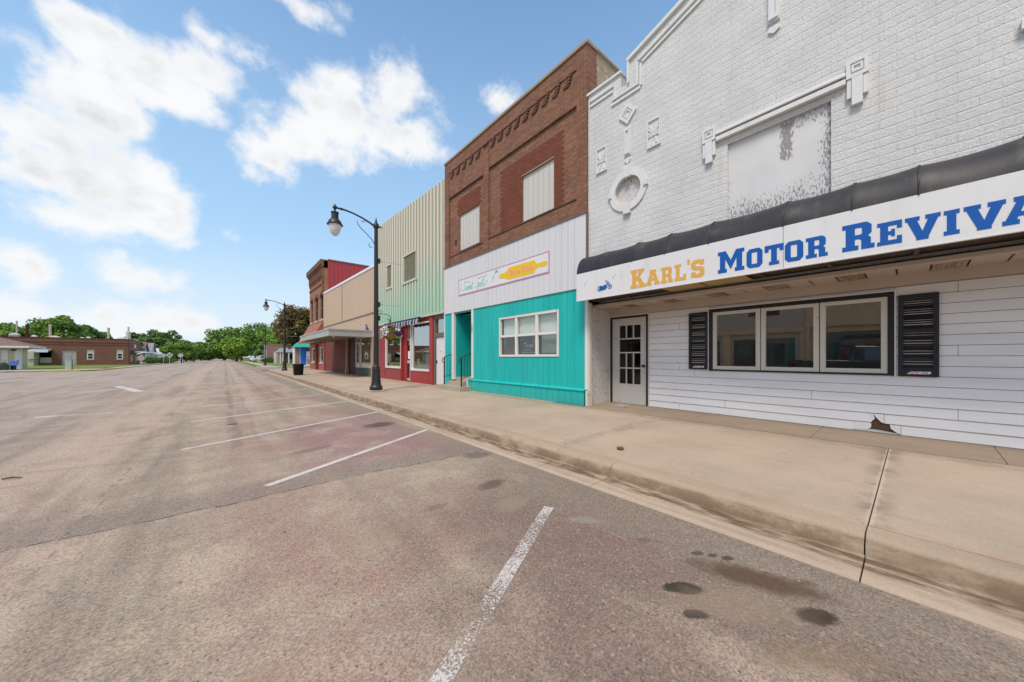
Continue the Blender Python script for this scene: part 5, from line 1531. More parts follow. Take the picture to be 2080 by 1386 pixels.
# hanging sign of the shop
S = thing('bake_shop_sign', 'long white sign with pink border, mint script and a yellow rolling pin', 'shop sign', (PX - .02, 8.27, 3.77))
SXX = PX - .02
sc = lambda x, y, d: (SXX - .012 - d, 10.488 - x, 3.51 + y)     # sign coordinates in metres from its lower left
SW, SH = 4.42, .555
mb = MB(); mb.fb(SXX, 10.488, 10.488 - SW, 3.51, 3.51 + SH, 0, .012)
mb.build('panel', M['signboard'], S)
mb = MB()
bw_ = .035
mb.slab([[(0, 0), (SW, 0), (SW, SH), (0, SH)], [(bw_, bw_), (SW - bw_, bw_), (SW - bw_, SH - bw_ * .7), (bw_, SH - bw_ * .7)]], sc, -.002, .006)
mb.build('border', M['pink'], S)
mb = MB()
body = [(2.48, .19), (2.62, .165), (2.70, .115), (2.78, .105), (2.80, .10), (3.86, .09), (3.90, .16), (4.02, .215), (4.10, .205), (4.26, .19), (4.33, .215), (4.35, .26), (4.33, .305), (4.26, .33), (4.10, .315), (4.02, .305),
        (3.92, .35), (3.88, .435), (2.82, .445), (2.76, .43), (2.70, .36), (2.62, .325), (2.50, .335), (2.40, .325), (2.34, .295), (2.325, .255), (2.34, .215), (2.40, .19)]
mb.slab([body], sc, 0, .005)
mb.build('rolling_pin', M['pin'], S)
mb = MB(); text_loops(mb, 'Bake Shop', sc, .255, 2.83, .19, .005, .009, sx=.88, spacing=1.05)
mb.build('lettering', M['pink_ink'], S)
def script(mb, strokes, ox, oy, k, w_, sh=.32):
    for st in strokes:
        p = []
        for i in range(len(st) - 1):             # smooth the hand-drawn line
            p0 = st[max(i - 1, 0)]; p1 = st[i]; p2 = st[i + 1]; p3 = st[min(i + 2, len(st) - 1)]
            for j in range(5):
                t_ = j / 5
                p.append(tuple(.5 * ((2 * p1[a]) + (p2[a] - p0[a]) * t_ + (2 * p0[a] - 5 * p1[a] + 4 * p2[a] - p3[a]) * t_ ** 2 + (3 * p1[a] - p0[a] - 3 * p2[a] + p3[a]) * t_ ** 3) for a in (0, 1)))
        p.append(st[-1])
        ribbon(mb, [(ox + k * (a + sh * b_), oy + k * b_) for a, b_ in p], w_, sc, 0, .004)
Sg = [(.62, .86), (.50, 1.0), (.28, .98), (.2, .78), (.36, .58), (.55, .4), (.52, .12), (.25, .0), (.02, .1), (-.02, .25)]
wg = [(0, .42), (.05, .1), (.15, .02), (.25, .15), (.28, .40), (.30, .1), (.4, .02), (.52, .2), (.52, .42)]
eg = [(0, .18), (.2, .28), (.22, .40), (.12, .44), (.02, .28), (.06, .05), (.2, .02), (.34, .16)]
tg = [(.10, .85), (.02, .2), (.08, .02), (.2, .06), (.3, .18)]
pg = [(.06, .42), (-.06, -.42)]; pg2 = [(.02, .25), (.16, .44), (.28, .36), (.26, .1), (.12, .02), (.0, .12)]
og = [(.2, .42), (.05, .36), (.02, .1), (.14, .0), (.28, .12), (.28, .34), (.18, .43)]
def off(st, dx): return [(a + dx, b_) for a, b_ in st]
mb = MB()
script(mb, [Sg, off(wg, .68), off(eg, 1.28), off(eg, 1.62), off(tg, 1.98), [(1.88, .55), (2.22, .58)],
            off(Sg, 2.62), off(pg, 3.30), off(pg2, 3.30), off(og, 3.64), off(tg, 4.02), [(3.92, .55), (4.3, .6)],
            [(.62, .86), (.85, .98), (1.15, .93), (1.4, .8), (1.55, .66)], [(3.24, .86), (3.5, 1.0), (3.85, .95), (4.2, .98), (4.6, 1.05)],
            [(4.3, .18), (4.5, .02), (4.75, .2), (4.85, .5)]], .22, .13, .30, .022)
mb.build('lettering', M['mint_ink'], S)
mb = MB(); text_loops(mb, '1', sc, .40, .06, .14, 0, .004, sx=.7, shear=.25)
mb.build('lettering', M['pink'], S)
mb = MB()
for (x, y, r_) in ((2.17, .44, .035), (2.21, .47, .03), (2.24, .43, .03), (2.05, .30, .018), (2.09, .26, .014)): mb.slab([circ(x, y, r_, n=8)], sc, 0, .004)
ribbon(mb, [(1.95, .15), (2.02, .28), (2.10, .38), (2.18, .44)], .014, sc, 0, .004)
mb.build('sprig', M['green_ink'], S)
# concrete steps and the two iron rails
st = MB()
st.box(5.93, TX - .06, 9.66, 11.36, .19, .345); st.box(TX - .06, TX, 9.965, 11.01, .19, .345)
st.box(6.22, TX - .061, 9.97, 11.0, .345, .475); st.box(TX, TX + .3, 9.735, 10.855, .2, .475)
st.box(TX - .1, TX + .001, 9.97, 10.99, .475, .479)
st.box(TX + .06, DX, 9.74, 10.85, .48, .61)
o = bevel(st.build('concrete_steps', M['step'], None, (6.4, 10.4, .2)), .015)
tag(o, 'concrete steps up into the teal shop doorway', 'steps')
def railing(name, label, Y, xf, wall_end):
    r_ = thing(name, label, 'railing', (xf, Y, .34), 'iron rails of the doorway steps')
    top0, top1, zl = 1.31, 1.62, .62
    mb = MB(); mb.box(xf - .017, xf + .017, Y - .017, Y + .017, .34, top0 + .02)
    mb.build('post', M['rail'], r_)
    mb = MB(); mb.box(xf + .78, xf + .815, Y - .0175, Y + .0175, .48, top1 + .01)
    mb.build('post', M['rail'], r_)
    mb = MB()
    mb.tube([(xf + .02, Y, 1.12), (xf - .07, Y, 1.16), (xf - .10, Y, 1.23), (xf - .06, Y, 1.28), (xf, Y, top0 + .02), (xf + .8, Y, top1 + .015), (wall_end, Y, top1 + .015)], .014, 8)
    mb.build('handrail', M['rail'], r_)
    mb = MB(); mb.tube([(xf, Y, .62), (xf + .8, Y, .80), (wall_end, Y, .80)], .011, 6)
    n = 7
    for i in range(1, n): x = xf + .8 * i / n; mb.tube([(x, Y, .62 + .18 * i / n), (x, Y, top0 + (top1 - top0) * i / n + .01)], .0075, 6)
    k = int((wall_end - xf - .8) / .115)
    for i in range(1, k): x = xf + .8 + .115 * i; mb.tube([(x, Y, .80), (x, Y, top1 + .01)], .0075, 6)
    mb.build('balusters', M['rail'], r_)
railing('iron_railing', 'black iron railing on the far side of the doorway steps, by the white door', 10.98 + .05, 6.10, 7.7)
railing('iron_railing', 'black iron railing on the near side of the doorway steps, by the teal skirt', 9.80, 6.06, 7.7)

# ================================================================== MINT METAL SHOP
GO = (FX, 15.2, .2)
G = thing('green_metal_shop', 'shop with mint green metal upper wall faded to cream over a maroon front', 'shop building', GO)
GLf, GRt = 18.93, 11.59
gw = [(17.613, 16.938, 4.86, 6.02), (15.471, 14.083, 4.78, 6.02)]
mb = MB()
pitch = .29; dep = .06
n = int(round((GLf - GRt) / pitch)); pitch = (GLf - GRt) / n
ztop = lambda y: 8.12 + .04 * (y - GRt)
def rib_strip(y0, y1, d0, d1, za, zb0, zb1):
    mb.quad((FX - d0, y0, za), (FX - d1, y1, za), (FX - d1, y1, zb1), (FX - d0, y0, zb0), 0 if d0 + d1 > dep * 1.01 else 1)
for i in range(n):
    y0 = GRt + i * pitch
    prof = [(0, 0), (.34, 0), (.42, dep), (.92, dep), (1.0, 0)]
    for (a, da), (b_, db) in zip(prof[:-1], prof[1:]):
        ya, yb = y0 + a * pitch, y0 + b_ * pitch
        segs = [(3.07, None)]
        cuts = sorted({ya, yb} | {v for h in gw for v in h[:2] if ya < v < yb})
        for p, q in zip(cuts[:-1], cuts[1:]):
            dp = da + (db - da) * (p - ya) / (yb - ya); dq = da + (db - da) * (q - ya) / (yb - ya)
            ym = (p + q) / 2
            h = next((h for h in gw if h[1] < ym < h[0]), None)
            if h:
                rib_strip(p, q, dp, dq, 3.07, h[2], h[2]); rib_strip(p, q, dp, dq, h[3], ztop(p), ztop(q))
            else: rib_strip(p, q, dp, dq, 3.07, ztop(p), ztop(q))
mb.build('corrugated_wall', [M['mint'], M['mint_valley_shade']], G)
mb = MB()
mb.box(FX + .16, 18, GRt, GLf, 3.0, 8.05); mb.box(FX + 1.6, 18, GRt, GLf, .1, 3.0)
mb.build('rear_walls', M['mint'], G)
mb = MB()
mb.fb(FX, GRt + .03, GRt - .03, 3.05, 8.12, -.02, .06); mb.fb(FX, GLf, GRt + .03, 3.02, 3.10, -.02, .062)
mb.build('edge_trim', M['cream_edge'], G)
for (a, b_, z0, z1) in gw:
    mb = MB()
    for (p, q, r_, s_) in ((a + .03, a - .03, z0 - .03, z1 + .03), (b_ + .03, b_ - .03, z0 - .03, z1 + .03), (a - .03, b_ + .03, z0 - .03, z0 + .03), (a - .03, b_ + .03, z1 - .03, z1 + .03)):
        mb.fb(FX, p, q, r_, s_, -.03, .055)
    mb.fb(FX, a + .08, b_ - .08, z0 - .07, z0 - .03, -.03, .09)
    wn = mb.build('window', M['mint'], G)
    mb = MB(); mb.fb(FX, a, b_, z0, z1, -.12, -.08)
    mb.build('dark_glass', M['dark'], wn)
    mb = MB()                                    # diagonal wire grille
    W_, H_ = a - b_ - .06, z1 - z0 - .06
    stp = .13; kk = -H_
    cv = lambda x, y, d: (FX - d, a - .03 - x, z0 + .03 + y)
    for sgn in (1, -1):
        kk = -H_
        while kk < W_:
            p = [(kk, 0), (kk + H_, H_)]
            x0, y0 = kk, 0.0; x1, y1 = kk + H_, H_
            if x0 < 0: y0 = -x0; x0 = 0
            if x1 > W_: y1 = W_ - kk; x1 = W_
            if x1 > x0 + .01:
                if sgn < 0: p = [(W_ - x0, y0), (W_ - x1, y1)]
                else: p = [(x0, y0), (x1, y1)]
                ribbon(mb, p, .016, cv, .0 if sgn > 0 else .012, .010 if sgn > 0 else .022)
            kk += stp
    mb.build('wire_grille', M['mesh_bar'], wn)
# ground floor
GX = FX + .06
Y_ = lambda u: fy(u, GX)
mb = MB()
mb.fb(GX, 18.9, Y_(783.6), .19, 3.02, -.1, .05)                  # far pier
mb.fb(GX, Y_(783.6), Y_(814.5), .19, .79, -.06, .03)             # stall riser under the far window
mb.fb(GX, Y_(783.6), Y_(814.5), 2.78, 3.02, -.06, .0)
mb.build('maroon_front', M['maroon'], G)
mb = MB()
mb.fb(GX, Y_(834.5), Y_(874.2), .19, .735, -.06, .03)
mb.fb(GX, Y_(874.2), Y_(881), .19, 2.98, -.1, .05)
mb.fb(GX, Y_(834), Y_(874.2), 2.82, 3.02, -.06, .0)
mb.box(GX - .03, GX + .13, Y_(816.5), Y_(815.2), .19, 3.0)         # red cheek of the recessed door
mb.box(GX - .02, GX + .13, Y_(815.2), Y_(834.3), 2.86, 3.02); mb.fb(GX, Y_(816.5), Y_(822.6), .19, 2.86, -.14, -.08)
mb.build('red_front', M['red_paint'], G)
def shopwin(u0, u1, z0, z1, extra=None):
    mb = MB(); a, b_ = Y_(u0), Y_(u1); t_ = .07
    mb.fb(GX, a, a - t_, z0, z1, -.06, .03); mb.fb(GX, b_ + t_ * .6, b_, z0, z1, -.06, .03)
    mb.fb(GX, a - t_, b_ + t_ * .6, z0, z0 + .09, -.06, .06); mb.fb(GX, a - t_, b_ + t_ * .6, z1 - .05, z1, -.06, .03)
    if extra: mb.fb(GX, Y_(extra) + .05, Y_(extra), z0 + .09, z1 - .05, -.06, .02)
    wn = mb.build('shop_window', M['white_frame'], G)
    mb = MB(); mb.fb(GX, a - t_, b_ + t_ * .6, z0 + .09, z1 - .05, -.03, -.024)
    mb.build('pane', M['glass_dark'], wn)
    return wn
shopwin(783.6, 814.8, .79, 2.80)
shopwin(834.5, 874.4, .735, 2.84, 838.5)
mb = MB()                                        # recessed door with a paper on its glass
dx_ = GX + .11
ya_, yb_ = fy(822.6, dx_), fy(834.8, dx_)
mb.wall(dx_, ya_, yb_, .23, 2.2, [(ya_ - .09, yb_ + .12, 1.18, 2.12), (ya_ - .09, yb_ + .12, .35, 1.05)], 0, .05)
gd = mb.build('glazed_door', M['alu'], G)
mb = MB(); mb.fb(dx_, ya_, yb_, .3, 2.15, -.03, -.025)
mb.build('pane', M['glass'], gd)
mb = MB(); yq = fy(830.5, dx_); mb.fb(dx_, yq + .12, yq - .14, 1.25, 1.62, -.02, -.012)
mb.build('paper_notice', M['white_ink'], gd)
mb = MB(); mb.fb(dx_, ya_, yb_, 2.24, 2.86, -.03, .0)
mb.build('plywood_transom', M['wood'], G)
mb = MB(); mb.fb(dx_, ya_, yb_, 2.2, 2.24, -.03, .02)
mb.build('door_head', M['red_paint'], G)
mb = MB(); mb.box(GX + 1.25, GX + 1.3, 11.6, 18.9, .2, 3.0)
for (u, h, w_) in ((790, 1.6, .5), (800, 1.9, .3), (845, 1.2, 1.0), (860, 1.5, .5)): mb.box(GX + .5, GX + .8, fy(u) - w_ / 2, fy(u) + w_ / 2, .2, h)
mb.build('shop_interior', M['interior'], G)
mb = MB()
mb.fb(GX, Y_(881), Y_(884.2), .19, 3.0, -.12, .0); mb.fb(GX, Y_(884.2), GRt + .02, 2.14, 2.30, -.12, .0); mb.fb(GX, Y_(884.2), GRt + .02, 2.86, 3.02, -.12, .0)
mb.fb(GX, GRt + .07, GRt + .0, 2.3, 2.86, -.12, .0)
tw_ = mb.build('brown_door_frame', M['brown_frame'], G)
mb = MB(); mb.fb(GX, Y_(884.2), GRt + .07, 2.30, 2.86, -.08, -.07)
mb.build('transom_pane', M['glass_dark'], tw_)
mb = MB(); mb.fb(GX, Y_(884.4), GRt + .03, .23, 2.13, -.09, -.045)
wd = bevel(mb.build('white_door', M['door_white'], G), .006)
mb = MB(); mb.fb(GX, Y_(885.5), Y_(886.5), 1.10, 1.2, -.045, .0); mb.fb(GX, Y_(891.5), Y_(894), 1.54, 1.56, -.045, -.04)
mb.build('door_lever', M['knob'], wd)
o = MB()                                         # rolled navy awning with a striped valance
ya, yb = Y_(791), Y_(862.5)
nst = 26
for i in range(nst):
    p, q = ya + (yb - ya) * i / nst, ya + (yb - ya) * (i + 1) / nst
    wob = .012 * math.sin(i * 1.7)
    dz = .022 * math.sin(i * 2.4)
    o.prism([(GX - .30, p, 2.95), (GX - .33 + wob, p, 2.90), (GX - .34 + wob, p, 2.735 + dz), (GX - .325 + wob, p, 2.735 + dz), (GX - .30, p, 2.87)], (0, q - p + .002, 0), i % 2)
o.tube([(GX - .22, ya, 2.955), (GX - .22, yb, 2.955)], .085, 10, 0)
ob = o.build('striped_awning', [M['navy'], M['navy_light']], None, (GX - .2, 15.5, 2.9))
tag(ob, 'rolled navy awning with a grey striped valance over the maroon shop windows', 'awning')

# ================================================================== BEIGE METAL SHOP
EO = (FX, 25.6, .2)
Eb = thing('beige_metal_shop', 'low shop clad in beige ribbed metal over a red brown brick front', 'shop building', EO)
EL, ER = 32.26, 18.94
mb = MB()
y = ER; zt = lambda y: 6.44 + .02 * (y - ER)
while y < EL - .01:
    y2 = min(y + .30, EL)
    for (a, b_, d0, d1) in ((0, .05, 0, 0), (.05, .06, 0, .04), (.06, .11, .04, .04), (.11, .12, .04, 0), (.12, .30, 0, 0)):
        p, q = min(y + a, y2), min(y + b_, y2)
        if q > p: mb.quad((FX - d0, p, 2.78), (FX - d1, q, 2.78), (FX - d1, q, zt(q)), (FX - d0, p, zt(p)), 1 if a == .11 else 0)
    y = y2
mb.build('ribbed_wall', [M['beige'], M['brown_frame']], Eb)
mb = MB(); mb.box(FX + .01, 18, ER, EL, 2.76, 6.3); mb.box(FX + 2.3, 18, ER, EL, .1, 2.76)
mb.build('rear_walls', M['beige'], Eb)
mb = MB()
mb.prism([(FX - .05, ER, zt(ER) - .05), (FX + .3, ER, zt(ER) - .05), (FX + .3, ER, zt(ER) + .09), (FX - .05, ER, zt(ER) + .09)], (0, EL - ER, zt(EL) - zt(ER)))
mb.build('cap_flashing', M['white_cap'], Eb)
mb = MB(); mb.fb(FX, EL - .1, ER + .2, 3.82, 3.87, .0, .05)
for i in range(9): mb.fb(FX, ER + .7 + i * 1.5, ER + .66 + i * 1.5, 3.80, 3.87, .0, .055)
mb.fb(FX, 26.45, 26.42, 3.9, 6.5, 0, .024)
mb.build('conduit', M['brown_frame'], Eb)
# canopy on the front
c = thing('canopy', 'flat grey metal canopy over the pavement in front of the beige metal shop', 'canopy', (5.3, 24.2, 2.6))
mb = MB()
cx0, cy0, cy1 = 4.2, 19.9, 28.7
mb.box(cx0, cx0 + .06, cy0, cy1, 2.47, 2.83); mb.box(cx0 + .06, FX - .03, cy0, cy0 + .06, 2.47, 2.83); mb.box(cx0 + .06, FX - .03, cy1 - .06, cy1, 2.47, 2.83)
mb.box(cx0 - .03, cx0 + .0, cy0 - .03, cy1 + .03, 2.78, 2.85); mb.box(cx0, FX - .03, cy0 - .03, cy0, 2.78, 2.85)
mb.build('fascia', M['canopy'], c)
mb = MB(); mb.box(cx0 + .06, FX - .03, cy0 + .06, cy1 - .06, 2.70, 2.76)
y = cy0 + .3
while y < cy1 - .1: mb.box(cx0 + .06, FX - .03, y, y + .08, 2.58, 2.70); y += .62
mb.build('deck', M['canopy_rib'], c)
mb = MB(); mb.lathe(cx0 + .35, cy0 + .55, [(.0, 2.40), (.05, 2.42), (.07, 2.47), (.06, 2.52), (.03, 2.56)], 12)
autosmooth(mb.build('bulb', M['globe'], c))
# a grey bird on the canopy edge
mb = MB()
bx, by, bz = fy(752, 1) , 0, 0
bx, by = 6.15, 19.98
rngs = []
for (z_, r_, ox) in ((0.0, .03, 0), (.03, .06, 0), (.10, .088, 0), (.17, .082, -.005), (.225, .055, -.012), (.25, .048, -.02), (.285, .056, -.028), (.325, .045, -.03), (.345, .015, -.03)):
    rngs.append([(bx + ox + r_ * .95 * math.cos(2 * math.pi * j / 12), by + r_ * math.sin(2 * math.pi * j / 12), 2.86 + z_) for j in range(12)])
mb.add([p for r_ in rngs for p in r_], [(i * 12 + j, i * 12 + (j + 1) % 12, (i + 1) * 12 + (j + 1) % 12, (i + 1) * 12 + j) for i in range(len(rngs) - 1) for j in range(12)] + [tuple(range(11, -1, -1))])
mb.prism([(bx - .078, by - .012, 3.145), (bx - .115, by, 3.125), (bx - .078, by + .012, 3.145), (bx - .078, by, 3.16)], (.01, 0, -.012))
mb.prism([(bx + .05, by - .03, 2.96), (bx + .13, by - .025, 2.85), (bx + .13, by + .025, 2.85), (bx + .05, by + .03, 2.96)], (-.02, 0, -.02))
for s in (-1, 1): mb.tube([(bx, by + s * .03, 2.87), (bx - .01, by + s * .03, 2.85)], .01, 5)
for s in (-1, 1): mb.prism([(bx - .03, by + s * .075, 3.04), (bx + .05, by + s * .082, 3.0), (bx + .09, by + s * .05, 2.90), (bx + .0, by + s * .078, 2.94)], (0, s * .015, 0))
ob = autosmooth(mb.build('bird', M['bird'], None, (bx, by, 2.85)))
tag(ob, 'slate grey bird sitting upright on the edge of the grey canopy', 'bird')
# ground floor
mb = MB(); mb.fb(FX, fy(661.5), fy(704.6), .17, 2.62, -.25, -.0)
mb.build('brick_front', M['redbrown'], Eb)
mb = MB(); mb.fb(FX, EL - .02, fy(706), 2.62, 2.79, -.2, .01); mb.fb(FX, fy(722.6), ER, 2.52, 2.79, -.2, .008)
mb.build('head_panel', M['white_frame'], Eb)
mb = MB(); a = fy(705); mb.box(FX - .12, FX + .02, a - .3, a - .12, .17, 2.7)
mb.box(FX - .16, FX + .03, a - .33, a - .09, .17, .5)
bevel(mb.build('post', M['tan_pier'], Eb), .01)
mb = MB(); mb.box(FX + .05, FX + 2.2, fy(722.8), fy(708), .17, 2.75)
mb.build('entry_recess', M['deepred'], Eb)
mb = MB()
a, b_ = fy(722.8), fy(754.2)
ym = fy(732.5)
for (p, q, z0, z1) in ((a, a - .08, .74, 2.56), (ym + .06, ym - .06, .74, 2.56), (b_ + .06, b_, .74, 2.56), (a, b_, .70, .78), (a, b_, 2.50, 2.56), (a - .08, ym + .06, 2.18, 2.25), (ym + .3, ym + .27, .78, 2.2)):
    mb.fb(FX, p, q, z0, z1, -.05, .02)
ew = mb.build('shop_window', M['alu'], Eb)
mb = MB(); mb.fb(FX, a - .08, b_ + .06, .78, 2.5, -.02, -.015)
mb.build('pane', M['glass_dark'], ew)
mb = MB(); mb.box(FX + 1.0, FX + 1.05, b_, a, .2, 2.6); mb.box(FX + .4, FX + .8, b_ + .4, b_ + 1.0, .2, 1.7)
mb.build('interior', M['interior'], ew)
mb = MB(); mb.fb(FX, a, b_, .17, .70, -.08, .015)
mb.build('tile_riser', M['grey_tile'], Eb)
mb = MB(); mb.fb(FX, b_, fy(760.5), .17, 2.52, -.1, .03); mb.fb(FX, fy(760.5), ER, .17, 2.52, -.1, .0)
mb.build('tan_pier', M['tan_pier'], Eb)

# ================================================================== CORNER BRICK BUILDING
CO = (FX, 35.4, .15)
Cb = thing('corner_brick_building', 'two storey red brick corner building with corbelled cornice, arched windows and red metal side', 'shop building', CO)
CL, CR = 38.5, 32.27
aw = [(fy(u0), fy(u1), 4.62, 6.55) for u0, u1 in ((632.2, 635.6), (640.6, 646.2), (651, 657.2))]
mb = MB()
loops = [[(CL, 2.6), (CL, 9.5), (CR, 9.5), (CR, 2.6)]]
for a, b_, z0, z1 in aw:
    m_ = (a + b_) / 2; r_ = (a - b_) / 2
    loops.append([(a, z0), (a, z1)] + [(m_ + r_ * math.cos(R(180 * i / 8)), z1 + .22 * math.sin(R(180 * i / 8))) for i in range(1, 8)] + [(b_, z1), (b_, z0)])
mb.slab([loops[0]] + loops[1:], kconv, -.3, 0)
fixn(mb.build('wall', M['brick2'], Cb))
for a, b_, z0, z1 in aw:
    m_ = (a + b_) / 2
    mb = MB(); mb.fb(FX, a, b_, z0, z1 + .25, -.2, -.16)
    mb.fb(FX, a, a - .08, z0, z1 + .1, -.16, -.1); mb.fb(FX, b_ + .08, b_, z0, z1 + .1, -.16, -.1)
    wn = mb.build('window', M['carglass'], Cb)
    mb = MB(); mb.fb(FX, m_ + .04, m_ - .04, z0, z1 + .15, -.16, -.11); mb.fb(FX, a, b_, (z0 + z1) / 2, (z0 + z1) / 2 + .09, -.16, -.11); mb.fb(FX, a, a - .07, z0, z1, -.1, -.06); mb.fb(FX, b_ + .07, b_, z0, z1, -.1, -.06)
    mb.build('sash', M['brown_frame'], wn)
    mb = MB(); mb.fb(FX, a + .1, b_ - .1, z0 - .16, z0, -.1, .08)
    mb.build('sill', M['sill'], wn)
    mb = MB()
    for i in range(9):
        an0, an1 = R(180 * i / 9), R(180 * (i + 1) / 9); r_ = (a - b_) / 2
        mb.slab([[(m_ - r_ * math.cos(an0), z1 + .24 * math.sin(an0)), (m_ - (r_ + .2) * math.cos(an0), z1 + .46 * math.sin(an0)), (m_ - (r_ + .2) * math.cos(an1), z1 + .46 * math.sin(an1)), (m_ - r_ * math.cos(an1), z1 + .24 * math.sin(an1))]], kconv, 0, .05)
    mb.build('brick_arch', M['brick2_dark'], wn)
mb = MB()                                        # corbelled cornice
for (z0, z1, d) in ((9.18, 9.6, .26), (9.02, 9.18, .18), (8.9, 9.02, .11), (7.62, 7.74, .07)):
    mb.fb(FX, CL + (d if d > .1 else 0), CR, z0, z1, -.3 if d > .1 else 0, d)
n = 17
for i in range(n):
    y = CR + .15 + (CL - CR - .3) * i / (n - 1)
    mb.fb(FX, y + .1, y - .1, 8.3, 8.9, 0, .10); mb.fb(FX, y + .07, y - .07, 8.05, 8.3, 0, .06)
mb.fb(FX, CR + .28, CR, 6.9, 9.0, 0, .12)
mb.build('cornice', M['brick2_dark'], Cb)
mb = MB()                                        # red clad side wall and rear
x = FX + .3
while x < 17:
    x2 = x + .32
    for (p, q, d0, d1) in ((0, .05, 0, 0), (.05, .075, 0, .03), (.075, .13, .03, .03), (.13, .155, .03, 0), (.155, .32, 0, 0)):
        mb.quad((x + p, CR - d0, 5.5), (x + q, CR - d1, 5.5), (x + q, CR - d1, 9.62), (x + p, CR - d0, 9.62))
    x = x2
mb.box(FX + .31, 17, CR + .02, CL - .02, .2, 9.4)
mb.build('red_metal_side', M['red_metal'], Cb)
mb = MB(); mb.box(FX + .3, 17, CR - .06, CR + .1, 9.6, 9.68)
mb.build('side_cap', M['brown_frame'], Cb)
mb = MB()                                        # sloping shingle hood
def hood(z0, z1, d0, d1):
    mb.prism([(FX - d0, CR + .05, z0), (FX - d1, CR + .05, z1), (FX - d1 - .03, CR + .05, z1 + .02), (FX - d0 - .03, CR + .05, z0)], (0, CL - CR + .1, 0))
zs = [2.70, 3.12, 3.54, 3.96, 4.36]
ds = [.95, .72, .48, .25, .03]
for i in range(4): hood(zs[i], zs[i + 1] + .03, ds[i], ds[i + 1] - .02)
mb.prism([(FX, CR + .05, 2.68), (FX - .95, CR + .05, 2.68), (FX - .95, CR + .05, 2.72), (FX, CR + .05, 4.36)], (0, .05, 0))
mb.prism([(FX, CL + .1, 2.68), (FX - .95, CL + .1, 2.68), (FX - .95, CL + .1, 2.72), (FX, CL + .1, 4.36)], (0, -.05, 0))
fixn(mb.build('shingle_hood', M['shingle'], Cb))
mb = MB(); mb.box(FX - .93, FX, CR + .1, CL + .05, 2.66, 2.69)
mb.build('hood_soffit', M['sill'], Cb)
mb = MB()
gwin = [(fy(632.3), fy(639.2), .85, 2.18), (fy(648.5), fy(655.6), .85, 2.22)]
mb.wall(FX, CL, CR, .12, 2.68, gwin + [(fy(640.5), fy(647), .12, 2.55)], 0, .25)
mb.build('ground_floor', M['brick_paint'], Cb)
mb = MB(); mb.box(FX + .6, FX + .65, fy(647) - .1, fy(640.5) + .1, .12, 2.6); mb.box(FX + .2, FX + .6, fy(640.5), fy(640.5) + .1, .12, 2.6)
mb.build('red_entry', M['red_paint'], Cb)
for a, b_, z0, z1 in gwin:
    mb = MB()
    for (p, q, r_, s_) in ((a, a - .07, z0, z1), (b_ + .07, b_, z0, z1), (a - .07, b_ + .07, z0, z0 + .07), (a - .07, b_ + .07, z1 - .07, z1)): mb.fb(FX, p, q, r_, s_, -.12, -.04)
    wn = mb.build('window', M['white_frame'], Cb)
    mb = MB(); mb.fb(FX, a, b_, z0, z1, -.11, -.1)
    mb.build('pane', M['glass_dark'], wn)
    mb = MB(); mb.fb(FX, a + .05, b_ - .05, z0 - .1, z0, -.1, .06)
    mb.build('sill', M['sill'], wn)
mb = MB(); mb.box(FX + .26, FX + .3, CR, CL, .2, 2.6)
mb.build('interior', M['interior'], Cb)

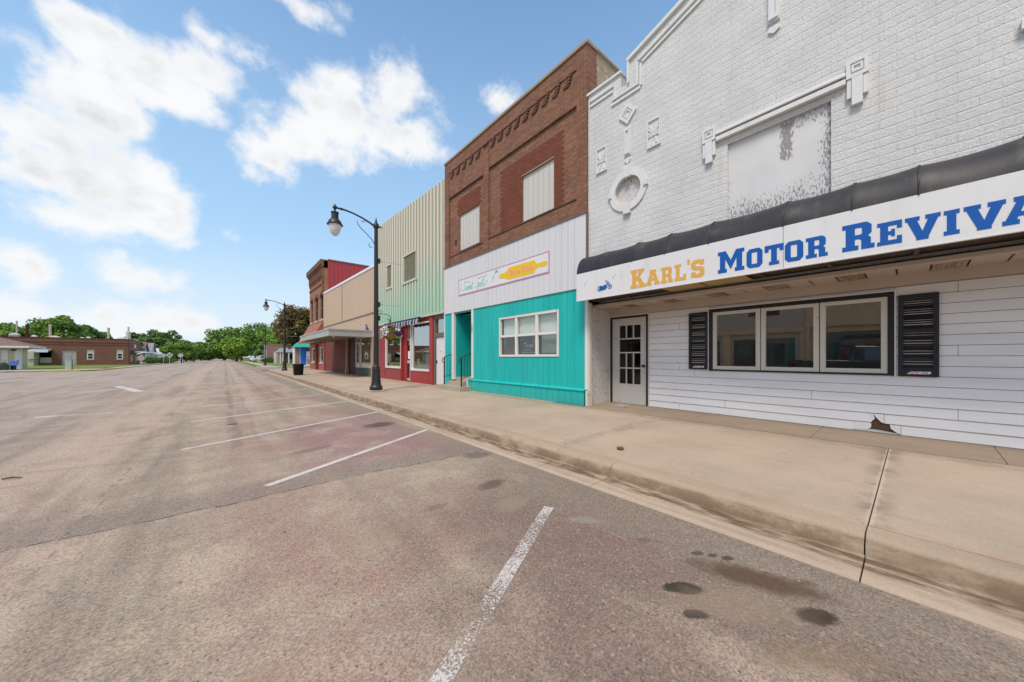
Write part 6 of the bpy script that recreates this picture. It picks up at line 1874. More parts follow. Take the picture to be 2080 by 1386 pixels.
# ================================================================== STREET LAMPS
def make_lamp(loc, label):
    t = thing('street_lamp', label, 'street lamp', loc, 'bronze street lamps along the pavement')
    x, y, z = loc
    mb = MB(); mb.box(x - .25, x + .25, y - .25, y + .25, z - .05, z + .045)
    bevel(mb.build('footing', M['step'], t), .015)
    mb = MB()
    mb.lathe(x, y, [(.20, z + .045), (.21, z + .07), (.21, z + .15), (.185, z + .18), (.165, z + .22), (.145, z + .40), (.135, z + .62), (.128, z + .70), (.145, z + .72), (.145, z + .75),
                    (.125, z + .77), (.125, z + .83), (.105, z + .85), (.09, z + .88), (.088, z + 1.0)], 16)
    autosmooth(mb.build('base', M['iron'], t), 30)
    mb = MB()
    mb.lathe(x, y, [(.088, z + 1.0), (.06, 5.72), (.085, 5.74), (.095, 5.80), (.085, 5.88), (.05, 5.92), (.03, 5.95), (.035, 5.98), (.02, 6.03), (.004, 6.12)], 14)
    for zz in (4.62, 3.13, 2.66): mb.box(x + .05, x + .13, y - .035, y + .035, zz - .07, zz + .09)
    mb.tube([(x + .06, y, 5.82), (x + .14, y, 5.80), (x + .22, y, 5.79)], [.03, .025, .008], 6)
    autosmooth(mb.build('pole', M['iron'], t), 35)
    mb = MB()
    arm = [(x - .04, y, 5.78), (x - .18, y, 5.86), (x - .45, y, 5.97), (x - .75, y, 6.05), (x - 1.0, y, 6.085), (x - 1.28, y, 6.09)]
    mb.tube(arm, [.032, .03, .027, .026, .028, .03], 8)
    mb.tube([(x - 1.06, y, 6.088), (x - 1.11, y, 6.088)], .04, 8)
    S_ = [(x - .05, y, 5.18), (x - .16, y, 5.34), (x - .34, y, 5.50), (x - .50, y, 5.62), (x - .60, y, 5.74), (x - .62, y, 5.86)]
    mb.tube(S_, [.013, .013, .012, .012, .011, .008], 6)
    mb.tube([(x - .17 + .07 * math.cos(R(a)), y, 5.12 + .07 * math.sin(R(a))) for a in range(130, 330, 20)], .010, 6)
    mb.tube([(x - .43 + .055 * math.cos(R(a)), y, 5.90 + .055 * math.sin(R(a))) for a in range(200, 400, 20)], .010, 6)
    autosmooth(mb.build('arm', M['iron'], t), 40)
    hx = x - 1.28
    mb = MB()
    mb.lathe(hx, y, [(.012, 6.20), (.02, 6.17), (.055, 6.13), (.068, 6.09), (.055, 6.05), (.025, 6.01), (.02, 5.97), (.06, 5.96), (.10, 5.94), (.118, 5.93), (.118, 5.90), (.10, 5.885), (.108, 5.72),
                     (.118, 5.715), (.15, 5.69), (.19, 5.63), (.21, 5.56), (.235, 5.545), (.235, 5.53), (.19, 5.525)], 20)
    head = autosmooth(mb.build('lamp_head', M['iron'], t), 35)
    mb = MB(); mb.lathe(hx, y, [(.185, 5.53), (.182, 5.46), (.165, 5.38), (.13, 5.29), (.085, 5.22), (.04, 5.185), (.01, 5.175)], 20)
    autosmooth(mb.build('globe', M['globe'], head), 60)
    for zz in (4.63, 3.14):
        mb = MB(); mb.tube([(x + .10, y, zz + .03), (x + .20, y, zz + .005), (x + .24, y, zz)], [.02, .012, .009], 6)
        mb.tube([(x + .20, y, zz), (x + .95, y, zz + .01)], .009, 6)
        mb.build('banner_rod', M['galv'], t)
    mb = MB()
    mb.tube([(x + .06, y, 2.86), (x + .14, y, 2.95), (x + .20, y, 2.90), (x + .17, y, 2.83), (x + .12, y, 2.86)], .009, 6)
    mb.tube([(x + .07, y, 2.80), (x + .2, y, 2.83), (x + .36, y, 2.82), (x + .47, y, 2.78), (x + .51, y, 2.70), (x + .48, y, 2.63), (x + .42, y, 2.63), (x + .40, y, 2.70)], .010, 6)
    mb.build('basket_hook', M['iron'], t)
    return t
lamp = make_lamp((3.97, 11.9, .17), 'tall bronze street lamp with a flower basket, in front of the mint metal shop')
for loc, lb in (((3.95, 34.8, .165), 'bronze street lamp on the pavement corner, beyond the black bin'), ((4.6, 61.5, .11), 'small far bronze street lamp across the side street, before the trees')):
    o = copy_tree(lamp); o.location = loc; o['label'] = lb

# hanging basket
hb = thing('flower_basket', 'hanging coir basket of white, red and purple flowers on the tall street lamp', 'flower basket', (4.44, 11.9, 2.0))
hx, hy, hz = 4.45, 11.9, 2.12
mb = MB(); mb.lathe(hx, hy, [(.05, hz - .17), (.12, hz - .16), (.17, hz - .10), (.20, hz), (.21, hz + .06), (.19, hz + .065)], 16)
for k in range(10):
    a = R(36 * k); mb.tube([(hx + r_ * math.cos(a), hy + r_ * math.sin(a), z) for r_, z in ((.055, hz - .17), (.125, hz - .165), (.178, hz - .10), (.207, hz), (.217, hz + .06))], .005, 4)
mb.build('basket', M['coir'], hb)
mb = MB()
for k in range(3):
    a = R(120 * k + 20); mb.tube([(hx + .2 * math.cos(a), hy + .2 * math.sin(a), hz + .06), (hx, hy, hz + .5)], .004, 4)
mb.tube([(hx, hy, hz + .48), (hx, hy, hz + .53)], .008, 5)
mb.build('hanger', M['iron'], hb)
def leafball(mb, n, cen, rad, size, col=0, flat=1.0, rr=None):
    rr = rr or rnd
    for _ in range(n):
        while True:
            p = Vector((rr.uniform(-1, 1), rr.uniform(-1, 1), rr.uniform(-1, 1)))
            if .25 < p.length < 1: break
        p = Vector((cen[0] + p.x * rad[0], cen[1] + p.y * rad[1], cen[2] + p.z * rad[2]))
        d = Vector((rr.uniform(-1, 1), rr.uniform(-1, 1), rr.uniform(-.4, 1) * flat)).normalized()
        e = d.cross(Vector((rr.uniform(-1, 1), rr.uniform(-1, 1), rr.uniform(-1, 1)))).normalized()
        g = d.cross(e); s_ = size * rr.uniform(.6, 1.3)
        mb.quad(p - e * s_, p - g * s_ * .7, p + e * s_, p + g * s_ * .7, col)
def shade_attr(o, fn):
    me = o.data
    at = me.attributes.new('shade', 'FLOAT', 'FACE')
    at.data.foreach_set('value', [fn(i) for i in range(len(me.polygons))])
    return o
mb = MB(); leafball(mb, 420, (hx, hy, hz + .16), (.26, .28, .14), .03); leafball(mb, 90, (hx + .02, hy, hz - .05), (.32, .32, .14), .03)
leafball(mb, 60, (hx, hy, hz + .42), (.05, .05, .16), .022)
shade_attr(mb.build('foliage', M['leaf_mid'], hb), lambda i: rnd.random())
for nm, sp, n in (('petal_w', ((-.22, -.1, .10, .17, .17, .16, 190), (-.3, .05, -.04, .12, .12, .10, 90), (.05, .1, .22, .25, .2, .08, 70), (.18, -.22, .16, .1, .08, .06, 30), (.34, -.1, -.02, .06, .08, .1, 26)), 0),
                  ('petal_r', ((-.02, -.12, .25, .16, .12, .06, 80),), 0), ('petal_p', ((.24, -.16, .06, .12, .12, .13, 120),), 0)):
    mb = MB()
    for (ox, oy, oz, rx, ry, rz, k) in sp: leafball(mb, k, (hx + ox, hy + oy, hz + oz), (rx, ry, rz), .034)
    mb.build({'petal_w': 'white_flowers', 'petal_r': 'red_flowers', 'petal_p': 'purple_flowers'}[nm], M[nm], hb)

# bin
bn = thing('litter_bin', 'black slatted litter bin on the pavement by the far lamp', 'litter bin', (3.72, 26.1, .17))
mb = MB()
for k in range(26):
    a = R(360 / 26 * k); c_, s_ = math.cos(a), math.sin(a)
    mb.tube([(3.72 + .25 * c_, 26.1 + .25 * s_, .20), (3.72 + .27 * c_, 26.1 + .27 * s_, .55), (3.72 + .29 * c_, 26.1 + .29 * s_, .84)], .026, 4)
mb.build('slats', M['bin'], bn)
mb = MB(); mb.lathe(3.72, 26.1, [(.24, .22), (.26, .55), (.27, .82), (.2, .82)], 20)
mb.build('liner', M['bin'], bn)
mb = MB(); mb.lathe(3.72, 26.1, [(.30, .82), (.325, .84), (.325, .88), (.30, .905), (.2, .90), (.18, .86)], 24); mb.lathe(3.72, 26.1, [(.25, .17), (.25, .22), (.27, .24), (.2, .24)], 20)
mb.build('rim', M['bin'], bn)

# small things on the ground
mb = MB(); x, y = onz(1260, 909, .19)
mb.lathe(x, y, [(.04, .172), (.045, .186), (.04, .192), (.01, .193)], 14)
tag(mb.build('valve_cap', pm('rusty iron', (0.20, 0.08, 0.035), 0.8, 0.4, 20, bump=.3), None, (x, y, .18)), 'small rusty valve cap set in the pavement', 'valve cover')
mb = MB(); p, q = onz(4, 977), onz(45, 972)
mb.tube([(p[0], p[1], .018), ((p[0] + q[0]) / 2, (p[1] + q[1]) / 2 + .01, .022), (q[0], q[1], .012)], [.009, .011, .006], 6)
tag(mb.build('stick', M['bark'], None, (p[0], p[1], 0)), 'thin broken stick lying on the asphalt at the left edge', 'stick')
mb = MB()
for k in range(7):
    a = Vector((7.05 - .05 * k, 4.35 - .02 * k + rnd.uniform(-.05, .05), .236 + .006 * (k % 3))); L_ = rnd.uniform(.1, .32)
    mb.box(a.x - .012, a.x + .012, a.y - L_ / 2, a.y + L_ / 2, a.z, a.z + .006)
tag(mb.build('wood_scraps', M['peel_side'], None, (6.9, 4.3, .235)), 'scraps of flaked wood on the step before the white door', 'debris')
pr = random.Random(5)
for k in range(16):
    x, y = [(.95, 1.15), (1.35, 1.6), (1.7, 1.5), (.2, 1.35), (2.05, 1.3), (1.15, 2.6), (.5, 2.2), (2.4, 1.2), (1.9, 3.3), (-.2, 2.8), (.9, 3.4), (1.45, .95), (.35, 3.1), (2.6, .45), (-.9, 2.2), (2.2, 2.4)][k]
    mb = MB(); r_ = pr.uniform(.006, .014)
    rg = []
    for (rr_, zz) in ((.6, 0.0), (1, .4), (.8, .9), (.2, 1.15)):
        rg.append([(x + r_ * rr_ * pr.uniform(.8, 1.2) * math.cos(R(60 * j)), y + r_ * rr_ * pr.uniform(.8, 1.2) * math.sin(R(60 * j)), r_ * zz) for j in range(6)])
    mb.add([p for g_ in rg for p in g_], [(i * 6 + j, i * 6 + (j + 1) % 6, (i + 1) * 6 + (j + 1) % 6, (i + 1) * 6 + j) for i in range(3) for j in range(6)] + [(18, 19, 20, 21, 22, 23)])
    tag(mb.build('pebble', M['apron'], None, (x, y, 0)), 'loose pebble lying on the asphalt', 'pebble', 'loose pebbles on the asphalt')

# ================================================================== CARS
def make_car(name, label, loc, rz, paint, kind='suv', group=None):
    t = thing(name, label, 'car' if kind != 'pickup' else 'pickup', loc, group)
    L_, W_ = (4.6, 1.82) if kind != 'pickup' else (5.4, 1.95)
    if kind == 'suv': lo = [(-2.3, .35), (-2.3, .75), (-2.2, 1.0), (-1.0, 1.06), (1.95, 1.10), (2.25, 1.0), (2.3, .6), (2.28, .35)]; cab = [(-1.05, 1.04), (-.35, 1.66), (1.75, 1.68), (2.12, 1.08)]
    elif kind == 'sedan': lo = [(-2.3, .3), (-2.3, .65), (-2.15, .82), (-.9, .95), (1.5, .98), (2.2, .95), (2.3, .6), (2.28, .3)]; cab = [(-.95, .93), (-.1, 1.40), (1.05, 1.42), (1.75, .96)]
    else: lo = [(-2.7, .45), (-2.7, .9), (-2.55, 1.1), (-1.2, 1.18), (.75, 1.2), (2.65, 1.2), (2.7, .7), (2.68, .45)]; cab = [(-1.15, 1.16), (-.5, 1.82), (.65, 1.84), (.8, 1.18)]
    O = Vector(loc)
    cr, sr = math.cos(rz), math.sin(rz)
    def Wd(x, y, z): return (O.x + x * cr - y * sr, O.y + x * sr + y * cr, O.z + z)
    def solid(prof, w0, w1, zsplit):
        mb = MB(); n = len(prof); k = 5
        rows = []
        for (f, ins) in ((-1, .10), (-.96, .0), (.96, 0), (1, .10)):
            rows.append([Wd(x * (1 - ins * .12), f * (w0 if z < zsplit else w1) / 2, z - ins * .25 * (1 if z > .5 else 0)) for x, z in prof])
        mb.add([p for r_ in rows for p in r_], [(i * n + j, i * n + (j + 1) % n, (i + 1) * n + (j + 1) % n, (i + 1) * n + j) for i in range(3) for j in range(n)] + [tuple(range(n - 1, -1, -1)), tuple(range(3 * n, 4 * n))])
        return mb
    autosmooth(solid(lo, W_, W_, 9).build('body', paint, t), 40)
    autosmooth(solid(cab, W_ - .12, W_ - .45, (cab[0][1] + cab[1][1]) / 2).build('cabin', paint, t), 40)
    zb, zt_ = cab[0][1] + .05, cab[1][1] - .06
    mb = MB()
    for s in (-1, 1):
        ya, yb = s * ((W_ - .12) / 2 + .005), s * ((W_ - .45) / 2 + .012)
        xs = [(cab[0][0] + .28, cab[1][0] + .12), (.38, .36), (.46, .44), (cab[3][0] - .25, cab[2][0] - .1)]
        mb.quad(Wd(xs[0][0], ya, zb), Wd(xs[1][0], ya, zb), Wd(xs[1][1], yb, zt_), Wd(xs[0][1], yb, zt_))
        if kind != 'pickup': mb.quad(Wd(xs[2][0], ya, zb), Wd(xs[3][0], ya, zb), Wd(xs[3][1], yb, zt_), Wd(xs[2][1], yb, zt_))
    for (a, b_, o_) in ((cab[0], cab[1], -.012), (cab[3], cab[2], .012)):
        p = lambda k, y: Wd(a[0] + (b_[0] - a[0]) * k + o_, y, a[1] + (b_[1] - a[1]) * k + .012)
        mb.quad(p(.12, -.72), p(.12, .72), p(.9, .58), p(.9, -.58))
    mb.build('windows', M['carglass'], t)
    wx = L_ * .31
    for x in (-wx, wx):
        for s in (-1, 1):
            mb = MB(); r_ = .34 if kind != 'pickup' else .4
            pts = [Wd(x + r_ * math.cos(2 * math.pi * j / 18), s * (W_ / 2 - .2), r_ + r_ * math.sin(2 * math.pi * j / 18)) for j in range(18)]
            vec = Vector(Wd(0, s * .215, 0)) - Vector(Wd(0, 0, 0))
            mb.prism(pts, vec)
            wh = fixn(mb.build('wheel', M['tyre'], t))
            mb = MB(); pts = [Wd(x + r_ * .6 * math.cos(2 * math.pi * j / 14), s * (W_ / 2 + .01), r_ + r_ * .6 * math.sin(2 * math.pi * j / 14)) for j in range(14)]
            mb.prism(pts, vec * .06)
            mb.build('rim', M['galv'], wh)
    for s in (-1, 1):
        for (x, nm, z_) in ((-L_ / 2 + .03, 'headlight', .68), (L_ / 2 - .05, 'taillight', .78)):
            mb = MB(); sx = -.05 if x < 0 else .05
            mb.add([Wd(x + sx * q, s * (W_ / 2 - .14 + a), z_ + b_) for q in (0, 1) for a, b_ in ((-.16, -.08), (.12, -.08), (.12, .1), (-.16, .1))],
                   ((0, 1, 2, 3), (4, 7, 6, 5), (0, 4, 5, 1), (1, 5, 6, 2), (2, 6, 7, 3), (3, 7, 4, 0)))
            mb.build(nm, M[nm], t)
    mb = MB()
    for x in (-L_ / 2 - .03, L_ / 2 - .02): mb.add([Wd(x + q, a, b_) for q in (0, .07) for a, b_ in ((-.85, .38), (.85, .38), (.85, .56), (-.85, .56))], ((0, 3, 2, 1), (4, 5, 6, 7), (0, 1, 5, 4), (1, 2, 6, 5), (2, 3, 7, 6), (3, 0, 4, 7)))
    mb.build('bumper', M['tyre'], t)
    return t

make_car('parked_car', 'silver estate car parked facing away at the kerb far down the street', (-7.6, 137, 0), R(-90), M['silver'], 'suv')
make_car('parked_car', 'white saloon parked behind the silver car far down the street', (-9.9, 146, .05), R(-90), M['white_car'], 'sedan')
make_car('parked_car', 'white car parked before the white house, beyond the farthest lamp', (7.6, 112, .1), R(12), M['white_car'], 'suv')
make_car('parked_car', 'black saloon parked in front of the white house', (9.2, 106, .1), R(10), M['black_car'], 'sedan')
make_car('parked_car', 'black car parked beside the far houses, behind the lawn', (-15.5, 124, .1), R(5), M['black_car'], 'sedan')
make_car('parked_pickup', 'black pickup parked across the street, seen mirrored in the shop window', (-8.6, 1.6, 0), R(62), M['black_car'], 'pickup')

# ================================================================== TREES
def make_tree(name, label, loc, h, r, mat, seed, trunk=.25, clumps=40, n=90, leaf=.34, sq=1.0, group=None, bottom=.22, core=.72):
    t = thing(name, label, 'tree', loc, group)
    rr = random.Random(seed)
    x, y, z = loc
    mb = MB()
    tr = h * .026 + .1
    top = h * .62
    mb.tube([(x, y, z - .2), (x + .05 * h * rr.uniform(-.3, .3), y, z + top * .45), (x + .05 * h * rr.uniform(-.5, .5), y, z + top)], [tr * 1.25, tr * .8, tr * .35], 9)
    cl = []
    for i in range(clumps):
        k = (i + .5) / clumps
        while True:
            p = Vector((rr.uniform(-1, 1), rr.uniform(-1, 1), rr.uniform(-1, 1)))
            if .3 < p.length < 1: break
        if rr.random() < core: p = p.normalized() * rr.uniform(.68, 1.0)
        zc = h * (bottom + (1 - bottom) / 2)
        sz = h * (1 - bottom) / 2
        wv = 1 + .18 * math.sin(3 * math.atan2(p.y, p.x) + seed) + .12 * math.sin(5 * p.z + seed)
        c = Vector((x + p.x * r * sq * .86 * wv, y + p.y * r * .86 * wv, z + zc + p.z * sz * .86 * (1.0 if p.z > 0 else .95)))
        cl.append((c, r * rr.uniform(.22, .40)))
    for c, rad in cl[::3]:
        b0 = Vector((x, y, z + top * rr.uniform(.35, .95)))
        m_ = (b0 + c) / 2 + Vector((0, 0, -.05 * h))
        mb.tube([b0, m_, c], [tr * .33, tr * .2, tr * .06], 5)
    autosmooth(mb.build('trunk', M['bark'], t), 60)
    mb = MB(); sh = []
    for c, rad in cl:
        base = rr.uniform(-.12, .12)
        for _ in range(n):
            while True:
                p = Vector((rr.uniform(-1, 1), rr.uniform(-1, 1), rr.uniform(-1, 1)))
                if .2 < p.length < 1: break
            q = c + Vector((p.x * rad, p.y * rad, p.z * rad * .75))
            d = (p + Vector((rr.uniform(-.8, .8), rr.uniform(-.8, .8), rr.uniform(-.2, 1)))).normalized()
            e = d.cross(Vector((rr.uniform(-1, 1), rr.uniform(-1, 1), rr.uniform(-1, 1)))).normalized()
            g = d.cross(e); s_ = leaf * rr.uniform(.55, 1.25)
            mb.quad(q - e * s_, q - g * s_ * .62, q + e * s_, q + g * s_ * .62)
            sh.append(min(1, max(0, .45 + base + rr.uniform(-.35, .35))))
    shade_attr(mb.build('crown', mat, t), lambda i: sh[i])
    return t

def at(u, Y): return fyx(u, Y)
def fyx(u, Y):
    x, y, z = ray(u, V0)
    return x * Y / y
def tz(v, u, Y):                                 # height seen at photo row v, at distance Y along the street
    x, y, z = ray(u, v)
    return H + z * Y / y
TREES = [  # name, label, u, Y, v top, half width in photo pixels, material, bottom, clumps
    ('leafy_tree', 'broad mid green tree rising behind the cream office and the factory roof', 18, 118, 652, 44, 'leaf_mid', .1, 44),
    ('leafy_tree', 'tallest tree behind the brown factory, above the white roof vents', 122, 112, 641, 46, 'leaf_mid', .1, 56),
    ('leafy_tree', 'dark green tree behind the factory, directly above its grey loading door', 168, 122, 660, 34, 'leaf_dark', .1, 42),
    ('leafy_tree', 'low green tree behind the factory roof, beside the slim grey chimney', 207, 128, 673, 32, 'leaf_mid', .1, 38),
    ('leafy_tree', 'small olive tree just behind the round roof tank of the factory', 268, 118, 672, 13, 'leaf_dark', .2, 20),
    ('leafy_tree', 'dark tree towering over the grey roofed houses', 310, 175, 669, 34, 'leaf_dark', .08, 52),
    ('leafy_tree', 'dark tree towering over the small white house behind the diamond sign', 350, 180, 671, 32, 'leaf_dark', .08, 44),
    ('leafy_tree', 'rounded light green tree beside the street behind the far octagonal sign', 370, 112, 693, 32, 'leaf_mid', .10, 44),
    ('leafy_tree', 'green tree directly behind the silver car far down the street', 408, 185, 695, 30, 'leaf_mid', .05, 42),
    ('leafy_tree', 'faraway dark tree closing the end of the street, behind the silver car', 425, 290, 701, 26, 'leaf_dark', .02, 38),
    ('leafy_tree', 'faraway dark tree closing the end of the street, behind the bushy tree', 452, 330, 703, 26, 'leaf_dark', .02, 38),
    ('leafy_tree', 'tall green tree behind the round bushy tree at the kerb', 456, 190, 665, 34, 'leaf_mid', .05, 50),
    ('leafy_tree', 'tall green tree above the white house with parked cars', 520, 152, 656, 44, 'leaf_mid', .08, 62),
    ('leafy_tree', 'bright green tree between the far lamp and the bronze tree', 560, 128, 664, 32, 'leaf_light', .15, 42),
    ('leafy_tree', 'rounded bushy tree with yellow green foliage almost to the ground at the kerb', 481, 138, 683, 29, 'leaf_light', .03, 60),
    ('leafy_tree', 'yellow green tree top showing just above the bushy tree', 490, 156, 675, 17, 'leaf_light', .3, 24),
    ('maple_tree', 'bronze leaved maple behind the corner brick building', 607, 62, 618, 44, 'leaf_red', .22, 70),
    ('leafy_tree', 'dark tree behind the far lamp', 545, 118, 694, 20, 'leaf_dark', .1, 28),
]
for i, (nm, lb, u, Y, v, r_, mt, bt, cn_) in enumerate(TREES):
    x = fyx(u, Y); r_ *= (x * SY + Y * CY) / F * math.cos(math.atan((u - 1040) / F)) ** .5 * 1.12
    make_tree(nm, lb, (x, Y, .05), tz(v, u, Y), r_, M[mt], 11 + i, clumps=int(cn_ * 1.3), n=105 if Y < 130 else 85, leaf=.0024 * Y + .06, bottom=bt, group='broadleaf trees round the street' if nm == 'leafy_tree' else None)

# ================================================================== FACTORY ON THE LEFT
FY = 85.0
fo = thing('brown_factory', 'long single storey brown brick factory across the side street', 'factory', (-22, FY, 0))
x0, x1 = -36.0, -12.2
tF = lambda u: fyx(u, FY)
zF = lambda u, v: tz(v, u, FY)
yc = lambda x, z, q: (x, FY - q, z)
def fbx(mb, a, b_, z0, z1, d0, d1, Y=None): mb.box(min(a, b_), max(a, b_), (Y or FY) - d1, (Y or FY) - d0, z0, z1)
dr = (tF(125.5), tF(155.3), .15, zF(140, 712.5)); wA = (tF(175.5), tF(191.5), .95, zF(183, 710)); wB = (tF(236), tF(250.6), .95, zF(243, 710)); op = (tF(80), tF(105), .5, zF(90, 713.5))
mb = MB(); mb.wall(0, x0, x1, -.1, 4.25, [dr, wA, wB, op], 0, .3, conv=yc)
mb.box(x0, x1 - .02, FY + .3, 95, 0, 4.1)
mb.build('wall', M['brick_far'], fo)
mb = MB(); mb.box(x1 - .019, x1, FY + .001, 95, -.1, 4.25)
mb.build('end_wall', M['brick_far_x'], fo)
mb = MB()
fbx(mb, x0, x1 + .05, 4.25, 4.38, -.3, .05); fbx(mb, x0, x1 + .03, 3.62, 3.72, 0, .04); fbx(mb, x0, x1 + .03, 3.25, 3.32, 0, .04)
mb.box(x1, x1 + .05, FY, 95, 4.25, 4.38); mb.box(x1, x1 + .03, FY, 95, 3.62, 3.72); mb.box(x1, x1 + .03, FY, 95, 3.25, 3.32)
mb.build('dark_brick_bands', M['brick_dark'], fo)
mb = MB(); fbx(mb, dr[0], dr[1], .15, dr[3], -.2, -.1)
for k in range(6): fbx(mb, dr[0] + .02, dr[1] - .02, .3 + k * .36, .33 + k * .36, -.1, -.085)
mb.build('loading_door', M['canopy'], fo)
for w_ in (wA, wB):
    mb = MB(); fbx(mb, w_[0], w_[1], .95, w_[3], -.2, -.08)
    wn = mb.build('window', M['tan_metal'], fo)
    a, b_ = w_[0] + .12, w_[1] - .12
    mb = MB(); fbx(mb, a - .06, b_ + .06, 1.05, 2.0, -.08, -.03)
    mb.build('frame', M['white_frame'], wn)
    mb = MB(); fbx(mb, a + .04, b_ - .04, 1.13, 1.48, -.03, -.02); fbx(mb, a + .04, b_ - .04, 1.56, 1.92, -.03, -.02)
    mb.build('pane', M['carglass'], wn)
    mb = MB(); fbx(mb, w_[0] - .05, w_[1] + .05, .87, .95, -.1, .08)
    mb.build('sill', M['sill'], wn)
mb = MB(); fbx(mb, op[0], op[1], .5, op[3], -1.5, -1.4)
mb.build('bay_back', M['interior'], fo)
mb = MB(); fbx(mb, op[0], op[1], .5, 1.3, -.2, -.1)
mb.build('loading_bay', M['tan_metal'], fo)
mb = MB(); fbx(mb, op[0], op[1], 1.3, 2.3, -.35, -.3)
mb.build('bay_glass', M['carglass'], fo)
mb = MB()
a, b_ = tF(68), tF(106.5)
mb.prism([(a, FY, zF(80, 709.3)), (a, FY - 1.6, zF(80, 711)), (a, FY - 1.9, zF(80, 716)), (a, FY - 1.8, zF(80, 716)), (a, FY, zF(80, 711))], (b_ - a, 0, 0))
fixn(mb.build('metal_hood', M['teal_grey'], fo))
mb = MB()
a, b_ = tF(65), tF(79.3)
fbx(mb, a, b_, 1.05, zF(72, 714), .0, 1.9); mb.prism([(a, FY - .1, zF(72, 714)), (a, FY - 1.9, zF(72, 714)), (a, FY - 1.6, zF(72, 711.6)), (a, FY - .1, zF(72, 711.6))], (b_ - a, 0, 0))
fbx(mb, a + .05, b_ - .05, .0, 1.0, .05, 1.7)
mb.prism([(tF(51), FY - .8, 0), (tF(52), FY - .8, .7), (tF(55), FY - .8, 1.15), (tF(59), FY - .8, 1.5), (tF(65), FY - .8, 1.85), (tF(65), FY - .8, 0)], (0, .7, 0))
fixn(mb.build('duct', M['tan_metal'], fo))
for (u0, u1, v0, h) in ((15, 44, 676.5, 0), (65, 75.5, 681, 0), (97, 126, 682, 0), (162, 172.5, 685.5, 0), (176, 184.5, 684.5, 0), (236, 262, 685.5, 0)):
    mb = MB()
    a, b_ = fyx(u0 + (u1 - u0) * .14, FY + 5), fyx(u1 - (u1 - u0) * .14, FY + 5); zt_ = tz(v0, u0, FY + 5)
    mb.box(a, b_, FY + 4.7, FY + 5.3, 3.9, zt_ - .25)
    mb.prism([(a - .06, FY + 4.6, zt_ - .25), (b_ + .06, FY + 4.6, zt_ - .25), ((a + b_) / 2 + .15, FY + 4.7, zt_ + .02), ((a + b_) / 2 - .15, FY + 4.7, zt_ + .02)], (0, .8, 0))
    fixn(mb.build('roof_vent', M['tin'], fo))
for (u, v, r_, mt) in ((34, 652, .09, 'tan_metal'), (55, 659, .16, 'deepred'), (102, 659, .14, 'tan_metal'), (220.5, 666, .15, 'tan_metal')):
    xx = fyx(u, FY + 5); mb = MB(); zt_ = tz(v, u, FY + 5)
    mb.lathe(xx, FY + 5, [(r_, 3.9), (r_, zt_ - .3), (r_ * 1.12, zt_ - .28), (r_ * 1.12, zt_)], 12)
    mb.build('chimney', M[mt], fo)
mb = MB(); xx = fyx(260.8, FY + 4)
mb.lathe(xx, FY + 4, [(.30, 3.9), (.30, tz(674, 260, FY + 4)), (.1, tz(672.8, 260, FY + 4)), (.13, tz(672.5, 260, FY + 4)), (.13, tz(664.5, 260, FY + 4))], 16)
mb.build('roof_tank', M['tin'], fo)
mb = MB()
mb.prism([(x1, FY + 1.2, 2.55), (x1 + 1.3, FY + 1.2, 1.95), (x1 + 1.3, FY + 1.2, 1.9), (x1, FY + 1.2, 1.9)], (0, 2.6, 0)); mb.prism([(x1, FY + 5.2, 2.55), (x1 + 1.3, FY + 5.2, 1.95), (x1 + 1.3, FY + 5.2, 1.9), (x1, FY + 5.2, 1.9)], (0, 2.6, 0))
fixn(mb.build('side_awning', M['dark_awning'], fo))
mb = MB()
for yy in (FY + 1.7, FY + 5.7): mb.box(x1 - .01, x1 + .03, yy, yy + 1.4, .6, 1.9)
mb.build('side_window', M['tan_metal'], fo)
mb = MB(); mb.box(x1, x1 + .06, FY + 4.6, FY + 6.0, 2.95, 3.6)
mb.build('wall_plaque', M['white_ink'], fo)

# cream office at the left edge
ho = thing('cream_office', 'small cream sided office with a brown hipped roof and two white doors', 'house', (-19, 60, .1))
OY = 59.0; ox1 = fyx(42, OY); ox0 = -26
mb = MB(); mb.box(ox0, ox1, OY, OY + 1.6, .05, 2.45)
for k in range(16): mb.box(ox0, ox1 + .01, OY - .012, OY, .1 + k * .145, .215 + k * .145)
mb.build('wall', M['cream_siding'], ho)
mb = MB()
ex1 = ox1 + .7; e0 = ox0 - .8; oyb = OY + 3.6
mb.add([(e0, OY - .8, 2.45), (ex1, OY - .8, 2.45), (ex1, oyb, 2.45), (e0, oyb, 2.45), (ex1 - 3.4, OY + 1.4, 3.75), (e0 + 3.4, OY + 1.4, 3.75)], ((0, 1, 4, 5), (1, 2, 4), (2, 3, 5, 4), (3, 0, 5), (0, 3, 2, 1)))
mb.build('roof', M['brown_roof'], ho)
mb = MB(); mb.box(e0, ex1 + .03, OY - .85, OY - .78, 2.28, 2.47); mb.box(ex1 - .04, ex1 + .03, OY - .78, oyb, 2.28, 2.47)
mb.box(e0, ex1, OY - .78, OY, 2.28, 2.3); mb.tube([(ox1 + .05, OY - .05, 2.3), (ox1 + .05, OY - .05, .1)], .05, 6)
mb.build('eaves', M['white_siding'], ho)
for (u0, u1) in ((5.8, 14.6), (32, 41)):
    a, b_ = fyx(u0, OY), fyx(u1, OY)
    mb = MB(); mb.box(a, b_, OY - .06, OY, .12, 2.0); mb.box(a - .06, b_ + .06, OY - .05, OY, .12, 2.06)
    d_ = mb.build('door', M['white_siding'], ho)
    mb = MB(); mb.box(b_ - .14, b_ - .08, OY - .12, OY - .06, 1.0, 1.06)
    mb.build('handle', M['knob'], d_)
mb = MB(); a = fyx(23, OY); mb.box(a, a + .3, OY - .15, OY, 1.98, 2.15)
mb.build('wall_light', M['knob'], ho)
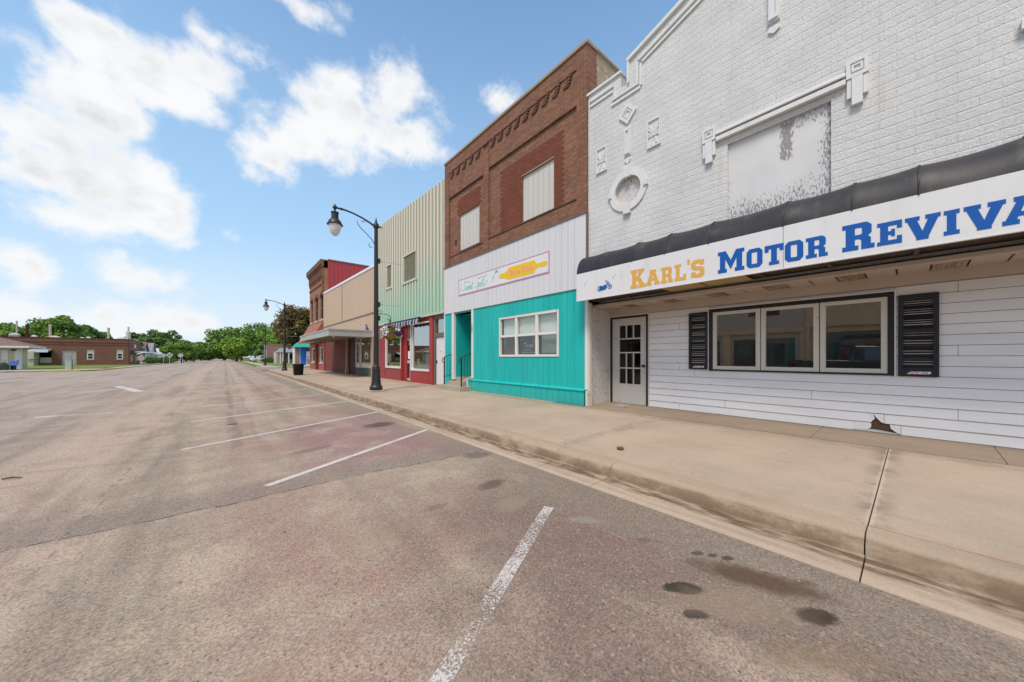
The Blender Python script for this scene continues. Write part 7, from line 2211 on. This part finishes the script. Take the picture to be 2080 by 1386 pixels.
# bench, planter, utility box
bb = thing('bench', 'blue plastic bench in front of the cream office', 'bench', (fyx(28, 57), 57, .1))
a, b_ = fyx(19, 57), fyx(37, 57)
mb = MB(); mb.prism([(a, 57, .55), (a, 56.55, .50), (a, 56.55, .55), (a, 56.97, .60), (a, 57.12, 1.0), (a, 57.17, 1.0)], (b_ - a, 0, 0))
bevel(mb.build('seat', M['blue_bench'], bb), .02)
for xx in (a + .35, b_ - .3):
    mb = MB(); mb.box(xx - .05, xx + .05, 56.6, 57.05, .1, .53)
    mb.build('leg', M['tyre'], bb)
pl = thing('planter', 'dark green planter box with dry soil at the left edge', 'planter', (fyx(5, 56), 56, .1))
a, b_ = fyx(-8, 56), fyx(15, 56)
mb = MB(); mb.wall(0, a, b_, .1, .62, [], 0, .6, conv=lambda x, z, q: (x, 55.8 - q, z)); mb.box(a + .02, b_ - .02, 55.84, 56.36, .12, .58)
for k in range(3): mb.box(a - .01, b_ + .01, 55.785, 55.8, .14 + k * .17, .28 + k * .17)
mb.build('box', M['green_box'], pl)
mb = MB()
leafball(mb, 160, ((a + b_) / 2, 56.1, .72), ((b_ - a) / 2, .25, .16), .07)
mb.build('dry_plants', M['apron'], pl)
mb = MB(); xx = fyx(139, 53.5)
mb.box(xx - .17, xx + .17, 53.34, 53.66, .18, .98); mb.box(xx - .19, xx + .19, 53.32, 53.68, .98, 1.05); mb.box(xx - .19, xx + .19, 53.32, 53.68, .15, .22)
mb.box(xx - .008, xx + .008, 53.33, 53.34, .24, .96)
tag(bevel(mb.build('utility_box', M['util'], None, (xx, 53.5, .15)), .02), 'pale green utility cabinet on the grass before the factory door', 'utility box')
mb = MB(); xx = fyx(147, 54); mb.tube([(xx, 54, .1), (xx, 54, 1.15)], .035, 6); mb.tube([(xx - .12, 54, 1.1), (xx + .1, 54, 2.3)], .02, 5)
tag(mb.build('marker_post', M['brown_frame'], None, (xx, 54, .1)), 'thin leaning marker post beside the utility cabinet', 'post')

# signs on posts
def sign(name, label, u, Y, zc, r_, shape, mat, back, n=8, plate=None):
    x = fyx(u, Y)
    t = thing(name, label, 'road sign', (x, Y, .08))
    mb = MB(); mb.box(x - .03, x + .03, Y, Y + .05, .0, zc + r_ + (.25 if plate else 0))
    mb.build('post', M['galv'], t)
    mb = MB()
    off_ = 22.5 if shape == 'oct' else (0 if shape == 'dia' else 0)
    k = {'oct': 8, 'dia': 4, 'round': 20}[shape]
    mb.prism([(x + r_ * math.cos(R(off_ + 360 * j / k)), Y - .02, zc + r_ * math.sin(R(off_ + 360 * j / k))) for j in range(k)], (0, .015, 0))
    f = mb.build('plate', mat, t)
    return t, x
t_, x_ = sign('stop_sign', 'faded pink octagonal sign with crossed street name blades on the corner lawn', 286.5, 66, 1.22, .36, 'oct', M['sign_pink'], None, plate=1)
mb = MB(); mb.prism([(x_ - .5, 65.8, 1.95), (x_ + .2, 66.2, 2.02), (x_ + .2, 66.2, 2.16), (x_ - .5, 65.8, 2.09)], (.01, -.02, 0))
mb.build('street_name_blade', M['white_siding'], t_)
mb = MB(); mb.prism([(x_ - .4, 66.2, 1.72), (x_ + .4, 65.8, 1.98), (x_ + .4, 65.8, 2.11), (x_ - .4, 66.2, 1.85)], (.01, .02, 0))
mb.build('street_name_blade', M['white_siding'], t_)
t_, x_ = sign('warning_sign', 'grey diamond shaped sign with a dark mark on the lawn beside the street', 344.3, 84, 1.72, .5, 'dia', M['sign_back'], None)
mb = MB()
for s in (-1, 1): mb.box(x_ + s * .10 - .045, x_ + s * .10 + .045, 83.96, 83.979, 1.58, 1.88)
mb.build('dark_mark', M['dark'], t_)
sign('round_sign', 'small round pale sign next to the diamond sign', 332.5, 88, 1.72, .27, 'round', M['sign_back'], None)
t_, x_ = sign('far_stop_sign', 'grey back of an octagonal sign beside the light green tree', 366.8, 96, 1.7, .42, 'oct', M['sign_back'], None)
for (u, Y) in ((364, 80), (371, 92)):
    mb = MB(); xx = fyx(u, Y); mb.tube([(xx, Y, .05), (xx, Y, 1.0)], .05, 6)
    tag(mb.build('bollard', M['white_siding'], None, (xx, Y, .05)), 'short white post on the grass edge %s' % ('nearer the street corner' if Y == 80 else 'below the far octagonal sign'), 'post')

# houses beyond the factory
def house(name, label, x0, x1, y0, y1, eave, ridge, wallm, roofm, porch=True, axis='x'):
    t = thing(name, label, 'house', ((x0 + x1) / 2, y0, .05))
    mb = MB(); mb.box(x0, x1, y0, y1, 0, eave)
    if axis == 'x':                              # ridge runs along X, gable towards the street
        ym = (y0 + y1) / 2
        for xx, d in ((x1, -.2), (x0, .2)): mb.prism([(xx, y0, eave), (xx, y1, eave), (xx, ym, ridge - .1)], (d, 0, 0))
    else:
        xm = (x0 + x1) / 2
        for yy, d in ((y0, .2), (y1, -.2)): mb.prism([(x0, yy, eave), (x1, yy, eave), (xm, yy, ridge - .1)], (0, d, 0))
    fixn(mb.build('wall', wallm, t))
    mb = MB()
    if axis == 'x':
        for ya in (y0 - .4, y1 + .4): mb.prism([(x0 - .3, ya, eave - .2), (x0 - .3, (y0 + y1) / 2, ridge), (x0 - .3, (y0 + y1) / 2, ridge + .14), (x0 - .3, ya, eave - .06)], (x1 - x0 + .7, 0, 0))
    else:
        for xa in (x0 - .4, x1 + .4): mb.prism([(xa, y0 - .3, eave - .2), ((x0 + x1) / 2, y0 - .3, ridge), ((x0 + x1) / 2, y0 - .3, ridge + .14), (xa, y0 - .3, eave - .06)], (0, y1 - y0 + .6, 0))
    fixn(mb.build('roof', roofm, t))
    for k in range(2):
        mb = MB(); yy = y0 + (y1 - y0) * (.28 + .42 * k); mb.box(x1 - .02, x1 + .03, yy - .45, yy + .45, .9, 2.1)
        wn = mb.build('window', M['white_frame'], t)
        mb = MB(); mb.box(x1 + .03, x1 + .04, yy - .36, yy + .36, .98, 2.02)
        mb.build('pane', M['carglass'], wn)
        mb = MB(); xx = x0 + (x1 - x0) * (.35 + .4 * k); mb.box(xx - .5, xx + .5, y0 - .03, y0 + .02, .9, 2.1); mb.box(xx - .4, xx + .4, y0 - .04, y0 - .03, .98, 2.02, 1)
        mb.build('window', [M['white_frame'], M['carglass']], t)
    if porch:
        mb = MB(); mb.prism([(x1, y0 + .5, 2.7), (x1 + 1.9, y0 + .5, 2.2), (x1 + 1.9, y0 + .5, 2.3), (x1, y0 + .5, 2.85)], (0, y1 - y0 - 1, 0))
        for yy in (y0 + .6, (y0 + y1) / 2, y1 - .6): mb.box(x1 + 1.75, x1 + 1.87, yy - .06, yy + .06, .05, 2.25)
        mb.box(x1, x1 + 1.9, y0 + .5, y1 - .5, .0, .35)
        fixn(mb.build('porch', M['white_siding'], t))
    return t
house('house', 'dusty pink house with a steep grey roof and white porch, next to the factory', -22, -14.6, 106, 113, 2.9, 5.0, M['pink_siding'], M['grey_roof'])
house('house', 'pale blue house with a brownish roof and white porch, second from the factory', -22, -14.9, 119, 126, 2.7, 5.0, M['blue_siding'], M['brown_roof'])
house('house', 'white sided house with a dark grey roof, third from the factory', -22, -15, 131, 139, 2.8, 5.1, M['white_siding'], M['grey_roof'])
house('house', 'small white house at the end of the row before the diamond sign', -22, -13.6, 145, 151, 2.3, 3.9, M['white_siding'], M['tin'], False)
# right side beyond the side street
kp = thing('corner_kiosk', 'small building with sea green roof, brick pier and bright blue panel across the side street', 'shop building', (8.6, 56, .15))
KY = 56.0
kx = lambda u: fyx(u, KY)
mb = MB(); mb.box(kx(599.6), kx(608.9), KY, KY + .5, .15, 2.75); mb.box(kx(621.5), 17, KY + .5, KY + 1.5, .15, 2.75)
mb.build('brick_pier', M['pink_brick'], kp)
mb = MB(); mb.box(kx(599.6) - .1, kx(599.5), KY + .02, KY + 1.5, .15, 2.75)
mb.box(kx(608.9), kx(610), KY - .02, KY + .1, .15, 2.75); mb.box(kx(599.5), 16.8, KY + .7, KY + 1.45, .15, 2.7)
mb.build('white_wall', M['white_siding'], kp)
mb = MB(); mb.box(kx(610), kx(621.3), KY - .05, KY + .4, .2, 2.70)
for k in range(4): mb.box(kx(610.5), kx(620.8), KY - .065, KY - .05, .35 + k * .6, .87 + k * .6)
mb.build('blue_panel', M['blue_wall'], kp)
mb = MB()
xa, xb = kx(596), 17.5
za, zb = tz(705.6, 610, KY), tz(696, 610, KY)
mb.add([(xa, KY - .9, za), (xb, KY - .9, za), (xb, KY + 2.0, za), (xa, KY + 2.0, za), (xa + .55, KY - .25, zb), (xb - .55, KY - .25, zb), (xb - .55, KY + 1.4, zb), (xa + .55, KY + 1.4, zb)],
       ((0, 1, 5, 4), (1, 2, 6, 5), (2, 3, 7, 6), (3, 0, 4, 7), (4, 5, 6, 7), (0, 3, 2, 1)))
xx = xa
while xx < xb - .9: mb.tube([(xx + .6, KY - .91, za + .02), (xx + .6, KY - .25, zb + .02)], .02, 4); xx += .4
mb.build('roof', M['teal_roof'], kp)
vm = thing('vending_machine', 'white vending machine beside the bright blue panel of the kiosk', 'vending machine', (kx(626), KY, .2))
mb = MB(); mb.box(kx(621.8), kx(629.5), KY - .3, KY + .4, .22, 2.15)
bevel(mb.build('cabinet', M['white_siding'], vm), .03)
mb = MB(); mb.box(kx(622.3), kx(627.5), KY - .315, KY - .3, 1.25, 1.42); mb.box(kx(622.3), kx(628.5), KY - .315, KY - .3, .35, 1.1)
mb.build('front_panel', M['apron'], vm)
mb = MB()
mb.box(kx(610), kx(631), KY - .75, KY + .4, .15, .235)
tag(mb.build('concrete_plinth', M['white_siding'], None, (kx(620), KY, .15)), 'white painted slab at the foot of the blue panel and vending machine', 'plinth')
pb = thing('pink_brick_building', 'low pinkish brick building with a white end wall behind the far lamp', 'building', (10, 96, .1))
mb = MB(); mb.box(fyx(541, 96), fyx(541, 96) + 7.2, 96, 98, 0, tz(700, 550, 96))
mb.build('wall', M['pink_brick'], pb)
mb = MB(); mb.box(fyx(541, 96) - .3, fyx(541, 96), 96.02, 97.5, 0, tz(700, 550, 96) - .05)
mb.build('white_end', M['white_siding'], pb)
mb = MB(); mb.box(fyx(541, 96) - .35, fyx(541, 96) + 7.3, 95.9, 98.1, tz(700, 550, 96), tz(700, 550, 96) + .12)
mb.build('roof', M['coping'], pb)
hp = thing('porch_house', 'low pink sided house with a grey porch roof on white posts behind the middle lamp', 'house', (11, 84, .1))
PY = 86.0
mb = MB(); mb.box(fyx(563, PY), 17, PY, PY + 7, 0, 2.55)
mb.build('wall', M['pink_siding'], hp)
mb = MB(); mb.prism([(fyx(556, PY), PY - 2.2, 2.3), (18, PY - 2.2, 2.3), (18, PY + 3, 3.2), (fyx(572, PY), PY + 3, 3.2)], (0, 0, .12))
mb.build('roof', M['grey_roof'], hp)
for u in (558.5, 569.5, 574.5, 586.5):
    mb = MB(); xx = fyx(u, PY - 2); mb.box(xx - .09, xx + .09, PY - 2.1, PY - 1.92, .05, 2.3)
    mb.build('porch_post', M['white_siding'], hp)
mb = MB(); xx = fyx(592, PY); mb.box(xx - .5, xx + .6, PY - .04, PY, .9, 2.0)
mb.build('window', M['carglass'], hp)
mb = MB(); xx = fyx(579, PY); mb.box(xx - .45, xx + .45, PY - .05, PY, .1, 2.1)
mb.build('door', M['brown_roof'], hp)
house('house', 'white house with parked cars before it, beyond the bushy tree', 7.6, 15, 122, 131, 3.2, 5.6, M['white_siding'], M['grey_roof'], False, 'y')
for (u, Y, lb) in ((547, 93.5, 'low dark shrub at the foot of the pinkish brick building'), (332, 100, 'low dark shrub below the small round sign'), (341, 104, 'dark shrub behind the diamond sign'), (309, 99, 'dark shrub at the corner of the houses')):
    xx = fyx(u, Y); q = thing('shrub', lb, 'shrub', (xx, Y, .08))
    mb = MB(); leafball(mb, 700, (xx, Y, .7), (1.5, 1.0, .62), .13)
    shade_attr(mb.build('foliage', M['leaf_dark'], q), lambda i: rnd.random())
    mb = MB()
    for k in range(4): mb.tube([(xx, Y, .0), (xx + rnd.uniform(-.9, .9), Y + rnd.uniform(-.5, .5), .8)], [.05, .02], 5)
    mb.build('stems', M['bark'], q)

# ================================================================== ACROSS THE STREET (seen in the shop glass)
def opposite(name, label, ya, yb, h, wallm, pierm, zsplit):
    t = thing(name, label, 'shop building', (-14, (ya + yb) / 2, 0))
    X_ = -14.0
    cvx = lambda y, z, q: (X_ + q, y, z)
    n = 3; sp = (yb - ya) / n
    up = [(ya + sp * (i + .3), ya + sp * (i + .7), zsplit + .9, zsplit + 2.3) for i in range(n)]
    lo = [(ya + sp * i + .5, ya + sp * (i + 1) - .4, .7, zsplit - .7) for i in range(n)]
    mb = MB(); mb.wall(0, ya, yb, 0, h, up + lo, 0, .3, conv=cvx)
    mb.box(X_ - 10, X_ - .4, ya, yb, 0, h - .3)
    mb.build('wall', wallm, t)
    mb = MB()
    for i in range(n + 1): mb.box(X_, X_ + .12, max(ya, ya + sp * i - .25), min(yb, ya + sp * i + .25), 0, zsplit)
    mb.box(X_, X_ + .16, ya, yb, zsplit - .35, zsplit); mb.box(X_ - .3, X_ + .2, ya, yb, h, h + .2)
    mb.build('piers', pierm, t)
    for (a, b_, z0, z1) in up + lo:
        mb = MB(); mb.box(X_ - .2, X_ - .15, a, b_, z0, z1)
        mb.build('window', M['carglass'], t)
    return t
opposite('tan_brick_shop', 'tan brick shop across the street, seen only mirrored in the shop windows', -8, 4.6, 7.4, M['tan_brick'], M['tan_brick'], 3.6)
opposite('grey_brick_shop', 'grey brown shop across the street, seen only mirrored in the shop windows', 4.62, 18, 6.4, M['tan_pier'], M['tan_brick'], 3.3)
